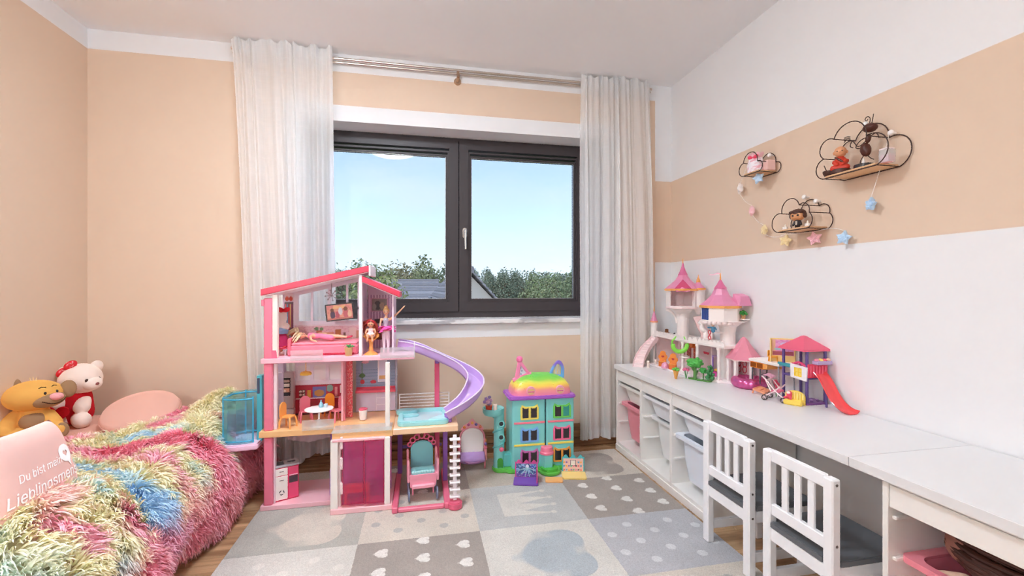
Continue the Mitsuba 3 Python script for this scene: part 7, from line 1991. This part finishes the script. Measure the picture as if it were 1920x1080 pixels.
# things on the shelves
k = thing('figurine', 'small monk figurine in a red robe on the largest cloud shelf', 'figurine')
zb_ = 1.5147
with frame(1.650, 1.478, zb_, -55):
    put(k + '__base', flatbox(Point(0, 0).buffer(0.036), 0, 0.020, 'xy', 0.004), '#4a2a22', 'satin')
    put(k + '__robe', blob([(((0, 0.004, 0.030), 0.026), ((0, 0.004, 0.058), 0.019)), (((-0.020, -0.012, 0.026), 0.013), ((0.020, -0.012, 0.026), 0.013)), (((-0.018, 0, 0.052), 0.010), ((-0.010, -0.020, 0.038), 0.008)), (((0.018, 0, 0.052), 0.010), ((0.010, -0.020, 0.038), 0.008))], 0.006, 3), '#c43a26', 'satin', 60)
    put(k + '__head', ell((0, 0.0, 0.092), (0.021, 0.021, 0.022), 3), '#dd9c72', 'satin', True)
    for s in (-1, 1):
        put(k + '__ear', ell((s * 0.021, 0.002, 0.090), (0.004, 0.005, 0.007), 2), '#d8966c', 'satin', True)
        put(k + '__eye', ell((s * 0.008, -0.0195, 0.092), (0.003, 0.0015, 0.0014), 1), '#3a2018', 'satin', True)
    put(k + '__nose', ell((0, -0.022, 0.088), (0.003, 0.003, 0.003), 1), '#d8966c', 'satin', True)
    put(k + '__sash', tube(smooth_path([(-0.016, -0.006, 0.070), (0.0, -0.020, 0.056), (0.016, -0.018, 0.040)], 10), 0.004, 8), '#5a2c20', 'satin')
k = thing('basket', 'little dark woven basket in front of the monk figurine', 'basket')
with frame(1.632, 1.512, zb_, 0):
    put(k + '__bowl', lathe([(0.014, 0.0), (0.021, 0.012), (0.022, 0.022), (0.018, 0.022), (0.014, 0.006)], 20), '#43281f', 'satin')
    put(k + '__stick', cyl((-0.006, 0, 0.012), (-0.016, 0.008, 0.046), 0.0016, n=6), '#2f1c16', 'satin')
k = thing('tealight', 'black tealight holder with a white electric candle on the largest cloud shelf', 'candle')
put(k + '__holder', lathe([(0.027, zb_), (0.031, zb_ + 0.006), (0.031, zb_ + 0.020), (0.026, zb_ + 0.022), (0.024, zb_ + 0.012)], 28, 1.668, 1.398), '#2a2526', 'gloss')
put(k + '__candle', lathe([(0.019, zb_ + 0.008), (0.019, zb_ + 0.022), (0.006, zb_ + 0.024), (0.005, zb_ + 0.034), (0.001, zb_ + 0.046)], 20, 1.668, 1.398), '#f2ece6', 'plastic')
k = thing('wire_ant', 'brown metal ant figure climbing on the largest cloud shelf', 'ornament')
BR, XA = '#4a241a', 1.668
put(k + '__head', ell((XA, 1.372, 1.668), (0.022, 0.024, 0.017), 3), BR, 'satin', True)
put(k + '__thorax', ell((XA, 1.380, 1.630), (0.009, 0.009, 0.018), 2, rx=10), BR, 'satin', True)
put(k + '__abdomen', ell((XA, 1.390, 1.590), (0.016, 0.018, 0.027), 3, rx=-12), BR, 'satin', True)
for pts in ([(XA, 1.376, 1.684), (XA, 1.374, 1.706), (XA, 1.384, 1.714), (XA, 1.392, 1.706), (XA, 1.386, 1.699), (XA, 1.381, 1.705)], [(XA, 1.366, 1.684), (XA, 1.362, 1.702), (XA, 1.360, 1.716)]):
    put(k + '__antenna', tube(smooth_path(pts, 20), 0.0015, 6), WIRE, 'satin', True)
for pts in ([(XA, 1.384, 1.636), (XA, 1.412, 1.630), (XA, 1.428, 1.608), (XA, 1.420, 1.603), (XA, 1.396, 1.610)], [(XA, 1.384, 1.628), (XA, 1.420, 1.612), (XA, 1.442, 1.640), (XA, 1.456, 1.650)], [(XA, 1.390, 1.576), (XA, 1.408, 1.556), (XA, 1.412, 1.530)], [(XA, 1.386, 1.574), (XA, 1.374, 1.556), (XA, 1.358, 1.544)], [(XA, 1.374, 1.634), (XA, 1.350, 1.640), (XA, 1.340, 1.620)], [(XA, 1.445, 1.640), (XA, 1.452, 1.622), (XA, 1.440, 1.612)]):
    put(k + '__leg', tube(smooth_path(pts, 20), 0.0017, 6), WIRE, 'satin', True)
for i in range(4):
    put(k + '__claw', tube(smooth_path([(XA, 1.452, 1.648 + 0.004 * i), (XA, 1.470, 1.650 + 0.005 * i), (XA, 1.478, 1.645 + 0.006 * i)], 8), 0.0014, 6), WIRE, 'satin', True)
k = thing('jar', 'clear pink square jar at the right end of the largest cloud shelf', 'jar')
with frame(1.655, 1.300, zb_, 0):
    put(k + '__glass', ext(Polygon(rrect(-0.018, 0.018, -0.018, 0.018, 0.004)).difference(Polygon(rrect(-0.016, 0.016, -0.016, 0.016, 0.003))), 0, 0.046, 'xy'), '#f3cdd4', 'clear_ice', False)
    put(k + '__contents', bx(-0.0155, 0.0155, -0.0155, 0.0155, 0.0005, 0.028, 0.002), '#efb8c4', 'gloss')
    put(k + '__cap', bx(-0.017, 0.017, -0.017, 0.017, 0.046, 0.052, 0.002), '#f4e4e4', 'plastic')
k = thing('gift_bag', 'white and pink lace gift bag with a red bow on the smallest cloud shelf', 'gift bag')
with frame(1.655, 1.945, 1.6397, -70):
    put(k + '__bag', grid(28, 20, lambda u, v: np.stack([(0.038 - 0.012 * v ** 3 + 0.004 * np.sin(6 * 6.283 * u) * v) * np.cos(u * 6.2832), (0.032 - 0.010 * v ** 3 + 0.004 * np.sin(6 * 6.283 * u) * v) * np.sin(u * 6.2832), 0.0 + 0.076 * v], -1), 0.002), lambda v: np.where(meshkit.noise(v * 140, 4)[:, None] > 0.62, lin('#e8b0bc'), lin('#f0eaf0')), 'fabric', True)
    put(k + '__filling', ell((0, 0, 0.034), (0.031, 0.026, 0.032), 3), '#f2dfe4', 'fabric', True)
    put(k + '__frill', grid(40, 5, lambda u, v: np.stack([(0.024 + 0.014 * v) * np.cos(u * 6.2832), (0.020 + 0.012 * v) * np.sin(u * 6.2832), 0.074 + 0.022 * v + 0.004 * np.sin(u * 60)], -1), 0.001), '#f4c8d0', 'fabric', True)
    for s in (-1, 1):
        put(k + '__bow', ell((s * 0.014, -0.024, 0.078), (0.014, 0.006, 0.009), 2, ry=-s * 20), '#e0506a', 'fabric', True)
one('gift_box', 'small pale pink box behind the lace bag on the smallest cloud shelf', 'box', bx(1.660, 1.708, 1.872, 1.902, 1.6397, 1.690, 0.003), '#eac3bd', 'fabric')
k = thing('figurine', 'big-headed dark-haired figurine in a black coat on the lowest cloud shelf', 'figurine')
with frame(1.655, 1.690, 1.3257, -72):
    put(k + '__body', blob([(((0, 0, 0.018), 0.012), ((0, 0, 0.034), 0.010)), (((-0.006, 0, 0.003), 0.0045), ((-0.005, 0, 0.016), 0.007)), (((0.006, 0, 0.003), 0.0045), ((0.005, 0, 0.016), 0.007)), (((-0.011, 0, 0.032), 0.005), ((-0.017, -0.004, 0.018), 0.0045)), (((0.011, 0, 0.032), 0.005), ((0.017, -0.004, 0.018), 0.0045))], 0.005, 3), '#2c2426', 'satin', 60)
    put(k + '__shirt', bx(-0.004, 0.004, -0.0125, -0.009, 0.016, 0.034, 0.001), '#cdbfae', 'satin')
    put(k + '__head', blob([(((-0.010, 0, 0.056), 0.019), ((0.010, 0, 0.056), 0.019)), (((-0.010, 0, 0.064), 0.019), ((0.010, 0, 0.064), 0.019))], 0.006, 3), '#cf9468', 'satin', 60)
    put(k + '__hair', cat(ell((0, 0.004, 0.070), (0.033, 0.024, 0.020), 3), *[ell((x, -0.012, 0.078 - abs(x) * 0.2), (0.011, 0.009, 0.008), 2) for x in (-0.02, -0.007, 0.007, 0.02)], *[ell((s * 0.029, 0.004, 0.060), (0.006, 0.014, 0.014), 2) for s in (-1, 1)]), '#4a2a20', 'satin', 60)
    for s in (-1, 1):
        put(k + '__eye', ell((s * 0.011, -0.0195, 0.058), (0.0045, 0.002, 0.0045), 2), '#1e1614', 'gloss', True)
for lb, y in (('white tealight at the left end of the lowest cloud shelf', 1.742), ('white tealight right of the dark-haired figurine', 1.622)):
    k = thing('tealight', lb, 'candle')
    put(k + '__cup', lathe([(0.010, 1.3257), (0.011, 1.328), (0.011, 1.340), (0.009, 1.340)], 16, 1.640, y), '#f2efec', 'plastic')
    put(k + '__flame', lathe([(0.003, 1.340), (0.0042, 1.345), (0.001, 1.354)], 10, 1.640, y), '#f6f0e2', 'plastic')

# star garland
k = thing('star_garland', 'white string garland with fluffy blue, pink, yellow and white stars below the cloud shelves', 'garland')
GS = [(1.690, 2.098, 1.599, '#ece6e2', 70), (1.650, 1.920, 1.610, '#c4def4', -75), (1.690, 2.011, 1.463, '#f5ccd2', 62), (1.692, 1.930, 1.353, '#f0dfb4', 40), (1.690, 1.794, 1.285, '#f3e0b2', -70), (1.690, 1.637, 1.278, '#f5c6d0', -60), (1.690, 1.499, 1.265, '#c0dbf2', -80), (1.692, 1.390, 1.382, '#bcd9f2', 35)]
for i, (x, y, z, c, tw) in enumerate(GS):
    with frame(at(x, y, z, rz=tw if abs(tw) > 50 else 90 - tw * 0.5, ry=12 * (-1) ** i)):
        if abs(tw) <= 62 and tw > 0:
            m = flatbox(star_poly(0.027, 0.015), -0.009, 0.009, 'xz', 0.004)
        else:
            m = flatbox(star_poly(0.031, 0.017), -0.009, 0.009, 'xz', 0.004)
        s_ = put(k + '__star', m, c, 'fabric', 40)
        r = np.random.default_rng(i)
        fz = []
        for j in range(60):
            a, d = r.uniform(0, 6.28), r.uniform(0.2, 0.8) * 0.020
            fz.append(ell((d * math.cos(a), r.choice([-1, 1]) * 0.009, d * math.sin(a)), r.uniform(0.002, 0.0038), 0))
        put(s_ + '__fluff', cat(*fz), c, 'fabric', False, kind='stuff')
for pts in ([(1.715, 2.06, 1.74), (1.690, 2.098, 1.627)], [(1.640, 1.920, 1.638), (1.655, 1.92, 1.65)], [(1.690, 2.105, 1.575), (1.692, 2.06, 1.52), (1.690, 2.011, 1.490)], [(1.690, 2.006, 1.437), (1.692, 1.97, 1.40), (1.692, 1.930, 1.378)],
            [(1.692, 1.925, 1.330), (1.692, 1.87, 1.31), (1.690, 1.794, 1.315)], [(1.690, 1.794, 1.314), (1.70, 1.72, 1.312), (1.690, 1.637, 1.307)], [(1.690, 1.637, 1.307), (1.70, 1.56, 1.312), (1.690, 1.499, 1.295)], [(1.695, 1.325, 1.625), (1.695, 1.36, 1.50), (1.692, 1.388, 1.410)]):
    put(k + '__string', tube(smooth_path(pts, 14) if len(pts) > 2 else np.linspace(pts[0], pts[1], 5), 0.0012, 5), '#f1ebe6', 'fabric')
